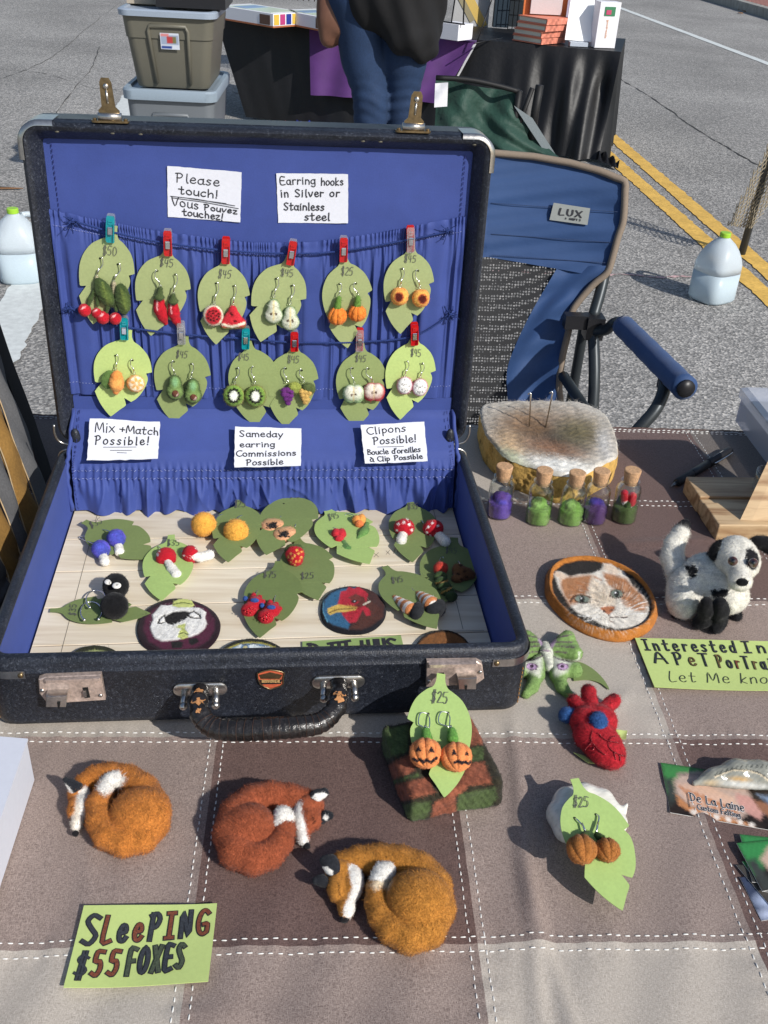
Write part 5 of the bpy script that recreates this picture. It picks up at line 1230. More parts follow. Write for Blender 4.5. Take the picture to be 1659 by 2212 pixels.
        m.add(V,[[0,k+1,(k+1)%16+1] for k in range(16)]); m.obj('worn_patch',tan_,ho)
    # badge
    bp=[(556,1455),(563,1452),(572,1449),(584,1447),(598,1449),(608,1451),(614,1454),(611,1466),(612,1476),(606,1482),(596,1485),(584,1489),(572,1484),(562,1478),(557,1466)]
    bo=plate_px('badge',bp,.0008,mat('orange_badge',S(198,86,52),rough=.5,namt=.2,nscale=500,nscale2=90,namt2=.3),bev=.0001); ring=MB(); Lr=[fl(u,v,.0010) for u,v in bp]; ring.tube(Lr,.0006,6,closed=True); ring.obj('badge_rim',BR,bo)
    plate_px('badge_crest',[(560,1456),(584,1450),(610,1456),(604,1464),(564,1464)],.0004,BR,.0009,bo,0); plate_px('badge_band',[(561,1467),(609,1466),(607,1475),(565,1476)],.0004,black,.0009,bo,0)
    m=MB(); write(m,'TRAVEL',lambda s_,t_:(s_,t_),1,.12,wob=0); V=[]
    for s_,t_,_ in np.vstack(m.V): V.append(fl(565+s_*41,1474.5-6*t_,.0016))
    m2=MB(); m2.add(V,None,np.vstack(m.F4))
    m2.obj('badge_lettering',mat('gold_print',S(180,140,84),rough=.5),bo,smooth=False)
    # scuffs
    m=MB(); rg=random.Random(8)
    for q in range(70):
        u=rg.uniform(330,420) if q<45 else rg.uniform(60,1080); v=1500+rg.uniform(-12,30)+(u-370)*-.18 if q<45 else rg.uniform(1440,1530)
        a_=fl(u,v,.0002); b_=fl(u+rg.uniform(1,5),v-rg.uniform(-1,3),.0002); m.tube([a_,b_],.00016,3,False)
    m.obj('scuff_marks',mat('grey_scuff',S(110,114,122),rough=.8),root,kind='stuff')
    return root
SUIT=suitcase()
# ================================================================== WOODEN BOARD IN THE TRAY
def board():
    root=empty('wooden_board',Matrix.Identity(4),'pale slatted wooden board lying in the bottom of the suitcase tray','board')
    m=bpy.data.materials.new('pale_birch'); m.use_nodes=True; n=m.node_tree.nodes; l=m.node_tree.links; p=n['Principled BSDF']; p.inputs['Roughness'].default_value=.6
    tc=n.new('ShaderNodeTexCoord'); mp_=n.new('ShaderNodeMapping'); mp_.inputs['Scale'].default_value=(9,110,60); mp_.inputs['Rotation'].default_value=(0,0,-PSI); l.new(tc.outputs['Object'],mp_.inputs[0])
    t=n.new('ShaderNodeTexNoise'); t.inputs['Scale'].default_value=1.0; t.inputs['Detail'].default_value=5; t.inputs['Distortion'].default_value=.6; l.new(mp_.outputs[0],t.inputs[0])
    oi=n.new('ShaderNodeObjectInfo')
    r=n.new('ShaderNodeValToRGB'); r.color_ramp.elements[0].position=.32; r.color_ramp.elements[0].color=(*S(212,194,164),1); r.color_ramp.elements[1].position=.62; r.color_ramp.elements[1].color=(*S(232,219,194),1); l.new(t.outputs[0],r.inputs[0])
    x=n.new('ShaderNodeVectorMath'); x.operation='SCALE'; mr=n.new('ShaderNodeMapRange'); mr.inputs[3].default_value=.9; mr.inputs[4].default_value=1.04; l.new(oi.outputs['Random'],mr.inputs[0]); l.new(r.outputs[0],x.inputs[0]); l.new(mr.outputs[0],x.inputs['Scale']); l.new(x.outputs[0],p.inputs['Base Color'])
    T=Surf((0,0,BZ-.0009),EX,EY)
    seams=[((180,1109),(940,1083)),((313,1165),(806,1158)),((178,1236),(901,1222)),((287,1310),(632,1299)),((135,1396),(909,1371))]
    def yl(u,v): q=T.at(u,v)-SO; return q@EX,q@EY
    ys=[(.0135,.0135)]
    for a,b in reversed(seams[1:]):
        (x0,y0),(x1,y1)=yl(*a),yl(*b); k=(y1-y0)/(x1-x0); ys.append((y0+k*(-SW+.0135-x0),y0+k*(-.0135-x0)))
    ys.append((SD-.014,SD-.014))
    x0,x1=-SW+.0142,-.0142
    for i in range(len(ys)-1):
        (a0,a1),(b0,b1)=ys[i],ys[i+1]; g=.0006
        V=[]
        for z in (.0088,BZ-.0007,BZ):
            e=0 if z<BZ else .0003
            for x_,y_ in ((x0+e,a0+g+e),(x1-e,a1+g+e),(x1-e,b1-g-e),(x0+e,b0-g-e)): V.append(SO+EX*x_+EY*y_+EZ*z)
        mb=MB(); F=[[8,9,10,11],[3,2,1,0]]
        for L_ in (0,4):
            for k in range(4): F.append([L_+k,L_+(k+1)%4,L_+4+(k+1)%4,L_+4+k])
        mb.add(V,None,F); mb.obj('plank',m,root,smooth=False)
    bk=mat('dark_seam',S(86,48,36),rough=.8)
    mb=MB(); mb.box(SO+EX*(-SW/2)+EY*(SD/2)+EZ*.0119,(SW/2-.0145,SD/2-.0145,.0013),np.array([EX,EY,EZ]).T); mb.obj('backing_board',bk,root,smooth=False)
    pc=mat('pencil_line',S(120,110,96),rough=.8); mb=MB()
    for P in ([(210,1112),(130,1417)],[(936,1100),(1000,1359)],[(958,1364),(1045,1362)]):
        q=[TRAY.at(u,v) for u,v in P]; L=TRAY.loc(np.array([q[0]+(q[1]-q[0])*t for t in np.linspace(0,1,30)]),SO); V=MB(); ribbon(V,L[:,:2],.0005,BZ*0+.0002); W_=np.vstack(V.V); mb.add(np.array([SO+EX*a+EY*b+EZ*(BZ+c) for a,b,c in W_]),None,V.F4[0])
    mb.obj('pencil_line',pc,root,smooth=False,kind='stuff'); mb=MB()
    V=MB()
    for dx in (0,14,30,52): pass
    for P in ([(808,1203),(818,1194)],[(808,1195),(818,1203)],[(834,1198),(842,1189)],[(834,1190),(842,1198)],[(850,1196),(854,1184)],[(858,1194),(862,1183)]):
        q=[TRAY.at(u,v) for u,v in P]; L=TRAY.loc(np.array(q),SO); V=MB(); ribbon(V,L[:,:2],.0004,.0002); W_=np.vstack(V.V); mb.add(np.array([SO+EX*a+EY*b+EZ*(BZ+c) for a,b,c in W_]),None,V.F4[0])
    mb.obj('pencil_mark',pc,root,smooth=False,kind='stuff')
board()
# ================================================================== NOTES
WN=S(212,214,224)
def under(sh,mb,rows,pen=.0005):
    for r_ in rows: sh.stroke(mb,r_,pen,smooth=False)
s=Sheet(LID,[(361,358),(522,372),(519,480),(363,468)],'note','white note reading Please touch in English and French, upper left of the lid','note',WN,ragged=.0002); m=MB()
s.line(m,'Please',.12,.70,.29,.31,.17,pen=.0009); s.line(m,'touch!',.16,.68,.52,.55,.15,pen=.0010); s.line(m,'Vous',.06,.42,.76,.80,.17,pen=.0009); s.line(m,'Pouvez',.50,.95,.80,.83,.11,pen=.0010); s.line(m,'touchez!',.20,.76,.94,.98,.13,pen=.0010)
under(s,m,([(.04,.58),(.4,.60),(.92,.67)],[(.06,.61),(.5,.65),(.97,.72)],[(.3,.60),(.8,.64)])); s.settle(m).obj('writing',INK(),s.root,smooth=False)
s=Sheet(LID,[(597,374),(752,376),(752,482),(601,481)],'note','white note about earring hooks in silver or stainless steel, upper middle of the lid','note',WN,ragged=.0002); m=MB()
s.line(m,'Earring',.05,.54,.22,.20,.15,pen=.0009); s.line(m,'hooks',.62,.93,.23,.22,.15,pen=.0009); s.line(m,'in Silver or',.05,.88,.47,.45,.15,pen=.0010,gap=.2); s.line(m,'Stainless',.09,.66,.73,.74,.15,pen=.0010); s.line(m,'steel',.38,.74,.94,.94,.15,pen=.0010); s.settle(m).obj('writing',INK(),s.root,smooth=False)
NOTS=None
def bridge_surf():
    a=SO+EX*(-SW/2)+EY*.2985+EZ*.0735; top=(LB-LN*REC)-EX*SW/2+LUP*.018+LN*.0035
    b=SO+EX*(-SW/2)+EY*.2868+EZ*.0560
    Y=top-b; return Surf(a+EZ*.0085-EY*.003,EX,Y)
BS=bridge_surf()
s=Sheet(BS,[(194,904),(346,912),(341,992),(188,995)],'note','white note reading Mix + Match Possible, lower left of the three','note',WN,ragged=.0004); m=MB()
s.line(m,'Mix',.09,.36,.33,.32,.24,pen=.0010); s.line(m,'+Match',.44,.985,.31,.36,.19,pen=.0011); s.line(m,'Possible!',.10,.86,.62,.62,.20,pen=.0012,gap=.3)
under(s,m,([(.22,.69),(.68,.68)],[(.32,.765),(.62,.765)],[(.42,.82),(.55,.83)])); s.settle(m).obj('writing',INK(),s.root,smooth=False)
s=Sheet(BS,[(508,922),(651,926),(650,1007),(506,1010)],'note','white note about same day earring commissions, centre of the lower three','note',WN,ragged=.0003); m=MB()
s.line(m,'Sameday',.07,.72,.25,.24,.15,pen=.0010); s.line(m,'earring',.08,.60,.51,.49,.13,pen=.0010); s.line(m,'Commissions',.03,.92,.74,.72,.14,pen=.0010); s.line(m,'Possible',.18,.73,.96,.95,.14,pen=.0010); s.settle(m).obj('writing',INK(),s.root,smooth=False)
s=Sheet(BS,[(779,919),(916,911),(924,997),(788,1002)],'note','white note about clip ons with a French line, lower right of the three','note',WN,ragged=.0003); m=MB()
s.line(m,'Clipons',.09,.70,.26,.22,.18,pen=.0010); s.line(m,'Possible!',.17,.85,.52,.50,.18,pen=.0011); under(s,m,([(.23,.59),(.64,.60)],))
s.line(m,"Boucle d'oreilles",.06,.90,.78,.76,.13,pen=.0009,gap=.12); s.line(m,'à Clip Possible',.09,.92,.96,.93,.12,pen=.0009,gap=.12); s.settle(m).obj('writing',INK(),s.root,smooth=False)
# ================================================================== LEAF CARDS
_LT=[((1128,560),1),((1172,560),1),((1173,600),0),((1186,632),0),((1215,650),0),((1260,695),0),((1285,745),0),((1299,806),0),((1296,815),1),((1266,827),1),((1279,860),0),((1272,905),0),((1250,960),0),((1225,1000),0),((1197,1027),0),((1188,1026),0),((1152,1008),1),((1164,1045),0),((1162,1062),0),((1130,1095),0),((1090,1140),0),((1078,1142),0),((1045,1105),0),((1015,1060),0),((988,1000),0),((988,985),0),((1022,925),1),((988,931),0),((980,915),0),((972,860),0),((973,800),0),((991,740),0),((1030,682),0),((1080,648),0),((1108,632),0),((1124,600),0)]
def leaf_outline(mirror=False,ws=1.0):
    P=np.array([p for p,_ in _LT],float); c=[k for _,k in _LT]; S0=np.array([1150,560.]);T0=np.array([1080,1145.])
    n=len(P); out=[]
    for i in range(n):
        out.append(P[i])
        if c[i] and c[(i+1)%n]: continue
        a,b,d,e=P[i-1] if not c[i] else 2*P[i]-P[(i+1)%n],P[i],P[(i+1)%n],P[(i+2)%n] if not c[(i+1)%n] else 2*P[(i+1)%n]-P[i]
        for t in (.33,.66): out.append(.5*((2*b)+(d-a)*t+(2*a-5*b+4*d-e)*t*t+(3*b-a-3*d+e)*t**3))
    P=np.array(out); ax=(T0-S0)/np.linalg.norm(T0-S0); L=np.linalg.norm(T0-S0); pr=np.array([-ax[1],ax[0]])     # right-hand side when y is down
    al=(P-S0)@ax/L; pe=(P-S0)@pr/L
    if mirror: pe=-pe; al,pe=al[::-1],pe[::-1]
    return al,pe*ws
PAP={'olive':S(154,166,106),'moss':S(138,154,90),'lime':S(178,200,112),'dark':S(116,134,74),'pale':S(162,192,104),'deep':S(106,124,66)}  # lime: card tint lightened to stand for direct sun on two lid leaves
def leaf(surf,Sp,Tp,shade,label,group,price=None,holes=(),mirror=False,ws=1.0,off=.004,lift=(0,0),curl=.0,name='leaf_card',ppen=.0005,rot=0,phi=None):
    O=surf.at((Sp[0]+Tp[0])/2,(Sp[1]+Tp[1])/2); M=surf.mat(O)
    S1=surf.loc(surf.at(*Sp,off+lift[0]),O); T1=surf.loc(surf.at(*Tp,off+lift[1]),O); ax=(T1-S1)[:2]; L=np.linalg.norm(ax); ax/=L; pr=np.array([ax[1],-ax[0]])*-1
    # local y is up in the picture: the right-hand side of the px template
    pr=np.array([ax[1],-ax[0]])
    al,pe=leaf_outline(mirror,ws)
    P=S1[:2]+al[:,None]*ax*L+pe[:,None]*pr*L
    root=empty(name,M,label,'earring card',group)
    zf=lambda p: (lambda a,e: (off+lift[0]*(1-a)+lift[1]*a)+curl*(e/.28)**2+curl*.5*np.sin(a*3))(((p-S1[:2])@ax)/L,((p-S1[:2])@pr)/L)
    m=MB(); m.prism(P,-.0004,0,Zf=zf)
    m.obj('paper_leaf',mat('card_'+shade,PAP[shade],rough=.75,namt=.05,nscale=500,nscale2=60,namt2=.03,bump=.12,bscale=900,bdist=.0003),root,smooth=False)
    if holes:
        m=MB()
        for u,v in holes:
            q=surf.loc(surf.at(u,v,off),O); th=np.arange(12)*PI/6; r_=.0010; z=float(zf(np.array([q[:2]]))[0])+.0003
            m.add([[q[0],q[1],z]]+[[q[0]+r_*math.cos(a),q[1]+r_*math.sin(a),z] for a in th],[[0,k+1,(k+1)%12+1] for k in range(12)])
        m.obj('punched_hole',mat('black_void'),root,smooth=False)
    if price:
        txt,(u,v),w,ang,h=price; q=surf.loc(surf.at(u,v,off),O); mp_=mpp(surf.at(u,v,off)); X=surf.loc(surf.at(u+math.cos(ang)*10,v+math.sin(ang)*10,off),O)-q; Yd=surf.loc(surf.at(u+math.sin(ang)*10,v-math.cos(ang)*10,off),O)-q
        X=X[:2]/10;Yd=Yd[:2]/10; m=MB()
        write(m,txt,lambda s_,b:q[:2]+X*(s_-.5)*w+Yd*(b-.5)*h,h,ppen,z=0,wob=.03,seed=int(u),gap=.12)
        V=np.vstack(m.V); V[:,2]=zf(V[:,:2])+.0008
        m2=MB(); m2.add(V,None,np.vstack(m.F4)); m2.obj('price_writing',PENCIL(),root,smooth=False)
    return root
g1='leaf cards hanging in the lid'
lidleaves=[
 ((246,487),(200,700),'olive','cherry earrings, first in the top row',('$50',(238,541),30,.05,19),((217,557),(255,570)),.92),
 ((364,528),(325,725),'olive','chili pepper earrings, second in the top row',('$45',(360,567),28,.12,17),((340,585),(378,593)),1.0),
 ((488,548),(466,744),'olive','watermelon earrings, third in the top row',('$45',(486,591),28,.1,17),((467,611),(505,617)),.98),
 ((628,548),(562,738),'olive','pear earrings, fourth in the top row',('$45',(620,588),26,.1,15),((597,601),(631,616)),1.02),
 ((741,545),(750,752),'olive','bright orange pumpkin earrings, fifth in the top row',('$25',(750,585),25,.05,17),((733,613),(769,612)),.92),
 ((889,522),(864,721),'olive','peach earrings, right end of the top row',('$45',(886,558),25,.1,15),((868,580),(903,584)),.97),
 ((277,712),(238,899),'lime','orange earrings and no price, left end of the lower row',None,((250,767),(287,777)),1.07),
 ((399,722),(375,913),'moss','avocado earrings, second in the lower row',('$45',(393,765),24,.1,15),((376,781),(413,786)),1.03),
 ((535,733),(553,921),'moss','kiwi earrings, third in the lower row',('$45',(526,770),23,.05,14),((512,795),(548,793)),.98),
 ((636,737),(616,923),'moss','grape earrings, fourth in the lower row',('$45',(634,775),25,.05,15),((618,795),(652,799)),1.0),
 ((779,737),(771,925),'moss','apple half earrings, fifth in the lower row',('$45',(779,774),23,.05,14),((762,795),(796,796)),.98),
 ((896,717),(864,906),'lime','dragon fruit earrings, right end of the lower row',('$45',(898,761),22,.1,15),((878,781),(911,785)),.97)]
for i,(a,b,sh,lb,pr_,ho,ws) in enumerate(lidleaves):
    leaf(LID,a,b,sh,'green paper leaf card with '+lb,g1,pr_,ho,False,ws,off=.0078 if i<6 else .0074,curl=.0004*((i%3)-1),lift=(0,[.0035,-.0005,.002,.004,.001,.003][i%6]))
# ================================================================== STRINGS AND CLIPS
def cord(pts,off,label,knots):
    P=cr([LID.at(u,v,off) for u,v in pts],14); O=P[len(P)//2]; m=MB(); n=len(P)
    T=np.gradient(P,axis=0); L=np.concatenate([[0],np.cumsum(np.linalg.norm(np.diff(P,axis=0),axis=1))]); N_=300; Q=np.stack([np.interp(np.linspace(0,L[-1],N_*3),L,P[:,k]) for k in range(3)],-1)
    a=np.linspace(0,L[-1]/.0035*2*PI,N_*3)
    root=empty('yarn_string',Matrix.Translation(Vector(O)),label,'string')
    for ph in (0,PI): m.tube(Q-O+LUP*(np.sin(a+ph)*.0005)[:,None]+LN*(np.cos(a+ph)*.0005)[:,None],.00062,5)
    ml=mat('navy_yarn',S(34,56,122),rough=.95,namt=.2,nscale=800); m.obj('yarn',ml,root)
    for u,v,k in knots:
        c=LID.at(u,v,off)-O; m=MB(); r=random.Random(int(u))
        for q in range(26): d=np.array([r.gauss(0,1) for _ in range(3)])*.0028; m.tube(cr([c+d*.3,c+d*.8+np.array([r.gauss(0,.0008) for _ in range(3)]),c+d*1.4],3),.0004,4,False)
        m.ball(c,.0016,8); m.obj('frayed_knot',ml,root)
cord([(157,477),(237,500),(339,522),(487,541),(632,548),(742,542),(887,517),(969,500)],.0082,'upper navy yarn string strung across the gathered pocket',[(157,477,0),(969,499,0)])
cord([(154,666),(200,690),(268,706),(391,722),(530,732),(640,740),(776,739),(893,726),(974,680)],.0085,'lower navy yarn string strung across the gathered pocket',[(154,666,0),(974,679,0)])
def clip(u,v,v2,col,label,ang=0,back=None):
    cols={'red':(.75,.02,.02),'teal':(.02,.62,.68),'clear':(.9,.9,.9)}
    mt=glassy('clip_%s_plastic'%col,cols[col],base=.08,rough=.08,diff={'red':.55,'teal':.35,'clear':.12}[col])
    bk=back or 'clear'; mt2=glassy('clip_%s_plastic'%bk,cols[bk],base=.08,rough=.08,diff={'red':.55,'teal':.35,'clear':.12}[bk])
    a=LID.at(u,v,.0095); H=abs(v2-v)*mpp(a); w=.0036
    c=LID.at(u,(v+v2)/2,.0098); mtx=LID.mat(c)@Matrix.Rotation(ang,4,'Z')
    root=empty('craft_clip',mtx,label,'clip','plastic craft clips holding the leaf cards')
    def jaw(z0,tilt,nm,mtl,long):
        m=MB(); P=[(-w,-H/2+.001),(-w*.8,-H/2),(w*.8,-H/2),(w,-H/2+.001),(w,H/2-.0018+long),(w*.75,H/2+long),(-w*.75,H/2+long),(-w,H/2-.0018+long)]
        m.prism(P,z0,z0+.0011,Zf=lambda p:tilt*np.maximum(p[:,1],-.002)); 
        for s_ in (-1,1): m.box((s_*(w-.0004),-.002,z0+.0022 if z0>0 else z0-.001),(.0004,H*.32,.0013))
        m.box((0,H*.22,z0+.0016+tilt*H*.22 if z0>0 else z0-.0008),(w*.55,.0007,.0004)); m.box((0,H*.32,z0+.0016+tilt*H*.32 if z0>0 else z0-.0008),(w*.55,.0007,.0004))
        m.obj(nm,mtl,root,smooth=False)
    jaw(.0008,.09,'front_jaw',mt,0); jaw(-.0022,-.03,'back_jaw',mt2,.0012)
    m=MB(); m.box((0,-.0008,.0042),(w*.52,.0030,.0007)); m.tube([(-w*.5,.0022,.0044),(w*.5,.0022,.0044)],.0008,8); m.tube([(-w*.5,-.0036,.0042),(w*.5,-.0036,.0042)],.0006,8); m.obj('steel_band',mat('polished_steel',(.85,.85,.85),rough=.12,metal=1,namt=.03),root,smooth=False)
for a in [(239,465,524,'teal','teal clip at the left end of the upper string',-.1),(363,497,553,'red','red clip on the upper string above the chili peppers',-.03),(488,514,570,'red','red clip on the upper string above the watermelon',-.05,'red'),(630,519,573,'red','red clip on the upper string above the pears',-.15),(742,512,566,'red','red clip on the upper string above the orange pumpkins',0),(887,490,546,'clear','clear clip at the right end of the upper string',.06,'red'),
          (269,684,735,'teal','teal clip at the left end of the lower string',-.05),(392,695,745,'clear','clear clip on the lower string above the avocados',0),(531,706,755,'teal','teal clip on the lower string above the kiwis',-.04),(636,714,760,'red','red clip on the lower string above the grapes',0),(777,710,761,'clear','clear clip on the lower string above the apple halves',0,'red'),(895,698,747,'red','red clip at the right end of the lower string',.05,'red')]:
    u,v,v2,c,lb=a[:5]; clip(u,v,v2,c,lb,a[5],a[6] if len(a)>6 else None)
# ================================================================== EARRINGS
def hook(F_,hole,ring,h0,h1,par,style='wire',bulge=5):
    """ear wire from the punched hole to the ring on top of the charm; px, heights in px"""
    hu,hv=hole; ru,rv=ring; side=1 if ru<=hu else -1
    pts=[(hu,hv,h0),(hu+side*1.5,hv-2,h0+bulge*.7),(hu+side*4.5,hv+2,h0+bulge),(hu+side*5,hv+(rv-hv)*.35,h0+bulge),((hu+ru)/2+side*1.5,hv+(rv-hv)*.62,h1+2),(ru+side*.4,rv-5,h1+1)]
    m=MB(); P=cr([F_.p(*q) for q in pts],5); m.tube(P,.00042,6)
    a,b=F_.p((hu*.35+ru*.65)+side*2,hv+(rv-hv)*.55,h1+2.4),F_.p(ru+side*.8,rv-7,h1+1.4); m.tube([a,b],.00068,6)
    th=np.arange(14)*2*PI/14; c=F_.p(ru,rv-2.5,h1+.8); m.tube([c+np.array([math.cos(t)*.0011,math.sin(t)*.0013,.0]) for t in th],.0003,5,closed=True)
    m.obj('ear_wire',SILVER(),par)
def E_(label,surf,u,v,group='felt fruit earrings hanging in the lid',name='felt_earring'):
    return Felt(surf,u,v,name,label,'earring',group)
R_=S(196,22,38); DG=S(66,84,44)
H0=23.; H1=28.
# cherries
for k,(ring,hole,lf,lr,cs,lb) in enumerate([((209,599),(217,557),(221,632,17,30),.12,[(183,670,14),(209,676,11)],'left'),((246,611),(255,570),(261,646,16,31),-.2,[(222,686,14.5),(249,688,13)],'right')]):
    f=E_('cherry pair earring with a dark green felt leaf, %s one of two'%lb,LID,*ring)
    hook(f,hole,ring,H0,H1,f.root)
    f.blob('stem',[f.K((ring[0],ring[1]+2,H1),(ring[0]-1,ring[1]+22,H1),4.2,3.6,S(178,166,132))]+f.chain([(ring[0]-1,ring[1]+20,H1,3.5),((ring[0]+cs[0][0])/2-1,(ring[1]+cs[0][1])/2+12,H1+2,5),(cs[0][0]+8,cs[0][1]-12,H1+3,4)],DG)+f.chain([(ring[0],ring[1]+20,H1,3.5),(cs[1][0]+2,cs[1][1]-18,H1+3,4)],DG),k=1,fz=300)
    f.blob('leaf',[f.E(lf[0]+4,lf[1],H1+7,(lf[2],lf[3]+4,5),S(62,80,42),rot=lr+.25),f.E(lf[0]+8,lf[1]+4,H1+9,(lf[2]*.5,lf[3]*.7,5),S(92,112,50),rot=lr+.3)],k=2,fz=700,layers=[('L',[(lf[0],lf[1]-22),(lf[0]+6,lf[1]),(lf[0]+12,lf[1]+26)],1.3,S(112,128,56),1.5)],lump=.9)
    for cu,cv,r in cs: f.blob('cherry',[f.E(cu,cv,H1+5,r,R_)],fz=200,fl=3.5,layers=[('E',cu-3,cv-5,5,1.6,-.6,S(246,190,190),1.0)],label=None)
# chilis
for pts,ring,hole,lb in (([(344,652,16,12),(346,668,17,13),(352,684,17,10.5),(358,697,16,5)],(346,621),(340,585),'left'),([(374,661,17,11),(376,676,19,11.5),(381,692,18,8.5),(388,707,17,3)],(374,636),(378,593),'right')):
    f=E_('red felt chili pepper earring with green cap, %s one'%lb,LID,*ring); hook(f,hole,ring,H0,H1,f.root)
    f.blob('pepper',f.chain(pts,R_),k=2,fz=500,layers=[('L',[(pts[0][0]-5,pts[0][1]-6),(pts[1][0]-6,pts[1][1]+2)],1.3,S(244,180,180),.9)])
    f.blob('green_cap',[f.K((ring[0],ring[1]+3,H1),(pts[0][0],pts[0][1]-11,H1),5,8,S(72,88,48)),f.E(pts[0][0],pts[0][1]-10,H1,(11,6,10),S(72,88,48))],k=1.5,fz=250)
def disc(f,u,v,h,rx,ry,th,col,rot=0,tilt=0): return f.E(u,v,h,(rx,ry,th),col,rot=rot,tilt=tilt)
# watermelon
f=E_('round red watermelon slice earring with black seeds',LID,461,655); hook(f,(467,611),(463,656),H0,H1,f.root)
sd_=[('E',461+12*math.cos(a)*q,682+11*math.sin(a)*q,2.3,3,a,S(60,16,18),.6) for a,q in [(k*PI/5+.2,1) for k in range(10)]+[(k*PI/2,.45) for k in range(4)]]
f.blob('slice',[disc(f,461,682,H1+2,22,24,11,S(70,96,48)),disc(f,461,682,H1+6,21,22.5,9,S(232,220,196))],k=1,layers=[('E',461,682,17.5,19.5,0,S(214,40,52),1)]+sd_,fz=700,h=1.3)
f=E_('wedge-shaped watermelon slice earring with green rind',LID,503,662); hook(f,(505,617),(503,661),H0,H1,f.root)
def tri(P_,d): return d
f.blob('wedge',[f.K((503,668,H1+3),(486,697,H1+3),6,8,S(214,40,52)),f.K((503,668,H1+3),(521,697,H1+3),6,8,S(214,40,52)),f.K((486,698,H1+3),(521,698,H1+3),8,8,S(214,40,52)),f.E(503,690,H1+3,(15,14,9),S(214,40,52)),f.K((484,706,H1+3),(524,703,H1+3),6.5,6.5,S(76,104,50))],k=2.5,layers=[('L',[(480,701),(503,706),(528,698)],2.6,S(232,222,196),1)]+[('E',u,v,2.2,3.2,.3,S(40,12,14),.5) for u,v in ((501,681),(508,694),(499,677))],fz=600,h=1.3)
# pears
for (cu,cv),ring,hole,lb in (((591,673),(592,642),(597,601),'left'),((627,688),(627,657),(631,616),'right')):
    f=E_('halved white pear earring with green skin, %s one'%lb,LID,*ring); hook(f,hole,ring,H0,H1,f.root)
    sh=lambda g,c,o,s_: [f.E(cu,cv+8,H1+o,(19.5*s_,18*s_,g),c),f.E(cu,cv-10,H1+o,(13*s_,17*s_,g),c)]
    f.blob('pear',sh(10,S(104,140,78),2,1)+[f.E(cu,cv+8,H1+7,(16,14.5,6.5),S(230,228,208)),f.E(cu,cv-10,H1+7,(9.5,13,6.5),S(230,228,208))],k=2.5,layers=[('L',[(cu,cv-22),(cu,cv+18)],1.6,S(226,204,140),1.2),('E',cu-5,cv+5,2.4,3.4,.5,S(82,44,30),.5),('E',cu+5,cv+5,2.4,3.4,-.5,S(82,44,30),.5)],fz=500,h=1.3)
def pumpkin(f,cu,cv,h,r,col,sq=.9,ribs=8,stem=None,layers=None,fz=700,flat=.55,tilt=0,dk=.72,hh=1.3,ax=(0,0)):
    c=f.p(cu,cv,h); m_=f.m
    def mod(P,d):
        q=P-c; a=np.arctan2(q[:,0],q[:,2]); rr=np.linalg.norm(q[:,[0,2]],axis=1); 
        return d+ (np.abs(np.sin(a*ribs/2+.4))**.5*-1+1)*r*m_*.16*np.clip(rr/(r*m_)*1.6,0,1)
    def pf(P,N,C):
        q=P-c/m_; a=np.arctan2(q[:,0],q[:,2]); g=1-np.abs(np.sin(a*ribs/2+.4))**.4; return C*(1-.25*g[:,None])
    return f.blob('pumpkin',[f.E(cu,cv,h,(r,r*sq,r*.92),col)],k=1,mod=mod,layers=layers,fz=fz,h=hh)
for (cu,cv,r),ring,hole,lb in (((729,683,21),(732,641),(733,613),'left'),((772,677,19.5),(773,640),(769,612),'right')):
    f=E_('plain bright orange felt pumpkin earring, %s one'%lb,LID,*ring); hook(f,hole,ring,H0,H1,f.root)
    pumpkin(f,cu,cv,H1+6,r,S(238,128,40)); f.blob('stem',[f.K((ring[0],ring[1]+4,H1+2),(cu,cv-r*.8,H1+4),5.5,8,S(98,138,52))],fz=200)
for (cu,cv,r),ring,hole,lb,du in (((863,641,19),(865,620),(868,580),'left',-1),((909,645,19),(907,622),(903,584),'right',4)):
    f=E_('halved peach earring with dark stone, %s one'%lb,LID,*ring); hook(f,hole,ring,H0,H1,f.root)
    f.blob('peach',[f.E(cu,cv,H1+4,(r,r,r*.75),S(238,158,70)),f.E(cu-5,cv-9,H1+4,(9,8,11),S(238,158,70)),f.E(cu+6,cv-9,H1+4,(9,8,11),S(238,158,70))],k=2,layers=[('E',cu,cv,r*.8,r*.78,0,S(240,176,72),1.5),('E',cu+du,cv+1,10.5,11.5,0,S(204,84,44),1.6),('E',cu+du,cv+1,8,9.5,0,S(92,30,24),1)],fz=500)
# lower row
f=E_('whole orange earring with nub and green felt leaf',LID,250,797); hook(f,(250,767),(250,798),H0-1,H1-2,f.root)
f.blob('leaf',[f.E(235,820,H1+2,(16,22,5),S(92,124,58),rot=-.4)],fz=300); f.blob('orange',[f.E(252,828,H1+6,(16,18,15),S(238,160,76)),f.E(251,847,H1+6,(6,5,6),S(236,138,60)),f.E(252,812,H1+6,(11,11,11),S(236,146,64))],k=3,fz=500)
f=E_('round cut orange slice earring',LID,290,807); hook(f,(287,777),(290,808),H0-1,H1-2,f.root)
f.blob('slice',[disc(f,293,829,H1+2,18.5,19,12,S(236,158,72)),disc(f,294,829,H1+6,17,17.5,9,S(240,190,110))],k=1,layers=[('E',295,829,15.5,16,0,S(246,228,196),.8)]+[('E',295+8.6*math.cos(a),829+9*math.sin(a),5.6,3.2,a,S(238,172,84),.7) for a in [k*PI/3+.3 for k in range(6)]],fz=500,h=1.2)
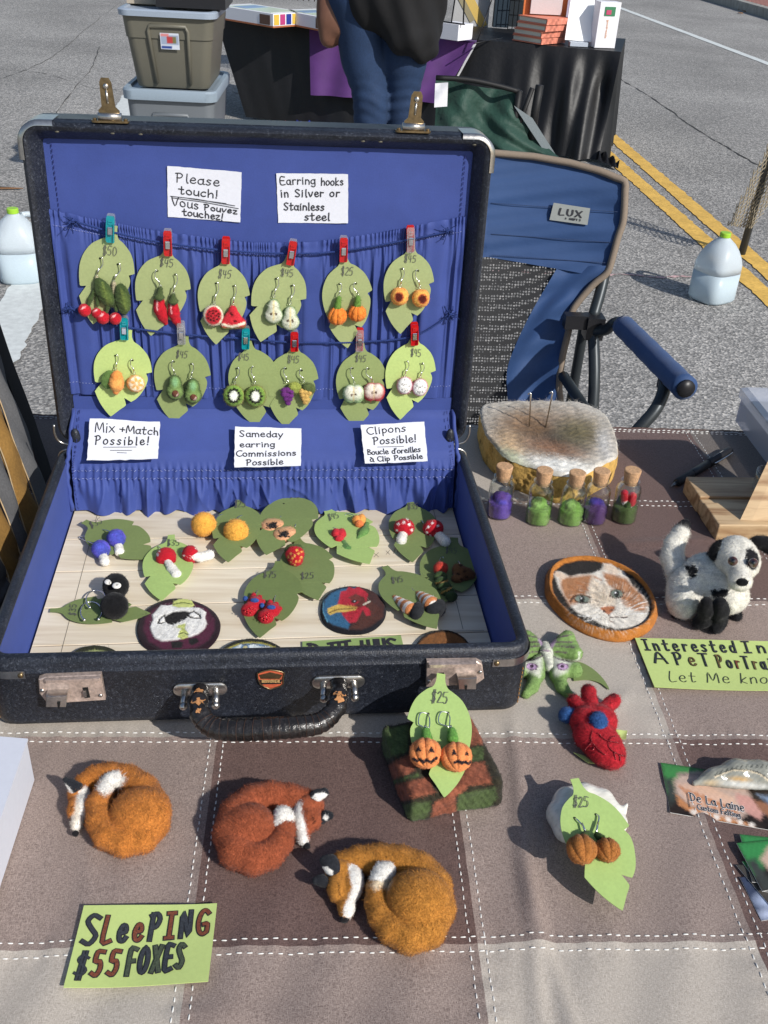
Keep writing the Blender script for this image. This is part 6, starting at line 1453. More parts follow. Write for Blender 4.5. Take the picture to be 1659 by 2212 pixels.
for (cu,cv),ring,hole,lb,rot in (((378,838),(377,812),(376,781),'left',0),((417,846),(413,817),(413,786),'right',-.08)):
    f=E_('halved avocado earring with brown stone, %s one'%lb,LID,*ring); hook(f,hole,ring,H0-1,H1-2,f.root)
    f.blob('avocado',[f.E(cu,cv+8,H1+1,(18.5,19,9),S(60,78,36)),f.E(cu,cv-10,H1+1,(13.5,18.5,9),S(60,78,36)),f.E(cu,cv+8,H1+5,(14,14.5,6.5),S(140,172,92)),f.E(cu,cv-10,H1+5,(9.5,14,6.5),S(128,166,88))],k=2.5,fz=700,h=1.3,layers=[('E',cu,cv-12,6,9,0,S(128,178,120),3)])
    f.blob('stone',[f.E(cu+1,cv+11,H1+9,(8.3,9.3,7),S(104,58,42))],layers=[('E',cu+5,cv+15,1.4,4,.5,S(226,196,180),.8)],fz=80)
for (cu,cv),ring,hole,lb in (((505,855),(507,829),(512,795),'left'),((552,856),(550,829),(548,793),'right')):
    f=E_('round kiwi slice earring with white centre, %s one'%lb,LID,*ring); hook(f,hole,ring,H0-1,H1-2,f.root)
    f.blob('kiwi',[disc(f,cu,cv,H1+2,22.5,25.5,12,S(132,102,52)),disc(f,cu,cv,H1+6,21,23.5,9.5,S(128,164,66))],k=1,layers=[('E',cu,cv,19.5,21.5,0,S(116,152,60),1.2),('E',cu,cv,14.5,16.5,0,S(124,160,66),1.2)]+[('E',cu+12*math.cos(a),cv+13.5*math.sin(a),4,3.2,a,S(26,26,24),.5) for a in [k*PI/6 for k in range(12)]]+[('E',cu,cv,8.6,10.6,0,S(234,236,222),1)],fz=800,h=1.25)
for nm,pts,gl,ring,hole,c1,c2,lb in (('grape_cluster',[(614,843),(622,842),(629,846),(613,851),(621,853),(628,855),(618,861),(625,862),(622,870)],(638,838),(620,826),(618,795),S(106,42,120),S(140,150,62),'purple felt grape bunch earring with lime leaf'),('grape_cluster',[(652,845),(660,846),(668,849),(654,852),(662,855),(657,861),(663,863),(660,868)],(668,840),(656,826),(652,799),S(206,164,82),S(84,98,52),'golden felt grape bunch earring with dark green leaf')):
    f=E_(lb,LID,*ring); hook(f,hole,ring,H0-1,H1-2,f.root); f.blob('grapes',[f.E(u,v,H1+5,6.2,c1) for u,v in pts],k=.6,fz=400,h=1.2); f.blob('leaf',[f.E(gl[0],gl[1],H1+3,(13,14,5),c2,rot=.6),f.E(gl[0]-7,gl[1]-3,H1+4,(7,8,5),c2)],k=2,fz=300,lump=1)
for (cu,cv),ring,hole,c,lb in (((764,851),(765,830),(762,795),S(134,168,108),'green-skinned'),((808,847),(805,828),(796,796),S(186,30,44),'red-skinned')):
    f=E_('halved apple earring with seeds, %s'%lb,LID,*ring); hook(f,hole,ring,H0-1,H1-2,f.root)
    f.blob('apple',[f.E(cu-8,cv,H1+1,(15.5,21,10),c),f.E(cu+8,cv,H1+1,(15.5,21,10),c),f.E(cu-7.5,cv-2,H1+5.5,(11.5,15.5,7),S(236,232,216)),f.E(cu+7.5,cv-2,H1+5.5,(11.5,15.5,7),S(236,232,216))],k=1.5,layers=[('L',[(cu,cv-14),(cu,cv+15)],1.1,S(206,178,120),1),('E',cu-4.5,cv+2,2.4,3.2,.4,S(90,52,36),.5),('E',cu+4.5,cv+1,2.4,3.2,-.4,S(90,52,36),.5)],fz=500,h=1.25)
for (cu,cv),ring,hole,lb,sd in (((874,833),(875,813),(878,781),'left',1),((907,837),(908,818),(911,785),'right',2)):
    f=E_('dragon fruit slice earring with pink rim, %s one'%lb,LID,*ring); hook(f,hole,ring,H0-1,H1-2,f.root); rr=random.Random(sd)
    f.blob('slice',[disc(f,cu,cv,H1+2,17,20,9.5,S(206,60,104)),disc(f,cu,cv,H1+5.5,15,18,8,S(238,236,232))],k=.8,layers=[('E',cu,cv,13.5,16.5,0,S(238,236,232),1)]+[('E',cu+a*5.2+rr.uniform(-1,1),cv+b*6.2+(a%2)*3+rr.uniform(-1,1),1.3,1.7,.3,S(26,22,26),.35) for a in (-2,-1,0,1,2) for b in (-2,-1,0,1,2) if a*a+b*b<6 and (a+b)%2==0],fz=400,h=1.2)
# ================================================================== LEAVES AND EARRINGS LYING ON THE BOARD
g2='leaf cards lying on the board'
def tl(Sp,Tp,sh,lb,price=None,holes=(),mirror=False,ws=1.0,off=.0025,lift=(0,0)): return leaf(TRAY,Sp,Tp,sh,'green paper leaf card under '+lb,g2,price,holes,mirror,ws*.86,off,(lift[0],.0015+.0035*((int(Tp[0])*7)%5)/5),curl=.0004,ppen=.00055)
tl((181,1126),(330,1206),'dark','the two blue mushroom earrings, back left of the tray',('$35',(208,1140),26,-.45,12),mirror=False,ws=1.25,lift=(.005,0))
tl((370,1155),(348,1297),'pale','the red and white mushroom earrings, left half of the tray',('$35',(375,1181),26,-.02,12),ws=1.0,lift=(.004,0))
tl((520,1078),(492,1214),'dark','the yellow ball earrings',('$25',(519,1107),24,.02,13),((562,1111),),mirror=False,ws=1.0,lift=(.010,0))
tl((651,1057),(574,1198),'dark','the papaya earrings at the back of the tray',('$45',(638,1087),20,.1,12),((613,1104),),ws=1.05,off=.004,lift=(.010,0))
tl((640,1160),(686,1296),'dark','the strawberry earring',('$25',(664,1249),28,-.05,13),mirror=False,ws=1.0)
tl((702,1096),(797,1218),'pale','the two tulip earrings',('$45',(720,1118),22,-.25,13),ws=1.15,off=.004)
tl((886,1079),(890,1214),'dark','the spotted red mushroom earrings, back right',('$35',(891,1105),22,.02,12),ws=.98,lift=(.006,0))
tl((981,1161),(948,1308),'dark','the green caterpillar earring',('$45',(974,1192),25,.05,12),ws=1.05)
tl((602,1212),(560,1377),'deep','the two small anatomical heart earrings',('$75',(583,1251),28,.03,13),ws=1.0,lift=(.005,0),mirror=False)
tl((108,1318),(325,1325),'dark','the black felt ball earrings, front left',('$35',(158,1320),24,-1.5,14),ws=.92)
tl((831,1223),(942,1358),'dark','the two striped cone earrings',('$45',(858,1256),24,-.15,13),ws=1.05,off=.0045)
g3='felt earrings lying on the board'
def T_(lb,u,v): return Felt(TRAY,u,v,'felt_earring',lb,'earring',g3)
WH=S(232,228,218)
def hk(f,pts,r=.00045):
    m=MB(); m.tube(cr([f.p(*q) for q in pts],5),r,6); m.obj('ear_wire',SILVER(),f.root)
for cap,st_,lb,w in (((218,1186,22),(226,1213),'front one',[(208,1178,24),(196,1172,22),(180,1166,8),(172,1160,5),(178,1158,5),(190,1161,6)]),((251,1163,24),(258,1192),'rear one',[(244,1152,28),(232,1146,24),(214,1143,10)])):
    f=T_('blue felt mushroom earring with white stem, '+lb,*cap[:2]); hk(f,w)
    f.blob('mushroom_cap',[f.E(cap[0],cap[1],cap[2],(19,19,20),S(74,82,190))],fz=700,paintf=lambda P,N,C:C*(1+.25*hnoise(P,.12,3)[:,None])+np.clip(hnoise(P,.1,8),0,1)[:,None]*np.array([.05,0,.12]))
    f.blob('mushroom_stem',[f.K((cap[0]+3,cap[1]+8,cap[2]-8),(st_[0],st_[1],12),8,10,WH)],fz=350)
def spots(lst): return [('E',u,v,r,r,0,S(238,228,224),.5) for u,v,r in lst]
f=T_('red capped mushroom earring with long white stem, left of its pair',359,1204); hk(f,[(350,1188,24),(343,1181,18),(340,1180,10)])
f.blob('mushroom_cap',[f.E(359,1201,20,(21,18,19),R_),f.E(359,1209,20,(20,9,14),R_)],k=3,fz=600,layers=spots([(340,1198,3),(344,1190,2)])); f.blob('mushroom_stem',f.chain([(361,1210,20,7.5),(371,1229,14,8.5),(381,1242,12,11)],WH),k=3,fz=500)
f=T_('red capped mushroom earring lying on its side, right of its pair',411,1199); hk(f,[(398,1196,18),(391,1190,14),(390,1196,10),(397,1204,8)])
f.blob('mushroom_cap',[f.E(411,1198,20,(17,20,20),R_)],fz=600,layers=spots([(424,1184,2.4),(398,1200,2)])); f.blob('mushroom_stem',f.chain([(412,1201,24,8),(432,1204,18,8.5),(452,1199,14,11)],WH),k=3,fz=500)
for u,v,lb,w in ((440,1133,'left','a'),(510,1148,'right','b')):
    f=T_('yellow felt ball earring, %s one of the pair'%lb,u,v); YL=S(240,170,58)
    f.blob('felt_ball',[f.E(u,v,27,26,YL)],fz=1600,fl=6)
    th=np.linspace(0,1.75*PI,24); c=(484,1126) if w=='a' else (528,1128)
    m=MB(); P=np.array([f.p(c[0]+19*math.cos(t+2.2),c[1]+15*math.sin(t+2.2),20+6*math.sin(t)) for t in th]); m.tube(P,.0005,6); m.obj('hoop',SILVER(),f.root)
rr=random.Random(5)
for (u,v),hp,rot,lb in (((590,1136),[(606,1117,26),(612,1107,20),(614,1103,10),(618,1108,8)],-.12,'rear'),((616,1154),[(637,1137,26),(642,1124,20),(645,1114,10)],-.35,'front')):
    f=T_('halved papaya earring with black seeds, %s one'%lb,u,v); hk(f,hp)
    dx,dy=math.cos(rot),math.sin(rot)
    f.blob('papaya',[f.E(u-7*dx,v-5*dy,14,(21,24,12),S(150,148,72)),f.E(u+11*dx,v+10*dy,14,(16,18,11),S(150,148,72)),f.E(u-6*dx,v-5*dy,20,(18.5,21,8),S(222,158,112)),f.E(u+10*dx,v+10*dy,20,(13.5,15,7),S(222,158,112))],k=3,fz=700,h=1.3,layers=[('E',u-2,v-1,10,6.5,rot,S(28,26,28),1.2)]+[('E',u-2+rr.uniform(-12,12),v-1+rr.uniform(-7,7),2.2,2,0,S(24,24,28),.5) for _ in range(14)])
    m=MB()
    for _ in range(16): m.ball(f.p(u-2+rr.uniform(-9,9),v-1+rr.uniform(-5,5),27),.0008,6)
    m.obj('seed',mat('black_seed',(.02,.02,.025),rough=.3),f.root,kind='stuff')
f=T_('red felt strawberry earring with yellow seeds',638,1203); hk(f,[(655,1216,8),(658,1220,6),(652,1222,5)])
f.blob('strawberry',[f.E(637,1197,22,(20,14,18),R_),f.E(639,1209,20,(15,15,14),R_)],k=4,fz=800,layers=[('E',a,b,2.2,2.6,.2,S(236,170,70),.5) for a,b in ((628,1196),(641,1188),(632,1207),(645,1196),(637,1201),(651,1204),(628,1214),(640,1213),(647,1212),(637,1220),(652,1192),(623,1203))])
f.blob('green_crown',[f.E(632,1184,27,(13,6,10),S(70,84,44)),f.E(622,1190,24,(7,9,7),S(70,84,44)),f.E(645,1184,26,(8,5,8),S(70,84,44))],k=3,fz=300)
f=T_('red tulip earring with green leaf',732,1156); hk(f,[(726,1142,16),(718,1139,12),(716,1136,6)])
f.blob('tulip_flower',[f.E(726,1154,16,(10,13,12),S(206,40,52)),f.E(738,1154,16,(10,14,12),S(206,40,52)),f.E(733,1166,15,(10,8,10),S(206,40,52))],k=1.2,fz=400)
f.blob('tulip_leaf',f.chain([(741,1172,12,6),(752,1188,10,8),(764,1199,8,6)],S(92,140,72))+[f.E(741,1186,10,(13,9,6),S(92,140,72),rot=-.6)],k=2,fz=400)
f=T_('orange tulip earring with green leaf',776,1124); hk(f,[(766,1114,18),(755,1110,16),(747,1111,12),(745,1119,8),(748,1125,6)])
f.blob('tulip_flower',[f.E(770,1124,18,(9,11,11),S(240,154,66)),f.E(781,1122,18,(9,13,11),S(240,158,70)),f.E(776,1133,17,(9,8,9),S(228,120,60))],k=1.2,fz=400)
f.blob('tulip_leaf',f.chain([(793,1132,12,5),(786,1150,14,8),(770,1170,9,6)],S(98,142,70))+[f.E(785,1150,14,(9,19,7),S(98,142,70),rot=-.5)],k=2,fz=400)
for cap,st_,lb,w,sp in (((873,1140,22),(867,1168),'facing forward',[(873,1124,20),(876,1119,14),(878,1122,6)],[(860,1132,3),(872,1128,3),(884,1133,3),(857,1146,2.6),(890,1145,2.6),(880,1122,2.4)]),((936,1142,22),(962,1170),'tilted to the right',[(915,1130,20),(910,1124,16),(908,1128,8)],[(922,1150,3),(934,1130,3),(925,1138,2.6),(946,1136,2.6),(930,1157,2.4)])):
    f=T_('white spotted red mushroom earring, %s'%lb,cap[0],cap[1]); hk(f,w)
    f.blob('mushroom_cap',[f.E(cap[0],cap[1],cap[2],(22,20,19),R_)],fz=600,layers=spots(sp)); f.blob('mushroom_stem',[f.K((cap[0]+(2 if cap[0]>900 else -1),cap[1]+6,cap[2]-5),(st_[0],st_[1],14),9,11,WH)],fz=500)
# hearts
for (u,v),lb,w in (((546,1310),'left',[(551,1288,20),(556,1276,16),(561,1268,12)]),((582,1325),'right',[(592,1302,20),(594,1290,16),(603,1276,12),(605,1270,8),(600,1271,5)])):
    f=T_('small red anatomical heart earring with blue veins and beads, %s one'%lb,u,v); hk(f,w)
    f.blob('heart',[f.E(u-8,v+8,18,(17,17,15),R_),f.E(u+5,v-6,20,(17,16,15),R_),f.K((u-2,v-14,20),(u+2,v-25,22),6,5,R_),f.K((u+8,v-12,20),(u+15,v-20,22),6,5,R_),f.K((u+14,v-5,18),(u+22,v-10,18),5,5,R_)],k=2.5,fz=700)
    f.blob('blue_vein',[f.E(u+4,v-13,34,(9,5,5),S(48,84,160)),f.E(u-16,v-17,26,(5,6,5),S(48,84,160))],k=1,fz=150)
    m=MB()
    for a,b in [(0,-2),(-3,1),(-6,4),(-10,6),(-14,9),(0,3),(2,7),(4,10),(-4,8),(-8,12),(7,3),(10,6),(-1,12),(-3,16)]: m.ball(f.p(u-2+a,v+2+b,34-abs(b-4)*.25),.00062,6)
    m.obj('bead',mat('red_glass_bead',(.7,.05,.05),rough=.1,coat=.5),f.root,kind='stuff')
# black balls
f=T_('black felt ball earring with two white eyespots, rear one',250,1266); f.blob('felt_ball',[f.E(250,1266,30,27,S(26,26,28))],fz=1500,fl=6); 
f.blob('eye',[f.E(234,1257,50,(8,9,4),WH,rot=.5),f.E(252,1265,56,(9,10,4),WH,rot=.4)],k=.3,h=1.1,layers=[('E',236,1259,1.6,1.6,0,S(15,15,15),.4),('E',253,1263,1.7,1.7,0,S(15,15,15),.4)],lump=0)
f2=T_('plain black felt ball earring, front one',247,1310); f2.blob('felt_ball',[f2.E(247,1309,30,29,S(24,24,26))],fz=1600,fl=6)
for ff,c,r_,ph in ((f2,(197,1322),23,.6),(f,(208,1296),22,-.9)):
    m=MB(); P=[ff.p(c[0]+r_*math.cos(t),c[1]+r_*.95*math.sin(t),15+5*math.sin(t)) for t in np.linspace(PI*.72,PI*2.25,28)]; m.tube(P,.0006,6); m.ball(P[0],.0013,8); m.ball(P[-1],.0012,8); m.obj('hoop',SILVER(),ff.root)
# caterpillar and brown chunk
f=T_('green segmented felt caterpillar earring with a red head',955,1250); hk(f,[(953,1218,30),(950,1210,24),(955,1202,12),(958,1206,8)])
f.blob('caterpillar_head',[f.E(952,1228,22,(16,14,15),S(196,58,44))],fz=400); GC=S(58,78,44)
for q in f.chain([(949,1246,18,12),(953,1256,18,13),(960,1267,17,13),(968,1280,16,13),(976,1289,15,12)],GC): pass
f.blob('caterpillar_body',[f.E(951,1246,18,(15,8,13),GC),f.E(954,1257,18,(15,8,13),GC),f.E(960,1268,17,(15,8,13),GC),f.E(967,1279,16,(15,8,12),GC),f.E(975,1289,15,(13,9,12),GC)],k=.8,fz=1000,paintf=lambda P,N,C:C*(1+.3*hnoise(P,.1,2)[:,None]),layers=[('L',[(942,1261),(956,1257),(968,1254)],1.2,S(206,150,70),1),('L',[(952,1282),(962,1276),(974,1270)],1.2,S(206,150,70),1)])
f=T_('lumpy brown felt earring right of the caterpillar',1000,1240); hk(f,[(994,1218,26),(989,1212,20),(986,1216,10)])
f.blob('felt_lump',[f.E(990,1232,22,(14,14,15),S(120,78,44)),f.E(1003,1240,20,(20,14,15),S(116,74,42)),f.E(988,1250,16,(13,10,10),S(124,80,46)),f.E(1020,1243,16,(7,7,8),S(124,80,46))],k=2.5,fz=900,layers=[('E',a,b,4,2.4,c,S(54,32,22),.8) for a,b,c in ((996,1222,.4),(1004,1234,-.4),(990,1240,.2),(1008,1246,.1),(998,1252,.5))])
# cones
for (a,b,r0,r1),base,w,lb in (((852,1292),(888,1318),6,13,),(896,1323),[(850,1284,14),(847,1278,12),(849,1272,8),(853,1274,6)],'left'),(((905,1284),(932,1306),7,14),(944,1315),[(902,1281,14),(894,1276,16),(886,1266,14),(884,1260,8)],'right'):
    pass
def cone(a,b,ra,rb,bp,bs,w,lb):
    f=T_('orange and white striped felt traffic cone earring, '+lb,*a); hk(f,w); O_=S(212,128,72)
    n=6; P=[(a[0]+(b[0]-a[0])*i/n,a[1]+(b[1]-a[1])*i/n,14+i*1.6,ra+(rb-ra)*i/n) for i in range(n+1)]; pr=[]
    for i in range(n): pr+=[f.K(P[i][:3],P[i+1][:3],P[i][3],P[i+1][3],O_ if i%2==0 else S(232,226,216))]
    A_=f.p(*P[0][:3])/f.m; B_=f.p(*P[-1][:3])/f.m; D_=(B_-A_); Ln=np.linalg.norm(D_); D_/=Ln
    def cp(Pv,N,C):
        t=((Pv-A_)@D_)/Ln+.12; return np.where(((t*2.6)%1<.52)[:,None],np.array(O_),np.array(S(232,226,216)))
    f.blob('cone',pr,k=1,fz=500,kc=.5,paintf=cp,h=1.3)
    f.blob('cone_base',[f.E(bp[0],bp[1],bs[2],(bs[0],bs[1],bs[3]),S(40,42,46),rot=bs[4]),f.E(bp[0]+6,bp[1]-9,bs[2],(bs[0]*.75,bs[1]*.6,bs[3]*.9),S(40,42,46),rot=bs[4])],k=5,fz=700)
cone((852,1292),(886,1316),6,15,(898,1326),(13,20,20,19,-.25),[(850,1284,14),(847,1278,12),(849,1272,8),(853,1274,6)],'left one showing its grey base')
cone((904,1284),(930,1304),7,17,(940,1318),(22,15,18,17,.25),[(902,1281,14),(894,1276,16),(886,1266,14),(884,1260,8)],'right one showing its black base')
# ================================================================== FELTED OVALS
def oval(surf,c,outline,th,layers,name,label,cat,basecol,nr=64,nt=230,off=.0006,rim=None,dome=.0,jit=.8,fz=1500,group=None,relief=None,lift=0,tilt=None):
    """flat felted disc: outline in px, polar mesh, painted areas"""
    O=surf.at(*c); root_m=surf.mat(O); mp_=mpp(O)
    L=surf.loc(np.array([surf.at(u,v,th) for u,v in cr(outline,6,True)]),O)[:,:2]
    cen=surf.loc(surf.at(c[0],c[1],th),O)[:2]; d=L-cen; an=np.unwrap(np.arctan2(d[:,1],d[:,0])); rr_=np.linalg.norm(d,axis=1)
    if an[-1]<an[0]: an=an[::-1]; rr_=rr_[::-1]
    t=an[0]+np.arange(nt)*2*PI/nt; R=np.interp(t,np.append(an,an[0]+2*PI),np.append(rr_,rr_[0]))
    prof=[(k/nr,1.0) for k in range(1,nr)]; V=[[cen[0],cen[1],th+dome]]; 
    q=np.linspace(0,1,nr)[1:]
    rings=[]
    for s_ in q:
        e=max(0,(s_-.93)/.07); z=th*(1-.45*e*e)+dome*(1-s_*s_)
        if rim and s_>rim[0]: z+=rim[1]*math.sin(PI*min(1,(s_-rim[0])/(1-rim[0])))**.7
        rings.append(np.column_stack([cen[0]+np.cos(t)*R*s_,cen[1]+np.sin(t)*R*s_,np.full(nt,z)]))
    for s_,z in ((1.015,th*.45),(1.01,th*.2),(.985,off)): rings.append(np.column_stack([cen[0]+np.cos(t)*R*s_,cen[1]+np.sin(t)*R*s_,np.full(nt,z)]))
    V=np.vstack([V]+rings); k=len(rings); i=1+np.arange(k-1)[:,None]*nt; j=np.arange(nt)[None]; j2=(j+1)%nt
    F4=np.stack([i+j,i+nt+j,i+nt+j2,i+j2],-1).reshape(-1,4); F3=[[0,1+a,1+(a+1)%nt] for a in range(nt)]
    V[:,2]+=hnoise(V*1000,.22,4)*.00022
    Wd=O+V[:,:1]*surf.X+V[:,1:2]*surf.Y+V[:,2:]*surf.N
    C=np.tile(np.array(basecol,float),(len(V),1)); C=paint(proj(Wd),C,layers,jit); C*=(1+.12*hnoise(V*1000,.5,9))[:,None]
    if relief:
        Cl=C@np.array([.3,.5,.2]); V[:,2]+=relief*(Cl-Cl.mean())*(V[:,2]>th*.8)
    N=np.tile([0,0,1.],(len(V),1)); rad=V[:,:2]-cen; rl=np.linalg.norm(rad,axis=1)[:,None]+1e-9; ed=(V[:,2]<th*.8); N[ed]=np.column_stack([rad/rl,np.full(len(V),.3)])[ed]
    FF=[np.array(F3),F4]
    if fz: a,b,cc,dd=fuzz(V,F4,C,N,fz,6*mp_,.28*mp_,RNG); n0=len(V); V=np.vstack([V,a]); C=np.vstack([C,dd]); FF=[FF[0],F4,b+n0,cc+n0]
    me=npmesh(name,V,FF,np.clip(C,0,1)); o=link(name,me,FELT(),None,root_m); tag(o,label,cat,group); return o
def ell(cu,cv,ru,rv,rot=0,n=24,e=1):
    return [(cu+ru*math.cos(t)*math.cos(rot)-rv*math.sin(t)*math.sin(rot),cv+ru*math.cos(t)*math.sin(rot)+rv*math.sin(t)*math.cos(rot)) for t in [2*PI*k/n for k in range(n)]]
Z1=lambda L:[(66.4+x*.32,1061.8+y*.32) for x,y in L]      # px of my enlargement to frame px
Z2=lambda L:[(464.5+x*.38,1028.6+y*.38) for x,y in L]
cl=[(880,765),(925,770),(970,760),(1020,775),(1080,780),(1140,785),(1185,815),(1175,850),(1190,890),(1170,930),(1130,960),(1080,980),(1040,985),(990,1000),(940,1005),(890,1010),(840,990),(815,950),(805,910),(825,870),(820,830),(850,800)]
blk=S(26,24,26)
oval(TRAY,(386,1352),Z1([(720,930),(735,850),(790,780),(870,735),(960,712),(1060,718),(1150,745),(1225,790),(1268,850),(1276,910),(1250,980),(1190,1040),(1110,1078),(1010,1092),(910,1090),(820,1060),(750,1010)]),.0045,
 [('P',Z1([(760,930),(775,850),(830,790),(900,755),(1000,740),(1100,750),(1190,790),(1240,860),(1240,930),(1200,1000),(1120,1050),(1000,1068),(890,1060),(800,1010)]),S(84,26,54),3),('P',Z1(cl),S(226,224,218),1.5),
  ('P',Z1([(955,775),(965,740),(1000,725),(1040,722),(1085,735),(1105,765),(1080,785),(1000,785)]),S(196,204,110),1),('L',Z1([(960,760),(1020,748),(1090,758)]),1.2,S(96,110,50)),
  ('L',Z1([(905,835),(870,860),(858,888),(880,892),(915,875)]),1.6,blk),('E',*Z1([(897,868)])[0],5,4,0,S(238,236,230)),('P',Z1([(900,845),(960,812),(1040,805),(1080,815),(1070,840),(1020,875),(960,903),(925,895),(905,870)]),blk,1),
  ('L',Z1([(1065,825),(1100,808),(1140,835),(1145,855),(1100,855),(1070,845)]),1.7,blk),('E',*Z1([(1100,838)])[0],9,3,.3,S(238,236,230)),
  ('P',Z1([(1005,905),(1045,892),(1040,930),(1065,960),(1060,985),(1020,995),(990,985),(1000,955),(1015,930),(980,915)]),S(196,204,110),1),('L',Z1([(1000,960),(1030,950),(1060,965)]),1,S(80,88,40)),
  ('P',Z1([(945,1012),(1000,1005),(1028,1015),(1020,1050),(955,1055)]),blk,1.2),('P',Z1([(1065,990),(1120,985),(1135,1010),(1090,1035),(1068,1020)]),blk,1.2)],
 'felt_brooch','oval felted sheep picture on a maroon ground, in the tray','brooch',S(38,20,30),fz=1500,jit=.4,relief=.0016)
R1=[(820,640),(860,655),(875,690),(870,740),(890,760),(880,800),(850,790),(830,740),(800,830),(770,835),(740,815),(715,770),(700,760),(690,730),(700,690),(715,650),(740,640),(760,625),(790,622)]
oval(TRAY,(763,1314),Z2([(602,765),(612,700),(650,655),(710,628),(780,619),(860,632),(925,665),(960,710),(972,755),(955,810),(900,860),(830,882),(740,880),(670,860),(620,820)]),.0042,
 [('P',Z2([(614,765),(625,705),(660,665),(720,640),(800,632),(760,870),(670,845),(630,815)]),S(42,98,138),2),('P',Z2([(760,870),(800,820),(840,760),(850,640),(925,680),(960,730),(955,800),(890,850),(830,872)]),S(84,44,36),3),('P',Z2([(830,640),(900,655),(950,720),(950,760),(900,720),(860,700)]),S(70,40,38),3),
  ('P',Z2([(705,700),(715,655),(745,650),(760,628),(790,640),(815,628),(850,650),(870,670),(855,740),(880,760),(885,790),(860,795),(840,760),(820,800),(800,832),(765,835),(735,805),(715,770),(690,745)]),S(190,30,50),1.5),
  ('P',Z2([(755,690),(800,668),(850,690),(860,730),(820,750),(790,735),(820,715),(775,705)]),S(110,44,38),2),('P',Z2([(640,752),(700,728),(760,738),(808,748),(800,760),(740,772),(690,775),(655,790),(640,775)]),S(214,176,76),1.2),('L',Z2([(650,775),(700,757),(800,752)]),1,S(120,84,40)),
  ('E',*Z2([(790,712)])[0],6,3.6,0,S(32,22,22)),('E',*Z2([(793,711)])[0],1.4,1,0,S(220,220,225)),('L',Z2([(845,730),(880,712)]),2,S(190,180,160)),('L',Z2([(615,700),(614,770),(640,830)]),1,S(90,160,190),1)],
 'felt_brooch','oval felted rooster head on a blue ground, right of centre in the tray','brooch',S(28,28,34),fz=1400,jit=.4)
oval(TRAY,(206,1432),ell(206,1434,66,42),.0045,[('P',ell(208,1440,52,36),S(150,160,96),1.5),('E',196,1418,16,9,.2,S(160,170,100)),('E',216,1416,18,9,0,S(156,168,98)),('L',[(178,1424),(190,1410),(204,1414),(218,1408),(236,1416)],1,S(90,96,50))],'felt_brooch','pale green oval felt brooch half hidden by the suitcase front at the left','brooch',S(40,44,26),fz=900)
oval(TRAY,(545,1424),ell(545,1427,80,50),.0045,[('P',ell(545,1430,73,44),S(160,150,60),1),('P',ell(545,1433,69,43),S(70,132,186),1.5),('P',[(504,1402),(520,1391),(536,1394),(548,1390),(564,1396),(580,1396),(590,1404),(592,1440),(500,1440)],S(206,216,216),1.5),('E',529,1399,9,7,0,S(60,110,160)),('E',530,1399,5,4,0,S(200,190,130)),('L',[(520,1391),(536,1394),(548,1390),(564,1396),(580,1396)],1,S(44,60,90))],'felt_brooch','blue and white oval felt brooch half hidden by the suitcase front, middle','brooch',S(34,36,30),fz=900)
oval(TRAY,(957,1412),ell(957,1414,65,56),.0045,[('P',ell(957,1416,60,51),S(132,80,36),1.5)]+[('L',[(930+k*9,1392+(k%3)*3),(933+k*9,1404)],1.8,S(48,28,18)) for k in range(7)],'felt_brooch','brown oval felt brooch half hidden by the suitcase front at the right','brooch',S(36,26,20),fz=900)
s=Sheet(TRAY,[(653,1387),(866,1373),(880,1432),(655,1446)],'sign_card','green sign card with black block letters half hidden behind the suitcase front','sign',S(138,164,92),off=.0012,matn='green_sign_paper'); m=MB()
for a,b_,c in (('D',.06,.17),('o',.19,.25),('TTT',.26,.47),('t',.57,.62),('H',.65,.73),('U',.75,.82),('S',.84,.93)): s.line(m,a,b_,c,.60,.57,.46,pen=.0030,gap=.05)
s.settle(m).obj('writing',INK(),s.root,smooth=False)
# ================================================================== TABLE TOP GOODS
class TF(Felt): pass
def curlfox(label,body,back,tail,face,white,cheek,tip,ears,nose,eyes,mouth,layers,fcol,haunch,dark):
    f=Felt(TBL,*haunch[:2],'sleeping_fox',label,'felted fox','sleeping felt foxes'); 
    v=lambda P,N,C:C*(1+.13*hnoise(P,.13,3)[:,None]+.08*hnoise(P,.5,6)[:,None])
    pr=[f.E(haunch[0],haunch[1],haunch[2],haunch[3],fcol)]+f.chain(back,fcol)+f.chain(tail,fcol)
    f.blob('body',pr,k=1.6,h=1.7,fz=26000,fl=9,fw=.36,layers=layers,paintf=v,lump=.4,jit=2.2)
    f.blob('head',face(f),k=3.5,h=1.5,fz=5000,fl=7,fw=.28,paintf=v,layers=cheek,lump=.3,jit=1.5)
    f.blob('tail_tip',tip(f),k=2,h=1.5,fz=2200,fl=8,fw=.3,lump=.5)
    for e in ears: f.blob('ear',e[0](f),k=1.5,h=1.3,fz=900,fl=5,layers=e[1],lump=.3,jit=.6)
    f.blob('nose',[f.E(*nose,S(28,27,30))],fz=200,fl=3)
    return f
BLK=S(38,40,46); WHT=S(232,228,220)
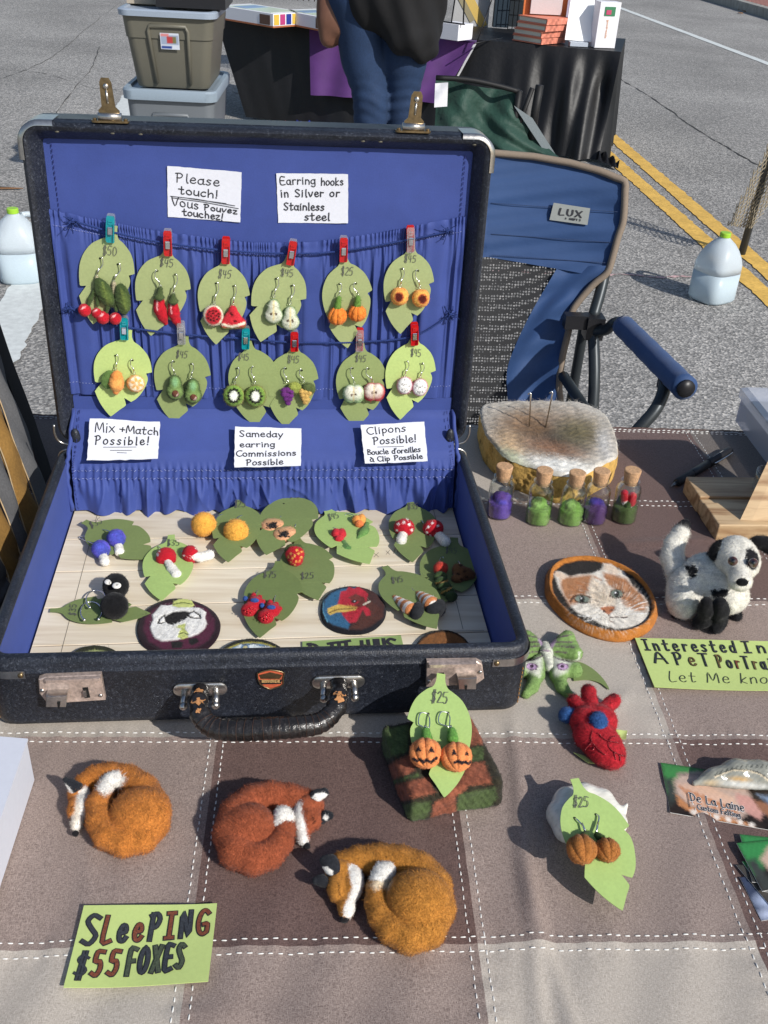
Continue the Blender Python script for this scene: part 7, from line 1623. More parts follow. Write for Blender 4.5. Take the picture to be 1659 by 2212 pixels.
# fox 1: left
F1=S(198,118,44)
curlfox('orange felt fox curled asleep, head at left, above the sleeping foxes sign',None,
 [(181,1692,26,20),(205,1678,30,24),(240,1676,32,28),(275,1684,33,31),(308,1706,33,33),(330,1740,33,33),(332,1778,32,33),(308,1808,31,32)],
 [(308,1812,28,28),(268,1820,30,28),(232,1806,33,27),(214,1776,36,26),(212,1738,39,25),(226,1706,42,20)],
 lambda f:[f.E(170,1716,26,(23,22,22),F1),f.E(178,1742,26,(20,30,20),S(226,214,196)),f.E(160,1745,26,(13,24,18),F1),f.E(166,1776,20,(12,20,14),S(226,214,196))],
 None,[('P',[(176,1702),(192,1698),(200,1712),(194,1752),(190,1786),(184,1797),(166,1802),(160,1788),(170,1768),(172,1742),(166,1724),(170,1712)],WHT,2.5),('L',[(152,1752),(154,1746),(158,1740)],1.5,S(50,28,18),.6),('L',[(166,1800),(178,1796),(188,1790)],.8,S(60,50,46))],
 lambda f:f.chain([(224,1702,44,14),(238,1688,48,17),(250,1683,48,18)],WHT),
 [(lambda f:f.chain([(164,1704,40,16),(152,1692,50,10),(141,1684,60,5)],BLK),[('P',[(137,1690),(150,1700),(160,1716),(152,1722),(142,1708)],WHT,1)])],
 (163,1801,16,(7,6,6)),None,None,[('P',[(206,1704),(220,1682),(262,1672),(274,1682),(262,1700),(236,1714),(226,1722)],WHT,3)],F1,(303,1756,46,(64,62,40)),None)
# fox 2: rust
F2=S(164,80,48)
curlfox('rust red felt fox curled asleep with its head at the right',None,
 [(660,1730,34,26),(625,1722,36,28),(585,1720,38,32),(545,1732,38,36),(512,1760,38,38),(500,1800,36,38),(512,1838,34,36)],
 [(512,1838,34,36),(548,1856,32,32),(582,1846,34,29),(606,1820,36,26),(614,1792,40,23),(614,1776,44,20)],
 lambda f:[f.E(668,1742,34,(32,28,28),F2),f.E(672,1768,30,(24,30,24),F2),f.E(648,1770,28,(16,38,20),F2),f.E(655,1806,20,(14,22,15),F2)],
 None,[('P',[(622,1738),(632,1728),(652,1732),(652,1756),(660,1776),(662,1800),(668,1822),(662,1832),(648,1832),(638,1818),(636,1790),(630,1772),(622,1756)],WHT,2),('L',[(672,1764),(679,1768),(680,1776),(674,1782)],1.3,S(56,26,18),.6),('L',[(682,1790),(684,1800)],1,S(56,26,18),.6),('E',646,1826,1.2,1.2,0,S(30,26,26),.4)],
 lambda f:f.chain([(604,1780,50,16),(612,1764,54,20),(618,1768,52,18)],WHT),
 [(lambda f:f.chain([(672,1734,46,14),(684,1720,56,13),(700,1710,62,8)],BLK)+[f.E(690,1716,60,(20,12,9),BLK,rot=.2)],[('P',[(674,1724),(680,1714),(700,1712),(708,1716),(700,1728),(686,1732)],WHT,1)]),(lambda f:f.chain([(694,1770,30,10),(704,1762,36,10),(712,1762,40,8)],BLK),[('E',704,1766,6,6,0,WHT,1)])],
 (663,1827,16,(7,7,7)),None,None,[],F2,(536,1788,44,(58,56,42)),None)
# fox 3: golden
F3=S(186,120,42)
curlfox('golden brown felt fox curled asleep, largest and nearest of the three',None,
 [(740,1866,34,26),(775,1858,38,30),(820,1858,42,34),(865,1866,42,38),(905,1882,40,40),(936,1916,40,40),(944,1965,38,38),(922,2008,36,38)],
 [(922,2008,34,38),(885,2024,34,33),(848,2008,36,30),(824,1980,40,27),(814,1950,44,25),(816,1920,50,23),(826,1896,54,21)],
 lambda f:[f.E(736,1884,36,(34,28,28),F3),f.E(728,1916,32,(22,34,26),F3),f.E(762,1905,34,(24,44,26),F3),f.E(748,1958,24,(19,28,18),F3)],
 None,[('P',[(752,1872),(768,1858),(788,1860),(798,1876),(792,1900),(782,1920),(776,1950),(768,1978),(756,1986),(742,1978),(742,1960),(752,1940),(760,1918),(756,1898)],WHT,2),('L',[(728,1906),(733,1914),(731,1926),(735,1934)],1.6,S(70,42,18),.6)],
 lambda f:f.chain([(818,1902,60,19),(828,1886,62,22),(838,1880,58,18)],WHT),
 [(lambda f:f.chain([(722,1880,50,18),(712,1864,62,18),(700,1858,68,9)],BLK),[('P',[(692,1872),(706,1872),(720,1882),(718,1892),(704,1888)],WHT,1)]),(lambda f:f.chain([(706,1908,38,10),(694,1902,44,12),(682,1902,46,8)],BLK),None)],
 (744,1986,18,(10,7,8)),None,None,[('P',[(800,1915),(812,1896),(846,1888),(846,1906),(838,1922),(826,1916),(812,1924)],S(226,206,172),5)],F3,(904,1942,60,(68,66,50)),None)
# ------------------------------------------------------------------ striped felt block under the jack-o'-lantern card
def block():
    f=Felt(TBL,945,1668,'felt_block','thick felted square striped rust and dark green under the jack-o-lantern card','felt pad')
    q=[TBL.loc(TBL.at(u,v,.012),f.O) for u,v in ((838,1590),(1032,1556),(1062,1720),(868,1758))]
    c=sum(q)/4; X=(q[1]+q[2]-q[0]-q[3])/2; w=np.linalg.norm(X)/2; X/=2*w; hh=np.linalg.norm((q[3]+q[2]-q[0]-q[1])/2)/2; ang=math.atan2(X[1],X[0])
    Yl=np.array([-X[1],X[0],0]); H=.0125; r=.005
    def fn_(P,d):
        p_=P-np.array([c[0],c[1],H]); a=np.abs(p_@X)-(w-r); b=np.abs(p_@Yl)-(hh-r); z=np.abs(p_[:,2])-(H-r)
        Q=np.stack([a,b,z],-1); return np.linalg.norm(np.maximum(Q,0),axis=1)+np.minimum(Q.max(1),0)-r+hnoise(P*1000,.13,4)*.0008+hnoise(P*1000,.04,1)*.0014
    prims=[('e',np.array([c[0],c[1],H]),np.array([w*1.25,hh*1.25,H*1.3]),None,np.array([.2,.1,.05]))]
    RU=np.array(S(146,80,56)); GR=np.array(S(74,92,50)); DK=np.array(S(50,46,34))
    def pf(P,N,C):
        p_=P*f.m-c; x=(p_@X)/w; y=(p_@Yl)/hh; t=y*2.6+.35*np.sin(x*2.6+.5)+.2*hnoise(P,.03,2)+x*.5
        s_=np.sin(t*2.5+.4); C=np.where((s_>.12)[:,None],RU,np.where((s_<-.35)[:,None],GR,DK)); 
        e=(y<-.55); C=np.where((e&(x>.45))[:,None],GR,C); C=np.where((e&(x<-.2))[:,None],GR*.95,C); C=np.where((e&(np.abs(x-.15)<.28))[:,None],RU,C)
        return C*(1+.3*hnoise(P,.4,8)+.18*hnoise(P,.12,5))[:,None]
    ZB=lambda L:[(796.3+x*.18,1426.7+y*.18) for x,y in L]
    RU2,GR2=tuple(RU),tuple(GR*1.05); Ly=[('P',ZB([(120,700),(1500,560),(1600,1950),(200,2000)]),tuple(DK),2)]+[('P',ZB(q_),RU2,2.5) for q_ in ([(195,1280),(520,1110),(560,1330),(235,1455)],[(285,1500),(720,1400),(800,1590),(340,1705)],[(1150,640),(1370,650),(1372,1000),(1180,1040)],[(1010,1520),(1240,1225),(1390,1220),(1480,1480),(1210,1500),(1090,1620),(900,1660)],[(785,1700),(1030,1600),(1060,1860),(755,1890)],[(560,760),(800,720),(760,900),(520,960)])]+[('P',ZB(q_),GR2,2.5) for q_ in ([(150,830),(480,770),(470,1090),(180,1190)],[(330,1740),(740,1690),(740,1800),(660,1910),(360,1960)],[(1080,1610),(1510,1520),(1545,1650),(1450,1760),(1060,1850)],[(1180,1060),(1370,1030),(1380,1190),(1200,1215)],[(240,1460),(600,1350),(620,1390),(270,1490)])]
    f.blob('felt_pad',prims,k=0,mod=fn_,paintf=lambda P,N,C:np.tile(DK*1.0,(len(P),1)),layers=Ly,jit=1.6,h=1.9,fz=9000,fl=8,lump=0)
    me_=[o_ for o_ in f.root.children][0].data; ca_=me_.color_attributes['Col']; b_=np.zeros(len(me_.vertices)*4,np.float32); ca_.data.foreach_get('color',b_); co_=np.zeros(len(me_.vertices)*3,np.float32); me_.vertices.foreach_get('co',co_); b_=b_.reshape(-1,4); b_[:,:3]*=(1+.28*hnoise(co_.reshape(-1,3)*1000,.5,8)+.15*hnoise(co_.reshape(-1,3)*1000,.16,5))[:,None]; ca_.data.foreach_set('color',np.clip(b_,0,1).ravel())
block()
PLZ=.024
BL_=Surf((0,0,PLZ),(1,0,0),(0,math.cos(.28),math.sin(.28)))
P0=TBL.at(955,1690,.026); BLK_S=Surf(P0,(1,0,0),(0,math.cos(.30),math.sin(.30)))
leaf(BLK_S,(953,1455),(961,1722),'pale','pale green paper leaf card under the jack-o-lantern earrings, leaning on the suitcase front','leaf cards on the tablecloth',('$25',(950,1507),34,.1,24),((994-602-1+1,0),) and ((925,1542-0),(968,1540)),mirror=True,ws=.86,off=.002,ppen=.0006)
def jack(u,v,r,ring,hole,lb,du):
    f=Felt(BLK_S,*ring,'felt_earring',"orange jack-o'-lantern felt earring with black face, "+lb,'earring','jack-o-lantern earrings on the leaf card')
    m=MB(); m.tube(cr([f.p(hole[0],hole[1],6),f.p(hole[0]-16,hole[1]+0,12),f.p(hole[0]-20,hole[1]+22,12),f.p(ring[0]-4,ring[1]-4,16)],6),.0005,6); m.tube(cr([f.p(hole[0],hole[1],6),f.p(hole[0]+4,hole[1]+12,14),f.p(hole[0]+3,hole[1]+30,16),f.p(ring[0],ring[1]-5,18)],6),.0005,6); m.tube([f.p(ring[0],ring[1]-7,18),f.p(ring[0],ring[1]+2,18)],.0008,6); m.obj('ear_wire',SILVER(),f.root)
    ey=lambda x,y,s_: [(x-s_,y+s_*.9),(x-s_*.2,y-s_),(x+s_*.9,y+s_*1.0),(x,y+s_*.7)]
    du_=du; mo=[(u-26+du_,v+12),(u-18+du_,v+17),(u-12+du_,v+13),(u-4+du_,v+20),(u+2+du_,v+14),(u+12+du_,v+20),(u+24+du_,v+10)]
    if du: mo=[(u-14+du_,v+12),(u-6+du_,v+9),(u+2+du_,v+14),(u+8+du_,v+10),(u+16+du_,v+15),(u+22+du_,v+10)]
    L=[('P',ey(u-14+du_,v-10,8),S(30,26,34),.6),('P',ey(u+(14 if not du else 13)+du_,v-8,8 if not du else 6),S(30,26,34),.6),('L',mo,3.2,S(30,26,34),.6)]
    pumpkin(f,u,v,24,r,S(232,136,72),sq=.92,layers=L,fz=1500)
    f.blob('stem',[f.K((ring[0]+2,ring[1]+6,20),(ring[0]+4,ring[1]+22,20),9,12,S(92,150,58))],k=1,fz=400)
jack(919,1627,35,(918,1574),(924,1541),'left one',0); jack(986,1635,34,(974,1574),(968,1539),'right one',10)
# ------------------------------------------------------------------ white ceramic curled cat, leaf and brown pumpkins
f=Felt(TBL,1270,1765,'ceramic_cat','glazed white ceramic curled cat under the leaf card with brown pumpkins','ornament'); CW=S(214,208,194)
def cm(P,N,C): return np.array(S(226,222,210))*(1-.18*np.clip(hnoise(P,.12,3),0,1))[:,None]
f.blob('ceramic_body',f.chain([(1225,1790,26,30),(1212,1760,26,30),(1226,1732,26,30),(1262,1722,26,30),(1298,1732,24,28),(1322,1756,22,24)],CW)+[f.E(1262,1770,26,(52,46,32),CW),f.E(1335,1775,22,(20,26,18),CW),f.K((1345,1752,28),(1354,1738,38),9,3,CW),f.K((1320,1748,28),(1322,1736,40),8,3,CW)],k=3,h=2,lump=.4,paintf=cm,mat_=mat('cream_glaze',attr=True,rough=.25,namt=.05,nscale=120,coat=.4),layers=[('L',[(1300,1728),(1312,1742),(1318,1760)],.9,S(120,96,70),.8),('L',[(1288,1724),(1300,1740),(1306,1762)],.9,S(120,96,70),.8),('L',[(1326,1780),(1336,1784)],1.2,S(90,70,54),.8)])
Pc=TBL.at(1290,1830,.020); CSF=Surf(Pc,(1,0,-.12),(0,math.cos(.12),math.sin(.12)))
leaf(CSF,(1242,1682),(1342,1966),'pale','green paper leaf card under the two brown pumpkin earrings, on the ceramic cat','leaf cards on the tablecloth',('$25',(1255,1734),32,.05,22),((1242,1768),(1288,1760)),ws=.92,mirror=False,off=.001,ppen=.0006)
for (u,v,r),ring,hole,lb in (((1256,1835,33),(1264,1797),(1242,1768),'left'),((1312,1836,27),(1288,1800),(1288,1760),'right')):
    f=Felt(CSF,*ring,'felt_earring','brown felt pumpkin earring on the pale leaf, %s one'%lb,'earring','brown pumpkin earrings on the leaf card')
    m=MB(); m.tube(cr([f.p(hole[0],hole[1],4),f.p(hole[0]+6,hole[1]+4,9),f.p((hole[0]+ring[0])/2+4,(hole[1]+ring[1])/2,10),f.p(ring[0],ring[1],14)],6),.0006,6); m.tube([f.p((hole[0]+ring[0])/2+4,(hole[1]+ring[1])/2-4,11),f.p(ring[0],ring[1]-2,14)],.0008,6); m.obj('ear_wire',SILVER(),f.root)
    pumpkin(f,u,v,24,r,S(172,104,44),sq=.95,fz=2200,ribs=7,hh=1.6)
    f.blob('stem',[f.K((ring[0]+2,ring[1]+4,16),(ring[0]+(u-ring[0])*.4,ring[1]+12,18),7,10,S(60,84,36))],k=1,fz=300)
# ------------------------------------------------------------------ anatomical heart
f=Felt(TBL,1285,1570,'felt_heart','large red felted anatomical heart with blue veins and red bead branches, right of the suitcase','felt heart'); RH=S(192,30,42)
f.blob('heart',[f.E(1268,1560,30,(36,38,30),RH),f.E(1298,1556,30,(34,38,28),RH),f.E(1284,1588,30,(44,46,30),RH),f.E(1300,1606,28,(42,42,28),RH),f.E(1310,1622,26,(38,38,26),RH),f.E(1322,1636,24,(26,26,22),RH),f.K((1278,1540,34),(1271,1494,40),17,16,RH),f.K((1262,1542,30),(1240,1514,32),15,14,RH),f.K((1298,1540,30),(1326,1513,32),15,15,RH)],k=2.5,h=2,fz=12000,fl=8,lump=.8,paintf=lambda P,N,C:C*(1+.14*hnoise(P,.15,3)[:,None]),layers=[('E',1271,1481,11,4,0,S(110,14,26),2),('E',1237,1503,6,8,.4,S(120,16,28),2),('E',1326,1503,8,6,.4,S(120,16,28),2)])
f.blob('blue_vein',[f.K((1246,1548,26),(1224,1545,28),15,17,S(44,88,150))],k=2,h=1.6,fz=1500,fl=7); f.blob('blue_vein',[f.E(1293,1557,60,(18,24,12),S(48,92,156),rot=-.2)],k=2,h=1.6,fz=1800,fl=7)
m=MB(); br=[[(1280,1580),(1276,1592),(1278,1602),(1270,1612)],[(1278,1602),(1286,1612),(1296,1622),(1306,1630)],[(1292,1584),(1302,1594),(1314,1600),(1322,1592),(1330,1590)],[(1314,1600),(1316,1614),(1326,1624),(1338,1630),(1350,1634)],[(1338,1630),(1340,1642)],[(1318,1602),(1332,1604)],[(1268,1614),(1264,1620)],[(1326,1624),(1330,1640)],[(1286,1612),(1280,1620)]]
O3=f.p(1295,1600,0)
for b_ in br:
    L=cr(b_,8) if len(b_)>2 else np.array([np.array(b_[0])*(1-t)+np.array(b_[1])*t for t in np.linspace(0,1,6)]); 
    acc=0;last=L[0]
    prims=[f.E(1268,1560,30,(36,38,30),RH),f.E(1298,1556,30,(34,38,28),RH),f.E(1284,1588,30,(44,46,30),RH),f.E(1300,1606,28,(42,42,28),RH),f.E(1310,1622,26,(38,38,26),RH),f.E(1322,1636,24,(26,26,22),RH)]
    for i,p_ in enumerate(L):
        if i and np.linalg.norm(p_-last)<2.3: continue
        last=p_
        hs=np.linspace(80,10,71); pts=np.array([f.p(p_[0],p_[1],h_) for h_ in hs]); d,_=sdf(pts,prims,4*f.m); k=np.argmax(d<.0004); m.ball(pts[k],.00062,6)
m.obj('beadwork',mat('dark_red_bead',(.22,.01,.015),rough=.12,coat=.5),f.root,kind='stuff')
s=Sheet(TBL,[(1330,1577),(1355,1579),(1352,1598),(1332,1594)],'paper_tag','small lime price tag sticking out right of the red heart','tag',S(186,206,116),off=.008,matn='lime_paper')
o=MB(); o.prism([TBL.loc(TBL.at(u,v,.002),TBL.at(1260,1640))[:2] for u,v in ((1239,1626),(1262,1633),(1285,1650),(1270,1648))],.0018,.0024); o=o.obj('leaf_tip',mat('card_lime',PAP['lime']),None,TBL.mat(TBL.at(1260,1640)),smooth=False); tag(o,'pale green paper leaf tip poking out under the lower left of the heart','paper leaf')
# ------------------------------------------------------------------ moth
lf_=MB(); O_=TBL.at(1250,1440); P=[TBL.loc(TBL.at(u,v,.0018),O_)[:2] for u,v in cr([(1228,1432),(1252,1430),(1280,1444),(1303,1466),(1316,1489),(1296,1475),(1272,1468),(1240,1470)],4)]
lf_.prism(P,.0012,.0018); o=lf_.obj('paper_leaf',mat('card_dark',PAP['dark']),None,TBL.mat(O_),smooth=False); tag(o,'curved olive paper leaf sticking out from under the luna moth','paper leaf')
f=Felt(TBL,1185,1430,'felt_moth','green and lilac felted luna moth beside the suitcase corner','felt moth'); MG=S(124,158,84); ML=S(190,160,190); MW=S(212,214,196)
ZM=lambda L:[(1128.1+x*.16,1313.9+y*.16) for x,y in L]
v=lambda P,N,C:C*(1+.16*hnoise(P,.2,3)[:,None]+.1*hnoise(P,.6,6)[:,None])
for sgn in (1,-1):
    mx=lambda u:1183+sgn*(u-1183)-(0 if sgn>0 else 2)
    up=[f.K((mx(1196),1404,16),(mx(1226),1376,22),12,14,MG),f.K((mx(1200),1408,14),(mx(1242),1412,20),12,16,MG),f.E(mx(1224),1394,18,(26,26,10),MG)]
    fl=[('P',[(mx(x),y) for x,y in ZM([(340,480),(370,370),(440,310),(540,290),(480,340),(450,460),(400,560),(380,590)])],ML,2)]+[('L',[(mx(x),y) for x,y in ZM(l_)],1.2,S(96,56,92),1) for l_ in ([(450,400),(600,370),(680,350)],[(450,460),(560,455),(690,460)],[(450,510),(600,520),(700,530)],[(420,590),(520,590),(610,605)])]+[('L',[(mx(x),y) for x,y in ZM([(400,640),(560,690),(720,715),(765,690),(770,600)])],1.8,S(222,228,206),1)]
    f.blob('upper_wing',up,k=5,h=1.6,fz=2500,layers=fl,paintf=v)
    lo=[f.K((mx(1198),1428,12),(mx(1206),1455,12),15,17,MG),f.K((mx(1212),1444,12),(mx(1240),1448,12),16,18,MG),f.K((mx(1206),1460,11),(mx(1214),1484,9),15,11,MG),f.K((mx(1214),1484,9),(mx(1228),1500,8),11,9,MG)]
    fl=[('P',[(mx(x),y) for x,y in ZM([(400,650),(660,720),(600,860),(440,930),(410,820)])],MW,5),('E',mx(1215),1440,13,8,.1,S(84,42,84),.8),('E',mx(1216),1440,10.5,6,.1,S(196,160,200),.8),('E',mx(1215),1439,4.5,3.6,0,S(50,20,50),.6),('L',[(mx(x),y) for x,y in ZM([(395,640),(500,690),(660,725)])],1.2,S(96,56,92),.8)]
    f.blob('lower_wing',lo,k=4,h=1.6,fz=2500,layers=fl,paintf=v)
f.blob('body',[f.K((1176,1396,20),(1180,1410,24),11,13,MW),f.K((1180,1412,22),(1188,1442,18),13,10,MW)],k=2,h=1.5,fz=1800,paintf=v,layers=[('L',ZM([(210,580),(290,570),(380,580)]),1.2,S(140,84,140))])
# ------------------------------------------------------------------ cat portrait
ZC=lambda L:[(1094.9+x*.34,1128+y*.34) for x,y in L]
ORG=S(184,124,80); CRM=S(226,218,204)
cat_l=[('P',ZC([(290,400),(330,300),(420,262),(520,252),(640,262),(760,320),(850,400),(905,490),(915,560),(880,630),(800,672),(700,682),(600,655),(480,610),(380,530),(310,460)]),S(34,30,28),1.5),
 ('P',ZC([(300,330),(315,310),(345,315),(400,345),(460,330),(540,325),(600,300),(615,262),(660,268),(740,315),(775,360),(800,410),(850,440),(890,500),(905,560),(880,625),(790,668),(700,678),(600,650),(520,600),(450,575),(410,540),(370,480),(330,420)]),CRM,2),
 ('P',ZC([(345,350),(420,345),(520,335),(560,345),(520,420),(500,480),(440,520),(400,530),(360,460),(340,400)]),ORG,4),('P',ZC([(610,320),(680,330),(760,360),(800,410),(850,450),(895,520),(880,570),(800,560),(740,520),(700,440),(640,400)]),ORG,4),
 ('P',ZC([(540,345),(580,380),(640,400),(700,470),(690,540),(640,540),(560,540),(500,500),(520,420)]),S(226,208,184),4),('P',ZC([(300,330),(316,312),(345,318),(390,345),(345,372)]),S(222,196,170),2),('P',ZC([(612,300),(618,266),(660,272),(730,320),(680,330)]),S(226,204,180),2.5),
 ('L',ZC([(440,380),(480,400),(520,440)]),1.6,S(180,110,62),2),('L',ZC([(620,345),(680,370),(720,400)]),1.6,S(176,108,62),2),('L',ZC([(650,350),(740,375),(800,420)]),1.4,S(186,118,70),2),('L',ZC([(390,400),(430,430),(470,445)]),1.4,S(184,116,66),2),('L',ZC([(560,350),(600,370)]),1.4,S(190,124,80),2),
 ('L',ZC([(405,500),(425,470),(470,462),(530,478)]),2.2,S(92,56,36),1),('E',*ZC([(480,490)])[0],16,8,.15,S(130,144,130),1),('E',*ZC([(478,490)])[0],6,7.5,0,S(28,28,26),.8),('E',*ZC([(472,482)])[0],1.8,1.6,0,S(240,240,240),.4),('L',ZC([(430,485),(440,505),(480,514),(530,508)]),1.4,S(70,46,34),.8),
 ('L',ZC([(652,470),(665,440),(700,428),(740,450)]),2.2,S(92,56,36),1),('E',*ZC([(698,456)])[0],13,9,.1,S(138,150,134),1),('E',*ZC([(697,455)])[0],5.5,7.5,0,S(28,28,26),.8),('E',*ZC([(690,448)])[0],1.7,1.5,0,S(240,240,240),.4),('L',ZC([(655,470),(690,485),(735,470)]),1.4,S(70,46,34),.8),
 ('P',ZC([(590,545),(630,535),(680,535),(690,550),(665,575),(645,590),(625,575)]),S(196,120,78),1),('E',*ZC([(618,565)])[0],3,2.6,0,S(70,36,26),.6),('E',*ZC([(668,557)])[0],3,2.2,0,S(70,36,26),.6),('L',ZC([(645,588),(655,605),(672,604),(700,602),(740,608),(765,602)]),1,S(80,52,42),.6),('L',ZC([(655,605),(650,625),(680,640)]),.8,S(130,100,84),.8)]
cat_l.insert(5,('R',1316,1312,90,62,.3,.8)); cat_l+=[('E',*ZC([(a,b)])[0],.9,.9,0,S(60,44,38),.4) for a,b in ((585,590),(600,602),(612,590),(595,615),(620,610),(702,572),(716,582),(730,572),(744,584),(712,590))]
cat_l+=[('L',ZC([(580,590),(500,600),(450,590)]),.6,S(246,244,238),.5),('L',ZC([(585,600),(520,625),(490,630)]),.6,S(246,244,238),.5),('L',ZC([(750,570),(830,520),(890,505)]),.6,S(246,244,238),.5),('L',ZC([(755,580),(840,545),(900,540)]),.6,S(246,244,238),.5),('L',ZC([(752,590),(850,580),(890,585)]),.6,S(246,244,238),.5)]
oc=[(250,370),(268,290),(340,235),(450,213),(560,218),(700,255),(820,320),(900,400),(950,490),(960,560),(930,630),(870,680),(780,712),(700,718),(600,700),(490,660),(380,590),(300,510),(258,440)]
g=oval(TBL,(1300,1288),ZC(oc),.009,[('P',ZC([((x-605)*.9+605,(y-466)*.885+466) for x,y in oc]),S(34,30,28),1.5)]+cat_l,'cat_portrait','oval felted portrait of a white and ginger cat in a caramel rim','felt portrait',S(182,108,38),nr=80,nt=300,rim=(.885,.0028),fz=6000,jit=.7,relief=.0008)
# ------------------------------------------------------------------ dog
f=Felt(TBL,1510,1330,'felt_dog','white felted dog with black patches sitting beside the cat portrait','felt dog'); DW=S(226,222,210); DB=S(30,30,33)
sp=[('P',[(1478,1222),(1500,1222),(1508,1230),(1504,1246),(1492,1250),(1484,1236)],DB,1),('P',[(1534,1276),(1545,1272),(1550,1278),(1558,1272),(1574,1274),(1574,1286),(1560,1292),(1540,1292)],DB,1),('E',1531,1196,7,5,0,DB,1),('E',1574,1333,4,3,0,DB,1)]
f.blob('body',[f.E(1480,1272,50,(36,52,44),DW),f.E(1474,1298,38,(32,42,38),DW),f.E(1530,1244,78,(54,56,46),DW),f.E(1562,1275,66,(48,58,48),DW),f.K((1568,1240,92),(1584,1212,124),42,33,DW),f.E(1584,1290,50,(30,32,32),DW)],k=5,h=2.6,fz=16000,fl=7,fw=.32,lump=1.6,layers=sp,paintf=lambda P,N,C:C*(1-.08*np.clip(hnoise(P,.2,3),0,1))[:,None])
f.blob('tail',f.chain([(1462,1240,60,24),(1452,1205,76,23),(1457,1175,94,20),(1470,1152,112,17)],DW)+f.chain([(1472,1146,116,15,DB),(1480,1132,126,11,DB)],DB),k=4,h=2.2,fz=5000,fl=9,kc=.8,lump=1)
f.blob('head',[f.E(1590,1200,140,(40,42,42),DW),f.E(1572,1205,138,(26,32,30),DW),f.K((1594,1225,140),(1600,1252,138),28,20,DW),f.E(1598,1258,136,(20,14,16),DW),f.E(1612,1215,138,(26,34,30),DW)],k=6,h=2.3,fz=9000,fl=6,fw=.3,lump=1,layers=[('P',[(1612,1186),(1620,1184),(1636,1196),(1640,1212),(1634,1230),(1624,1232),(1612,1224),(1610,1204)],DB,1)],paintf=lambda P,N,C:C*(1-.08*np.clip(hnoise(P,.2,3),0,1))[:,None])
f.blob('ear',[f.E(1560,1182,152,(24,17,14),DB,rot=.55),f.E(1548,1198,140,(16,17,12),DB)],k=5,h=2,fz=2500,fl=8,lump=.8); f.blob('ear',[f.E(1645,1172,140,(27,15,14),DB,rot=-.1),f.E(1664,1184,130,(16,17,12),DB)],k=5,h=2,fz=2500,fl=8,lump=.8)
f.blob('nose',[f.E(1603,1258,158,(12,8,8),S(20,20,22))],k=1,h=1.2,fz=200)
for u,v,w in ((1583,1212,178),(1627,1216,172)):
    m=MB(); c=f.p(u,v,w-4); m.ball(c,.0042,16,S(70,34,26)); vdir=f.s.loc(CAM,f.O)-c; vdir/=np.linalg.norm(vdir); m.ball(c+vdir*.0022,.0026,12,S(10,8,8)); m.obj('eye',mat('glass_eye',attr=True,rough=.06,coat=1,spec=.8,namt=.02),f.root,cols=True)
for pts in ([(1526,1302,84,12),(1526,1316,64,15),(1522,1338,30,15),(1508,1346,18,13)],[(1556,1304,86,13),(1556,1318,66,16),(1552,1340,30,16),(1546,1354,18,15)],[(1478,1320,18,14),(1464,1326,10,13)],[(1582,1318,16,14),(1590,1330,10,12)]):
    f.blob('paw',f.chain(pts,DB),k=4,h=2,fz=1800,fl=8,lump=.8)
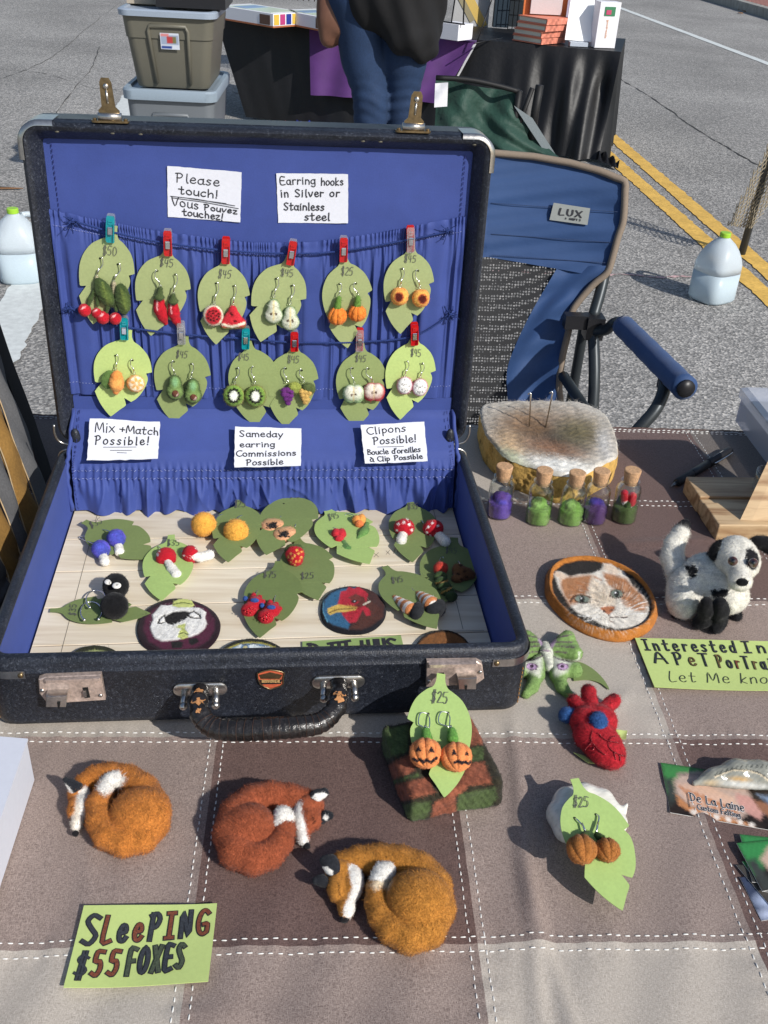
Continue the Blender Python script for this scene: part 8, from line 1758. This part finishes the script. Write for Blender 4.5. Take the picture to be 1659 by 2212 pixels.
# ------------------------------------------------------------------ foam felting pad with needles
def pad():
    f=Felt(TBL,1180,970,'felting_pad','thick yellow foam felting pad with wool-covered top and two needles, behind the bottles','felting pad')
    ZP=lambda L:[(995.4+x*.4,829.5+y*.4) for x,y in L]
    O=f.O; H=.036
    top=[TBL.loc(TBL.at(u,v,H),O)[:2] for u,v in ZP([(105,130),(140,105),(200,95),(400,88),(600,92),(700,115),(780,160),(830,250),(850,340),(840,390),(760,430),(690,470),(610,488),(520,485),(380,440),(250,395),(190,330),(140,270),(115,200)])]
    top=np.array(top); c=top.mean(0); L=cr(top,5,True); d=L-c; an=np.unwrap(np.arctan2(d[:,1],d[:,0])); r=np.linalg.norm(d,axis=1)
    if an[-1]<an[0]: an=an[::-1]; r=r[::-1]
    nt=260; t=an[0]+np.arange(nt)*2*PI/nt; R=np.interp(t,np.append(an,an[0]+2*PI),np.append(r,r[0]))
    rg=np.random.default_rng(3)
    def ring(s_,z,e=0): return np.column_stack([c[0]+np.cos(t)*(R*s_+e),c[1]+np.sin(t)*(R*s_+e),np.full(nt,z)])
    rings=[ring(.985,.0003),ring(1.0,.004)]+[ring(1.0+.004*math.sin(k),.004+(H-.01)*k/12) for k in range(1,13)]+[ring(.985,H-.003)]
    V=np.vstack(rings); nn=hnoise(V*1000,.35,2); rad=V[:,:2]-c; V[:,:2]+=rad/np.linalg.norm(rad,axis=1)[:,None]*(np.where(nn>.45,-.0016,0)+hnoise(V*1000,.06,4)*.0012)[:,None]
    k=len(rings); i=np.arange(k-1)[:,None]*nt; j=np.arange(nt)[None]; F=np.stack([i+j,i+(j+1)%nt,i+nt+(j+1)%nt,i+nt+j],-1).reshape(-1,4)
    C=np.tile(np.array(S(206,160,76)),(len(V),1)); C*=(1+.16*hnoise(V*1000,.3,7)-.25*(nn>.45))[:,None]; bl=np.clip((hnoise(V*1000,.09,21)-.8)*8,0,1)*(t[np.arange(len(V))%nt]<99); C=C*(1-bl[:,None]*.85)
    link('foam_body',npmesh('foam_body',V,[F],np.clip(C,0,1)),mat('yellow_foam',attr=True,rough=.9,namt=.12,nscale=500,bump=.6,bscale=420,bdist=.0015),f.root)
    rs=[ring(s_,H-.003+.003*min(1,(1-s_)*30)**.5+(.004*math.sin(s_*3)-.006*math.exp(-(s_/.5)**2))*(s_<1)) for s_ in np.linspace(.02,1.0,70)]
    V=np.vstack([[[c[0],c[1],rs[0][0,2]]]]+rs); i=1+np.arange(69)[:,None]*nt; F4=np.stack([i+j,i+nt+j,i+nt+(j+1)%nt,i+(j+1)%nt],-1).reshape(-1,4); F3=np.array([[0,1+a,1+(a+1)%nt] for a in range(nt)])
    V[:,2]+=hnoise(V*1000,.16,5)*.0012
    C=np.tile(np.array(S(196,190,178)),(len(V),1)); Wd=O+V[:,:1]*TBL.X+V[:,1:2]*TBL.Y+V[:,2:]*TBL.N; U=proj(Wd)
    C=paint(U,C,[('E',1180,935,120,58,.1,S(156,134,112),26),('E',1210,940,60,30,.2,S(116,108,100),22),('E',1130,915,44,24,0,S(146,116,88),16),('E',1100,960,30,20,.5,S(206,172,130),16),('E',1250,935,44,28,0,S(130,118,84),18),('E',1195,968,50,12,.2,S(158,112,80),10),('E',1110,990,34,12,.5,S(190,196,160),10),('E',1210,1005,70,14,.15,S(232,230,222),8),('E',1305,960,14,36,-.1,S(196,192,186),8),('E',1160,930,30,14,0,S(120,92,66),10),('E',1235,989,5,2,0,S(30,28,26),1.5)],jit=3)
    C*=(1+.14*hnoise(V*1000,.12,8)+.10*hnoise(V*1000,.5,9))[:,None]
    N=np.tile([0,0,1.],(len(V),1)); a,b,cc,dd=fuzz(V,F4,C,N,14000,.0055,.0001,RNG); n0=len(V)
    link('wool_top',npmesh('wool_top',np.vstack([V,a]),[F3,F4,b+n0,cc+n0],np.clip(np.vstack([C,dd]),0,1)),FELT(),f.root)
    for (u0,v0),(u1,v1) in (((1143,927),(1147,850)),((1178,926),(1194,848))):
        a_=TBL.at(u0,v0,H-.004); y_=a_[1]; b_=at_y(u1,v1,y_+.002); m=MB(); a_=a_-f.O; b_=b_-f.O; dd_=(b_-a_)/np.linalg.norm(b_-a_); s_=np.cross(dd_,[0,1,0]); m.tube([a_-dd_*.004,b_,b_+s_*.0012+dd_*.0014,b_+s_*.0032-dd_*.001],.0009,8); nd=m.obj('felting_needle',SILVER(),None,TBL.mat(f.O)); tag(nd,'felting needle standing in the foam pad, %s one'%('left' if u0<1150 else 'right'),'needle','needles in the felting pad')
pad()
# ------------------------------------------------------------------ corked bottles
def bottle(top,bot,wool,label,extra=None):
    b=TBL.at(bot[0],bot[1]-6,0); m_=mpp(b); r=27*m_; H=(bot[1]-top[1]-2)*m_*1.10; root=empty('corked_bottle',TBL.mat(b+np.array([0,r*.6,0])),label,'bottle','corked glass bottles beside the felting pad')
    gl=glassy('clear_glass',(.97,.985,.98),base=.045,rough=.02); hb=H*.80
    pr=[(0,.0004),(r*.9,.0004),(r,.002),(r,hb*.74),(r*.93,hb*.83),(r*.72,hb*.895),(r*.62,hb*.92),(r*.60,hb*.955),(r*.72,hb*.965),(r*.74,hb*.985),(r*.68,hb),(r*.56,hb),(r*.54,hb*.93),(r*.66,hb*.88),(r*.88,hb*.80),(r*.955,hb*.73),(r*.955,.0016),(0,.0014)]
    q=MB(); q.lathe(pr,n=40); q.obj('glass',gl,root,sharp=60)
    q=MB(); q.lathe([(0,hb*.90),(r*.50,hb*.90),(r*.56,hb*1.01),(r*.66,H*.965),(r*.66,H*.99),(r*.6,H),(0,H)],n=28); q.obj('cork',mat('cork',S(190,146,104),rough=.85,namt=.25,nscale=420,nscale2=1400,namt2=.25,bump=.4,bscale=600,bdist=.0008),root,sharp=35)
    f=Felt(TBL,*bot); f.O=b+np.array([0,r*.6,0]); f.M=TBL.mat(f.O); f.root=root; f.m=m_
    rg=np.random.default_rng(int(bot[0])); rr_=27*.93; pr=[('e',np.array([0,0,20*m_]),np.array([rr_*1.4,rr_*1.4,22])*m_,None,np.array(wool[0]))]
    for k in range(9): a=rg.uniform(0,6.3); q_=rg.uniform(0,.5)*rr_; pr.append(('e',np.array([q_*math.cos(a),q_*math.sin(a),rg.uniform(34,48)])*m_,np.array([rr_*.42,rr_*.42,9])*m_,None,np.array(wool[k%len(wool)])))
    f.blob('wool',pr,k=2,h=1.5,fz=1200,fl=5,lump=1.2,mod=lambda P,d:np.maximum(d,np.linalg.norm(P[:,:2],axis=1)-rr_*m_*1.02),paintf=lambda P,N,C:C*(1+.4*hnoise(P,.12,3))[:,None],single=False)
    if extra: extra(f,root,m_,r)
PU=[S(92,62,168),S(104,60,150),S(84,50,120),S(70,60,180)]; GRN=[S(116,160,66),S(142,184,92),S(74,100,44),S(120,164,70)]
bottle((1097,1013),(1079,1127),PU,'corked glass bottle of purple wool, leftmost of the five'); bottle((1189,1021),(1163,1141),GRN,'corked glass bottle of green wool, second from left'); bottle((1257,1027),(1233,1142),GRN,'corked glass bottle of green wool, middle of the five'); bottle((1314,1023),(1284,1139),[S(84,50,110),S(60,52,160),S(120,44,96),S(70,50,130)],'corked glass bottle of dark purple wool, fourth from left')
def mush(f,root,m_,r):
    f.blob('red_mushroom',[('c',np.array([-10,-6,70])*m_,np.array([-7,-6,52])*m_,8*m_,7*m_,np.array(R_)),('c',np.array([8,-8,64])*m_,np.array([8,-8,48])*m_,9*m_,9*m_,np.array(R_)),('c',np.array([-6,-8,50])*m_,np.array([-4,-9,34])*m_,6*m_,5*m_,np.array(WHT)),('c',np.array([7,-10,42])*m_,np.array([5,-12,34])*m_,4*m_,4*m_,np.array(WHT))],k=1,h=1.3,fz=400,kc=.5)
bottle((1382,1021),(1349,1137),[S(74,98,44),S(84,112,50),S(60,84,36)],'corked glass bottle with tiny red mushrooms in green wool, rightmost of the five',mush)
# ------------------------------------------------------------------ pen
def pen():
    a=TBL.at(1449,1051,.004);b=TBL.at(1578,972,.005); d=(b-a); L=np.linalg.norm(d); d/=L; root=empty('pen',Matrix.Translation(Vector(a)),'black ballpoint pen with silver clip lying by the wooden stand','pen'); k=L/.14
    P=lambda t:d*t*L
    m=MB(); m.tube([P(0),P(.03),P(.09)],[.0005,.0013,.0028],14); m.obj('tip',mat('dark_chrome',(.2,.2,.2),rough=.3,metal=.9),root)
    m=MB(); m.tube([P(.09),P(.1),P(.16),P(.24),P(.33),P(.335)],[.0034,.0046,.0048,.0046,.0047,.0042],18); m.obj('grip',mat('black_rubber',(.015,.015,.017),rough=.6),root)
    m=MB(); m.tube([P(.33),P(.34),P(.61)],[.0044,.0047,.0048],18); m.obj('barrel',mat('black_plastic'),root)
    m=MB(); m.tube([P(.605),P(.61),P(.95),P(.985),P(1.0)],[.0050,.0053,.0052,.0046,.003],18); cp=m.obj('cap',mat('black_plastic'),root)
    s_=np.cross(d,[0,0,1]); m=MB(); o_=s_*.0062+np.array([0,0,.0018]); m.tube(cr([P(.95)+o_*.7,P(.92)+o_*1.1,P(.7)+o_*1.1,P(.64)+o_*.95],4),.0008,6); m.obj('clip',SILVER(),cp)
    m=MB(); z=np.array([0,0,.0054])-s_*.0006; m.tube([P(.68)+z,P(.86)+z],.0003,4); m.obj('cap_print',mat('pale_print',S(170,170,170)),cp)
pen()
# ------------------------------------------------------------------ wooden stand at the right edge
def stand():
    WM=bpy.data.materials.new('oak_wood'); WM.use_nodes=True; n=WM.node_tree.nodes; l=WM.node_tree.links; p=n['Principled BSDF']; p.inputs['Roughness'].default_value=.5
    tc=n.new('ShaderNodeTexCoord'); mp_=n.new('ShaderNodeMapping'); mp_.inputs['Scale'].default_value=(10,70,70); l.new(tc.outputs['Object'],mp_.inputs[0]); w=n.new('ShaderNodeTexNoise'); w.inputs['Scale'].default_value=1; w.inputs['Detail'].default_value=6; w.inputs['Distortion'].default_value=1.2; l.new(mp_.outputs[0],w.inputs[0])
    r=n.new('ShaderNodeValToRGB'); r.color_ramp.elements[0].position=.36; r.color_ramp.elements[0].color=(*S(150,110,70),1); r.color_ramp.elements[1].position=.58; r.color_ramp.elements[1].color=(*S(200,168,124),1); l.new(w.outputs[0],r.inputs[0]); l.new(r.outputs[0],p.inputs['Base Color'])
    Z=lambda x,y:(1424.+ (x*.21),829.5+y*.21)         # px of the tall enlargement
    H=.020; A=TBL.at(*(1482,1029),H); B=TBL.at(*(1554,1133),H); d=B-A; R=np.array([1,.02,0.]); R/=np.linalg.norm(R)
    root=empty('wooden_stand',Matrix.Translation(Vector((A+B)/2)),'oak display stand with slanted post at the right edge of the table','stand'); O=(A+B)/2
    Wd=.22; dn=d/np.linalg.norm(d); Ld=np.linalg.norm(d)
    def board_(o,a,b,t,nm,parent=root):
        # o corner, a and b edge vectors, t thickness downwards
        q=[o,o+a,o+a+b,o+b]; t_=np.array(t,float); V=[p_-O for p_ in q]+[p_-t_-O for p_ in q]; m=MB(); m.add(V,None,[[3,2,1,0],[4,5,6,7],[0,1,5,4],[1,2,6,5],[2,3,7,6],[3,0,4,7]])
        ob=m.obj(nm,WM,parent,smooth=False); mo=ob.modifiers.new('b','BEVEL'); mo.width=.0012; mo.segments=2; return ob
    board_(A,R*Wd,dn*.042,[0,0,H-.0003],'base_board'); board_(A+dn*.0425-EZ*.0022,R*Wd,dn*(Ld*.55-.0425),[0,0,H-.004],'base_board'); board_(A+dn*Ld*.55-EZ*.0004,R*Wd,dn*Ld*.45,[0,0,H-.0008],'base_board')
    c0=TBL.at(1581,1158,.004); a=TBL.at(1607,1160,.004); top=at_y(1661,989,c0[1]+.03); v_=(top-c0)*1.9; w=np.array([.09,.004,0]); th=c0-a
    q=[a,a+w,a+w+v_,a+v_]; V=[p_-O for p_ in q]+[p_+th-O for p_ in q]; m=MB(); m.add(V,None,[[0,1,2,3],[7,6,5,4],[0,4,5,1],[1,5,6,2],[2,6,7,3],[3,7,4,0]]); ob=m.obj('post',WM,root,smooth=False); mo=ob.modifiers.new('b','BEVEL'); mo.width=.0015; mo.segments=2
stand()
b0=TBL.at(1634,1068,0.02); m=MB(); rb=26*mpp(b0); m.lathe([(0,0),(rb*.95,.0),(rb,.003),(rb*1.02,.012),(rb*1.0,.022),(rb*.96,.022),(rb*.95,.004),(0,.003)],n=36); o=m.obj('glass_dish',glassy('clear_glass',(1,1,1)),None,Matrix.Translation(Vector(b0+np.array([.012,.01,.0008])))); tag(o,'small clear glass dish on the wooden stand behind its post','dish')
# ------------------------------------------------------------------ compartment box
def organiser():
    H=.032; A=TBL.at(1590,876,H+.02); R=np.array([1,0,0.]); q0=TBL.at(1612,935,0); 
    c=TBL.at(1586,890,.0); 
    P0=TBL.at(1606,934,0); P1=TBL.at(1662,1010,0); dr=(P1-P0); dr/=np.linalg.norm(dr); nn=np.array([-dr[1],dr[0],0]); 
    if nn[0]<0: nn=-nn
    back=P0-dr*.03; L=.22; W_=.16; O=back; root=empty('compartment_box',Matrix.Translation(Vector(O)),'frosted plastic compartment box with dark contents at the right table corner','storage box')
    fr_=glassy('frosted_plastic',(.86,.86,.93),base=.10,rough=.25,diff=.38)
    def wall_(a,b,z0,z1,t,nm,mt=fr_):
        d=b-a; n_=np.array([-d[1],d[0],0]); n_=n_/np.linalg.norm(n_)*t; q=[a,b,b+n_,a+n_]; V=[p_+EZ*z0-O for p_ in q]+[p_+EZ*z1-O for p_ in q]; m=MB(); m.add(V,None,[[3,2,1,0],[4,5,6,7],[0,1,5,4],[1,2,6,5],[2,3,7,6],[3,0,4,7]]); return m.obj(nm,mt,root,smooth=False)
    a=back;b=back+dr*L;c_=b+nn*W_;d_=back+nn*W_
    for x,y in ((a,b),(b,c_),(c_,d_),(d_,a)): wall_(x,y,.0006,H,.0018,'side_wall')
    dm=mat('dark_contents',S(48,54,66),rough=.6,namt=.3,nscale=60)
    for k in range(4):
        p_=a+dr*(.012+k*.05)+nn*.008; wall_(p_,p_+dr*.04,.002,.034,-.06 if nn@np.array([-dr[1],dr[0],0])<0 else .06,'compartment_contents',dm)
    for k in range(5):
        p_=a+dr*(.004+k*.05)+nn*.003; wall_(p_,p_+nn*(W_-.006),.001,H-.003,.0015,'divider')
    m=MB(); e=.003; q=[a-nn*e-dr*e,b-nn*e+dr*e,c_+nn*e+dr*e,d_+nn*e-dr*e]; V=[p_+EZ*(H+.0005)-O for p_ in q]+[p_+EZ*(H+.012)-O for p_ in q]+[p_*.94+((a+c_)/2)*.06+EZ*(H+.0165)-O for p_ in q]; m.add(V,None,[[3,2,1,0],[0,1,5,4],[1,2,6,5],[2,3,7,6],[3,0,4,7],[4,5,9,8],[5,6,10,9],[6,7,11,10],[7,4,8,11],[8,9,10,11]]); m.obj('lid',glassy('frosted_lid',(.93,.93,.96),base=.12,rough=.2,diff=.45),root,smooth=False)
    m=MB(); cc=(a+c_)/2-O; u_=dr*.07;v_=nn*.045; m.tube(cr([cc-u_-v_+EZ*(H+.018),cc+u_-v_+EZ*(H+.018),cc+u_+v_+EZ*(H+.018),cc-u_+v_+EZ*(H+.018)],6,True),.0012,6,closed=True); m.obj('lid_ridge',mat('frost_edge',S(170,170,190),rough=.3),root)
organiser()
# ------------------------------------------------------------------ signs and cards
LIME=S(174,190,104)
def block_text(s,rows,pen,outl=None):
    """outlined, filled-in marker letters: rows of (text,s0,s1,t0,t1,h,(colours...))"""
    mo=MB(); mf={}
    for (tx,s0,s1,t0,t1,h,cols) in rows:
        ss,w=strokes(tx,.5); x=0
        for ci,ch in enumerate(tx):
            wd,st=GL.get(ch,GL[' ']); col=cols[ci%len(cols)]
            for q in st:
                q=cr(np.array(q,float),3) if len(q)>2 else np.array(q,float); q=q+[x,0]
                P=np.array([bil(s.c,s0+(s1-s0)*a/w,t0+(t1-t0)*a/w-h*b) for a,b in q])
                pk=pen*(.6 if ch=='$' else 1); ribbon(mo,P,pk,s.off+.0011); ribbon(mf.setdefault(col,MB()),P,pk*.66,s.off+.0014)
            x+=wd+.5
    s.settle(mo,.0004).obj('letter_outline',INK(),s.root,smooth=False)
    for c,mb in mf.items(): s.settle(mb,.0008).obj('letter_fill',mat('marker_'+c,{'black':S(52,56,62),'brown':S(122,62,40),'green':S(70,80,60),'gold':S(104,84,44)}[c],rough=.6,namt=.35,nscale=900),s.root,smooth=False,kind='stuff')
s=Sheet(TBL,[(182,1960),(469,1954),(450,2125),(138,2137)],'sign_card','lime green sign card reading SLEEPING $55 FOXES at the lower left','sign',LIME,off=.0034,curl=.0016,matn='lime_paper')
block_text(s,[('S',.05,.15,.50,.49,.36,('black',)),('LeePING',.19,.95,.47,.40,.31,('brown','black','brown','black','brown','black','brown')),('$',.05,.135,.88,.88,.26,('black',)),('55',.17,.34,.87,.86,.28,('brown','brown')),('FOXES',.41,.80,.86,.81,.30,('green','black','green','black','green'))],.0033)
s=Sheet(TBL,[(1371,1381),(1752,1388),(1790,1496),(1413,1487)],'sign_card','lime green sign card asking about a pet portrait at the right edge','sign',LIME,off=.0034,curl=.0014,matn='lime_paper')
block_text(s,[('Interested',.035,.55,.26,.25,.22,('black',)),('In',.60,.72,.25,.24,.22,('black',)),('A',.06,.13,.52,.52,.22,('black',)),('PeT',.18,.37,.54,.54,.24,('black','gold','black')),('PorTraiT',.42,.78,.56,.58,.24,('gold','black','brown','black'))],.0019)
m=MB(); s.line(m,'Let Me know',.10,.74,.88,.86,.2,pen=.0007,gap=.22,slant=.2); s.settle(m).obj('script_writing',INK(),s.root,smooth=False)
def picture_card(cor,name,label,off,rot_layers,lettering=True,group='business cards',res=(60,100)):
    surf=TBL; P=[surf.at(u,v,off) for u,v in cor]; O=sum(P)/4; O=O-EZ*off; root=empty(name,surf.mat(O),label,'business card',group)
    c=[surf.loc(p_,O)[:2] for p_ in P]; n,k=res; m=MB(); G=np.zeros((n,k,3)); U=np.zeros((n*k,2))
    for i in range(n):
        for j in range(k): a,b=j/(k-1),i/(n-1); q=bil(c,a,b); G[i,j]=[q[0],q[1],off]; U[i*k+j]=(a*178,b*102)
    C=np.tile(np.array(S(44,34,28)),(n*k,1)); C*=(1+.4*hnoise(U,.25,4))[:,None]; C=paint(U,C,rot_layers,jit=1.0); C*=(1+.13*hnoise(U,.5,7))[:,None]
    m.grid(G,np.clip(C,0,1).reshape(n,k,3)); m.obj('printed_picture',PRINT(),root,cols=True)
    m=MB(); m.prism([tuple(np.array(q)) for q in c],off-.0005,off-.00012); m.obj('card_stock',mat('card_stock',S(232,232,228),rough=.4),root,smooth=False)
    if lettering:
        for pen,z,mt in ((.00150,.0002,mat('white_print',S(240,238,236),rough=.4)),(.00085,.00035,INK())):
            m=MB(); f=lambda a0,a1,t0,t1,h:(lambda a,b:bil(c,a0+(a1-a0)*a,t0+(t1-t0)*a-h*b))
            write(m,'De La Laine',f(.185,.60,.70,.74,.15),1,pen,z=off+z,nib=.7,wob=0,gap=.14); write(m,'Custom Felting',f(.23,.56,.85,.87,.095),1,pen*.7,z=off+z,nib=.7,wob=0,gap=.12)
            if mt.name=='black_ink': ribbon(m,np.array([bil(c,.165,.56),bil(c,.165,.84)]),.0005,off+z)
            m.obj('lettering',mt,root,smooth=False)
    return root
ca=[('P',[(0,0),(60,0),(40,24),(16,34),(10,60),(0,64)],S(60,136,66),5),('P',[(0,34),(12,30),(16,70),(0,90)],S(60,66,60),5),('P',[(14,36),(24,18),(50,8),(86,6),(110,16),(120,40),(116,72),(96,94),(60,96),(30,84),(14,62)],S(198,168,150),4),('P',[(20,40),(56,34),(96,50),(98,80),(60,88),(26,72)],S(222,178,150),4)]
ca+=[('L',[(22+10*k,46+4*k),(32+10*k,58+3*k),(36+10*k,74+2*k)],2.2,S(198,124,78),2.5) for k in range(7)]+[('P',[(14,64),(30,82),(60,90),(110,96),(118,102),(40,102),(14,84)],S(206,134,82),3)]+[('E',34+16*k,93+k,4,5,.4,S(240,228,214),2) for k in range(6)]+[('P',[(100,40),(120,44),(134,70),(128,86),(112,78),(98,56)],S(212,152,138),3),('P',[(124,48),(146,52),(152,70),(140,78),(128,64)],S(158,104,74),3),('P',[(130,36),(178,40),(178,56),(150,58)],S(130,150,178),5),('L',[(24,20),(60,12),(100,16)],2,S(110,96,90),4)]
picture_card([(1427,1647),(1706,1690),(1726,1804),(1448,1755)],'business_card','business card with curled orange cat and company lettering under the grey shell stone',.0010,ca)
f=Felt(TBL,1590,1705,'shell_stone','grey shell-shaped stone paperweight on the business card','stone'); ZS=lambda L:[(1393.6+x*.18,1625.8+y*.18) for x,y in L]
GS=S(150,150,138)
f.blob('stone',f.chain([(1500,1692,8,5),(1540,1678,16,16),(1590,1668,20,26),(1640,1672,20,28),(1690,1680,18,26),(1730,1690,12,14)],GS)+[f.E(1610,1684,12,(90,24,14),GS)],k=5,h=2,lump=.8,mat_=mat('polished_stone',attr=True,rough=.22,namt=.12,nscale=90,nscale2=25,namt2=.12,coat=.3),layers=[('E',1540,1690,14,5,0,S(206,176,120),4),('E',1598,1684,20,6,.1,S(196,156,96),4),('E',1610,1696,60,7,.1,S(196,196,188),4),('L',ZS([(840,290),(920,260),(1060,210),(1250,220),(1380,260),(1480,330)]),1.6,S(222,204,170),1.2),('L',ZS([(840,275),(920,245),(1060,196),(1250,206),(1380,246),(1480,316)]),1,S(70,70,60),1)]+[('L',ZS([(850+k*60,250-14*min(k,5)),(868+k*60,228-16*min(k,5))]),1.4,S(92,94,86),.8) for k in range(11)])
fan=lambda sh:[('P',[(0,0),(70,0),(40,30),(20,60),(0,70)],S(52,140,70),6),('P',[(0,40),(16,36),(24,102),(0,102)],S(62,66,62),6),('P',[(24,40),(50,14),(110,10),(178,20),(178,102),(60,102),(34,84)],S(206,172,150),5)]+[('L',[(50+16*k,30),(58+16*k,60),(54+16*k,96)],3,S(206,132,84),3) for k in range(8)]
dk=[('P',[(0,0),(178,0),(178,102),(0,102)],S(60,70,96),2),('E',40,60,30,20,0,S(176,190,220),10),('E',20,90,20,10,0,S(190,200,226),8),('E',70,30,24,12,0,S(30,34,40),10)]
picture_card([(1598,1895),(1800,1880),(1830,1960),(1645,1989)],'business_card','dark blue picture business card at the bottom of the fanned cards',.0010,dk,False)
picture_card([(1590,1868),(1760,1868),(1800,1985),(1668,1962)],'business_card','grey back of a business card in the fanned stack',.0018,[('P',[(0,0),(178,0),(178,102),(0,102)],S(74,70,64),2)],False)
picture_card([(1603,1861),(1790,1850),(1820,1950),(1650,1925)],'business_card','green cornered business card in the middle of the fan',.0026,fan(0),False)
picture_card([(1598,1802),(1830,1826),(1850,1930),(1625,1905)],'business_card','business card second from the top of the fanned stack',.0034,fan(0),False)
picture_card([(1591,1821),(1812,1800),(1860,1880),(1647,1925)],'business_card','orange cat business card on top of the fanned stack',.0042,fan(0),False)
# ------------------------------------------------------------------ white box at the left edge
def wbox():
    H=.040; A=TBL.at(75,1688,0); B=TBL.at(0,1922,0); A1=TBL.at(37,1566,H); 
    d1=(B-A)/np.linalg.norm(B-A); rr_=TBL.at(0,1563,H)-A1; d2=rr_/np.linalg.norm(rr_); L1=.14;L2=.12
    q=[A,A+d1*L1,A+d1*L1+d2*L2,A+d2*L2]; root=empty('white_box',Matrix.Translation(Vector(A)),'plain white cardboard box cut off by the left edge','box'); wm=mat('white_board',S(206,209,220),rough=.55,namt=.02)
    V=[p_+EZ*.0015-A for p_ in q]+[p_+EZ*(H-.0012)-A for p_ in q]; m=MB(); m.add(V,None,[[0,1,2,3],[7,6,5,4],[0,4,5,1],[1,5,6,2],[2,6,7,3],[3,7,4,0]]); m.obj('box_body',wm,root,smooth=False)
    c=sum(q)/4; V=[c+(p_-c)*1.012+EZ*(H-.0010)-A for p_ in q]+[c+(p_-c)*1.012+EZ*(H+.0006)-A for p_ in q]; m=MB(); m.add(V,None,[[0,1,2,3],[7,6,5,4],[0,4,5,1],[1,5,6,2],[2,6,7,3],[3,7,4,0]]); m.obj('box_lid',wm,root,smooth=False)
wbox()
# ------------------------------------------------------------------ striped cloth bag at the left edge
def bag():
    A=TBL.at(97,1050,.001); B=TBL.at(0,1305,.001); C=at_y(0,775,.97)
    X=(A-B)/np.linalg.norm(A-B); Yv=C-A; Yv=Yv-X*(Yv@X); BG=Surf(A,X,Yv); O=A
    root=empty('striped_bag',Matrix.Translation(Vector(O)),'grey and mustard striped cloth bag standing at the left edge behind the suitcase','bag')
    gr=mat('grey_herringbone',S(88,88,90),rough=.85,namt=.14,nscale=500,nscale2=30,namt2=.1,bump=.3,bscale=500); mu=mat('mustard_wool',S(136,98,40),rough=.9,namt=.14,nscale=400,nscale2=30,namt2=.1,bump=.3,bscale=400); bk=mat('black_lining',S(24,22,22),rough=.9)
    bl=[[(-40,655),(0,775),(17,823),(37,874),(57,928),(71,971),(85,1011),(97,1050)],[(-60,720),(0,872),(28,955),(63,1045),(84,1105)],[(-80,800),(0,974),(31,1074),(43,1116),(62,1175)],[(-90,900),(0,1085),(40,1193),(52,1225)],[(-110,1000),(0,1210),(20,1262)],[(-150,1100),(-60,1330),(-40,1400)]]
    R_=[]
    for k,L in enumerate(bl):
        P=np.array([BG.at(u,v) for u,v in cr(L,8)]); t=np.linspace(0,len(P)-1,40); P=np.stack([np.interp(t,np.arange(len(P)),P[:,i]) for i in range(3)],-1)-O
        if k==0: P[:,2]=np.maximum(P[:,2],0)
        R_.append(P)
    for k in range(5):
        G=[]
        for j in range(9):
            s_=j/8; q=R_[k]*(1-s_)+R_[k+1]*s_; q=q+BG.N*(.004*math.sin(PI*s_)+.0016*np.sin(np.arange(40)*.35+j))[:,None]; G.append(q)
        m=MB(); m.grid(np.array(G)); m.obj('stripe_panel',(gr,mu)[k%2],root)
        if k<4: m=MB(); m.tube(R_[k+1]+BG.N*.001,.0007,5); m.obj('piping',mat('tan_piping',S(176,150,110)),root)
    m=MB(); e=R_[0]; m.grid(np.array([e,e+np.array([.0,.03,0]),e+np.array([-.03,.09,0]),e+np.array([-.10,.12,0])])); m.obj('side_gusset',bk,root)
    q=R_[0]+np.array([-.10,.12,0]); m=MB(); m.grid(np.array([q,q*.5+R_[5]*.5+np.array([-.1,.05,0]),R_[5]])); m.obj('back_panel',gr,root)
bag()
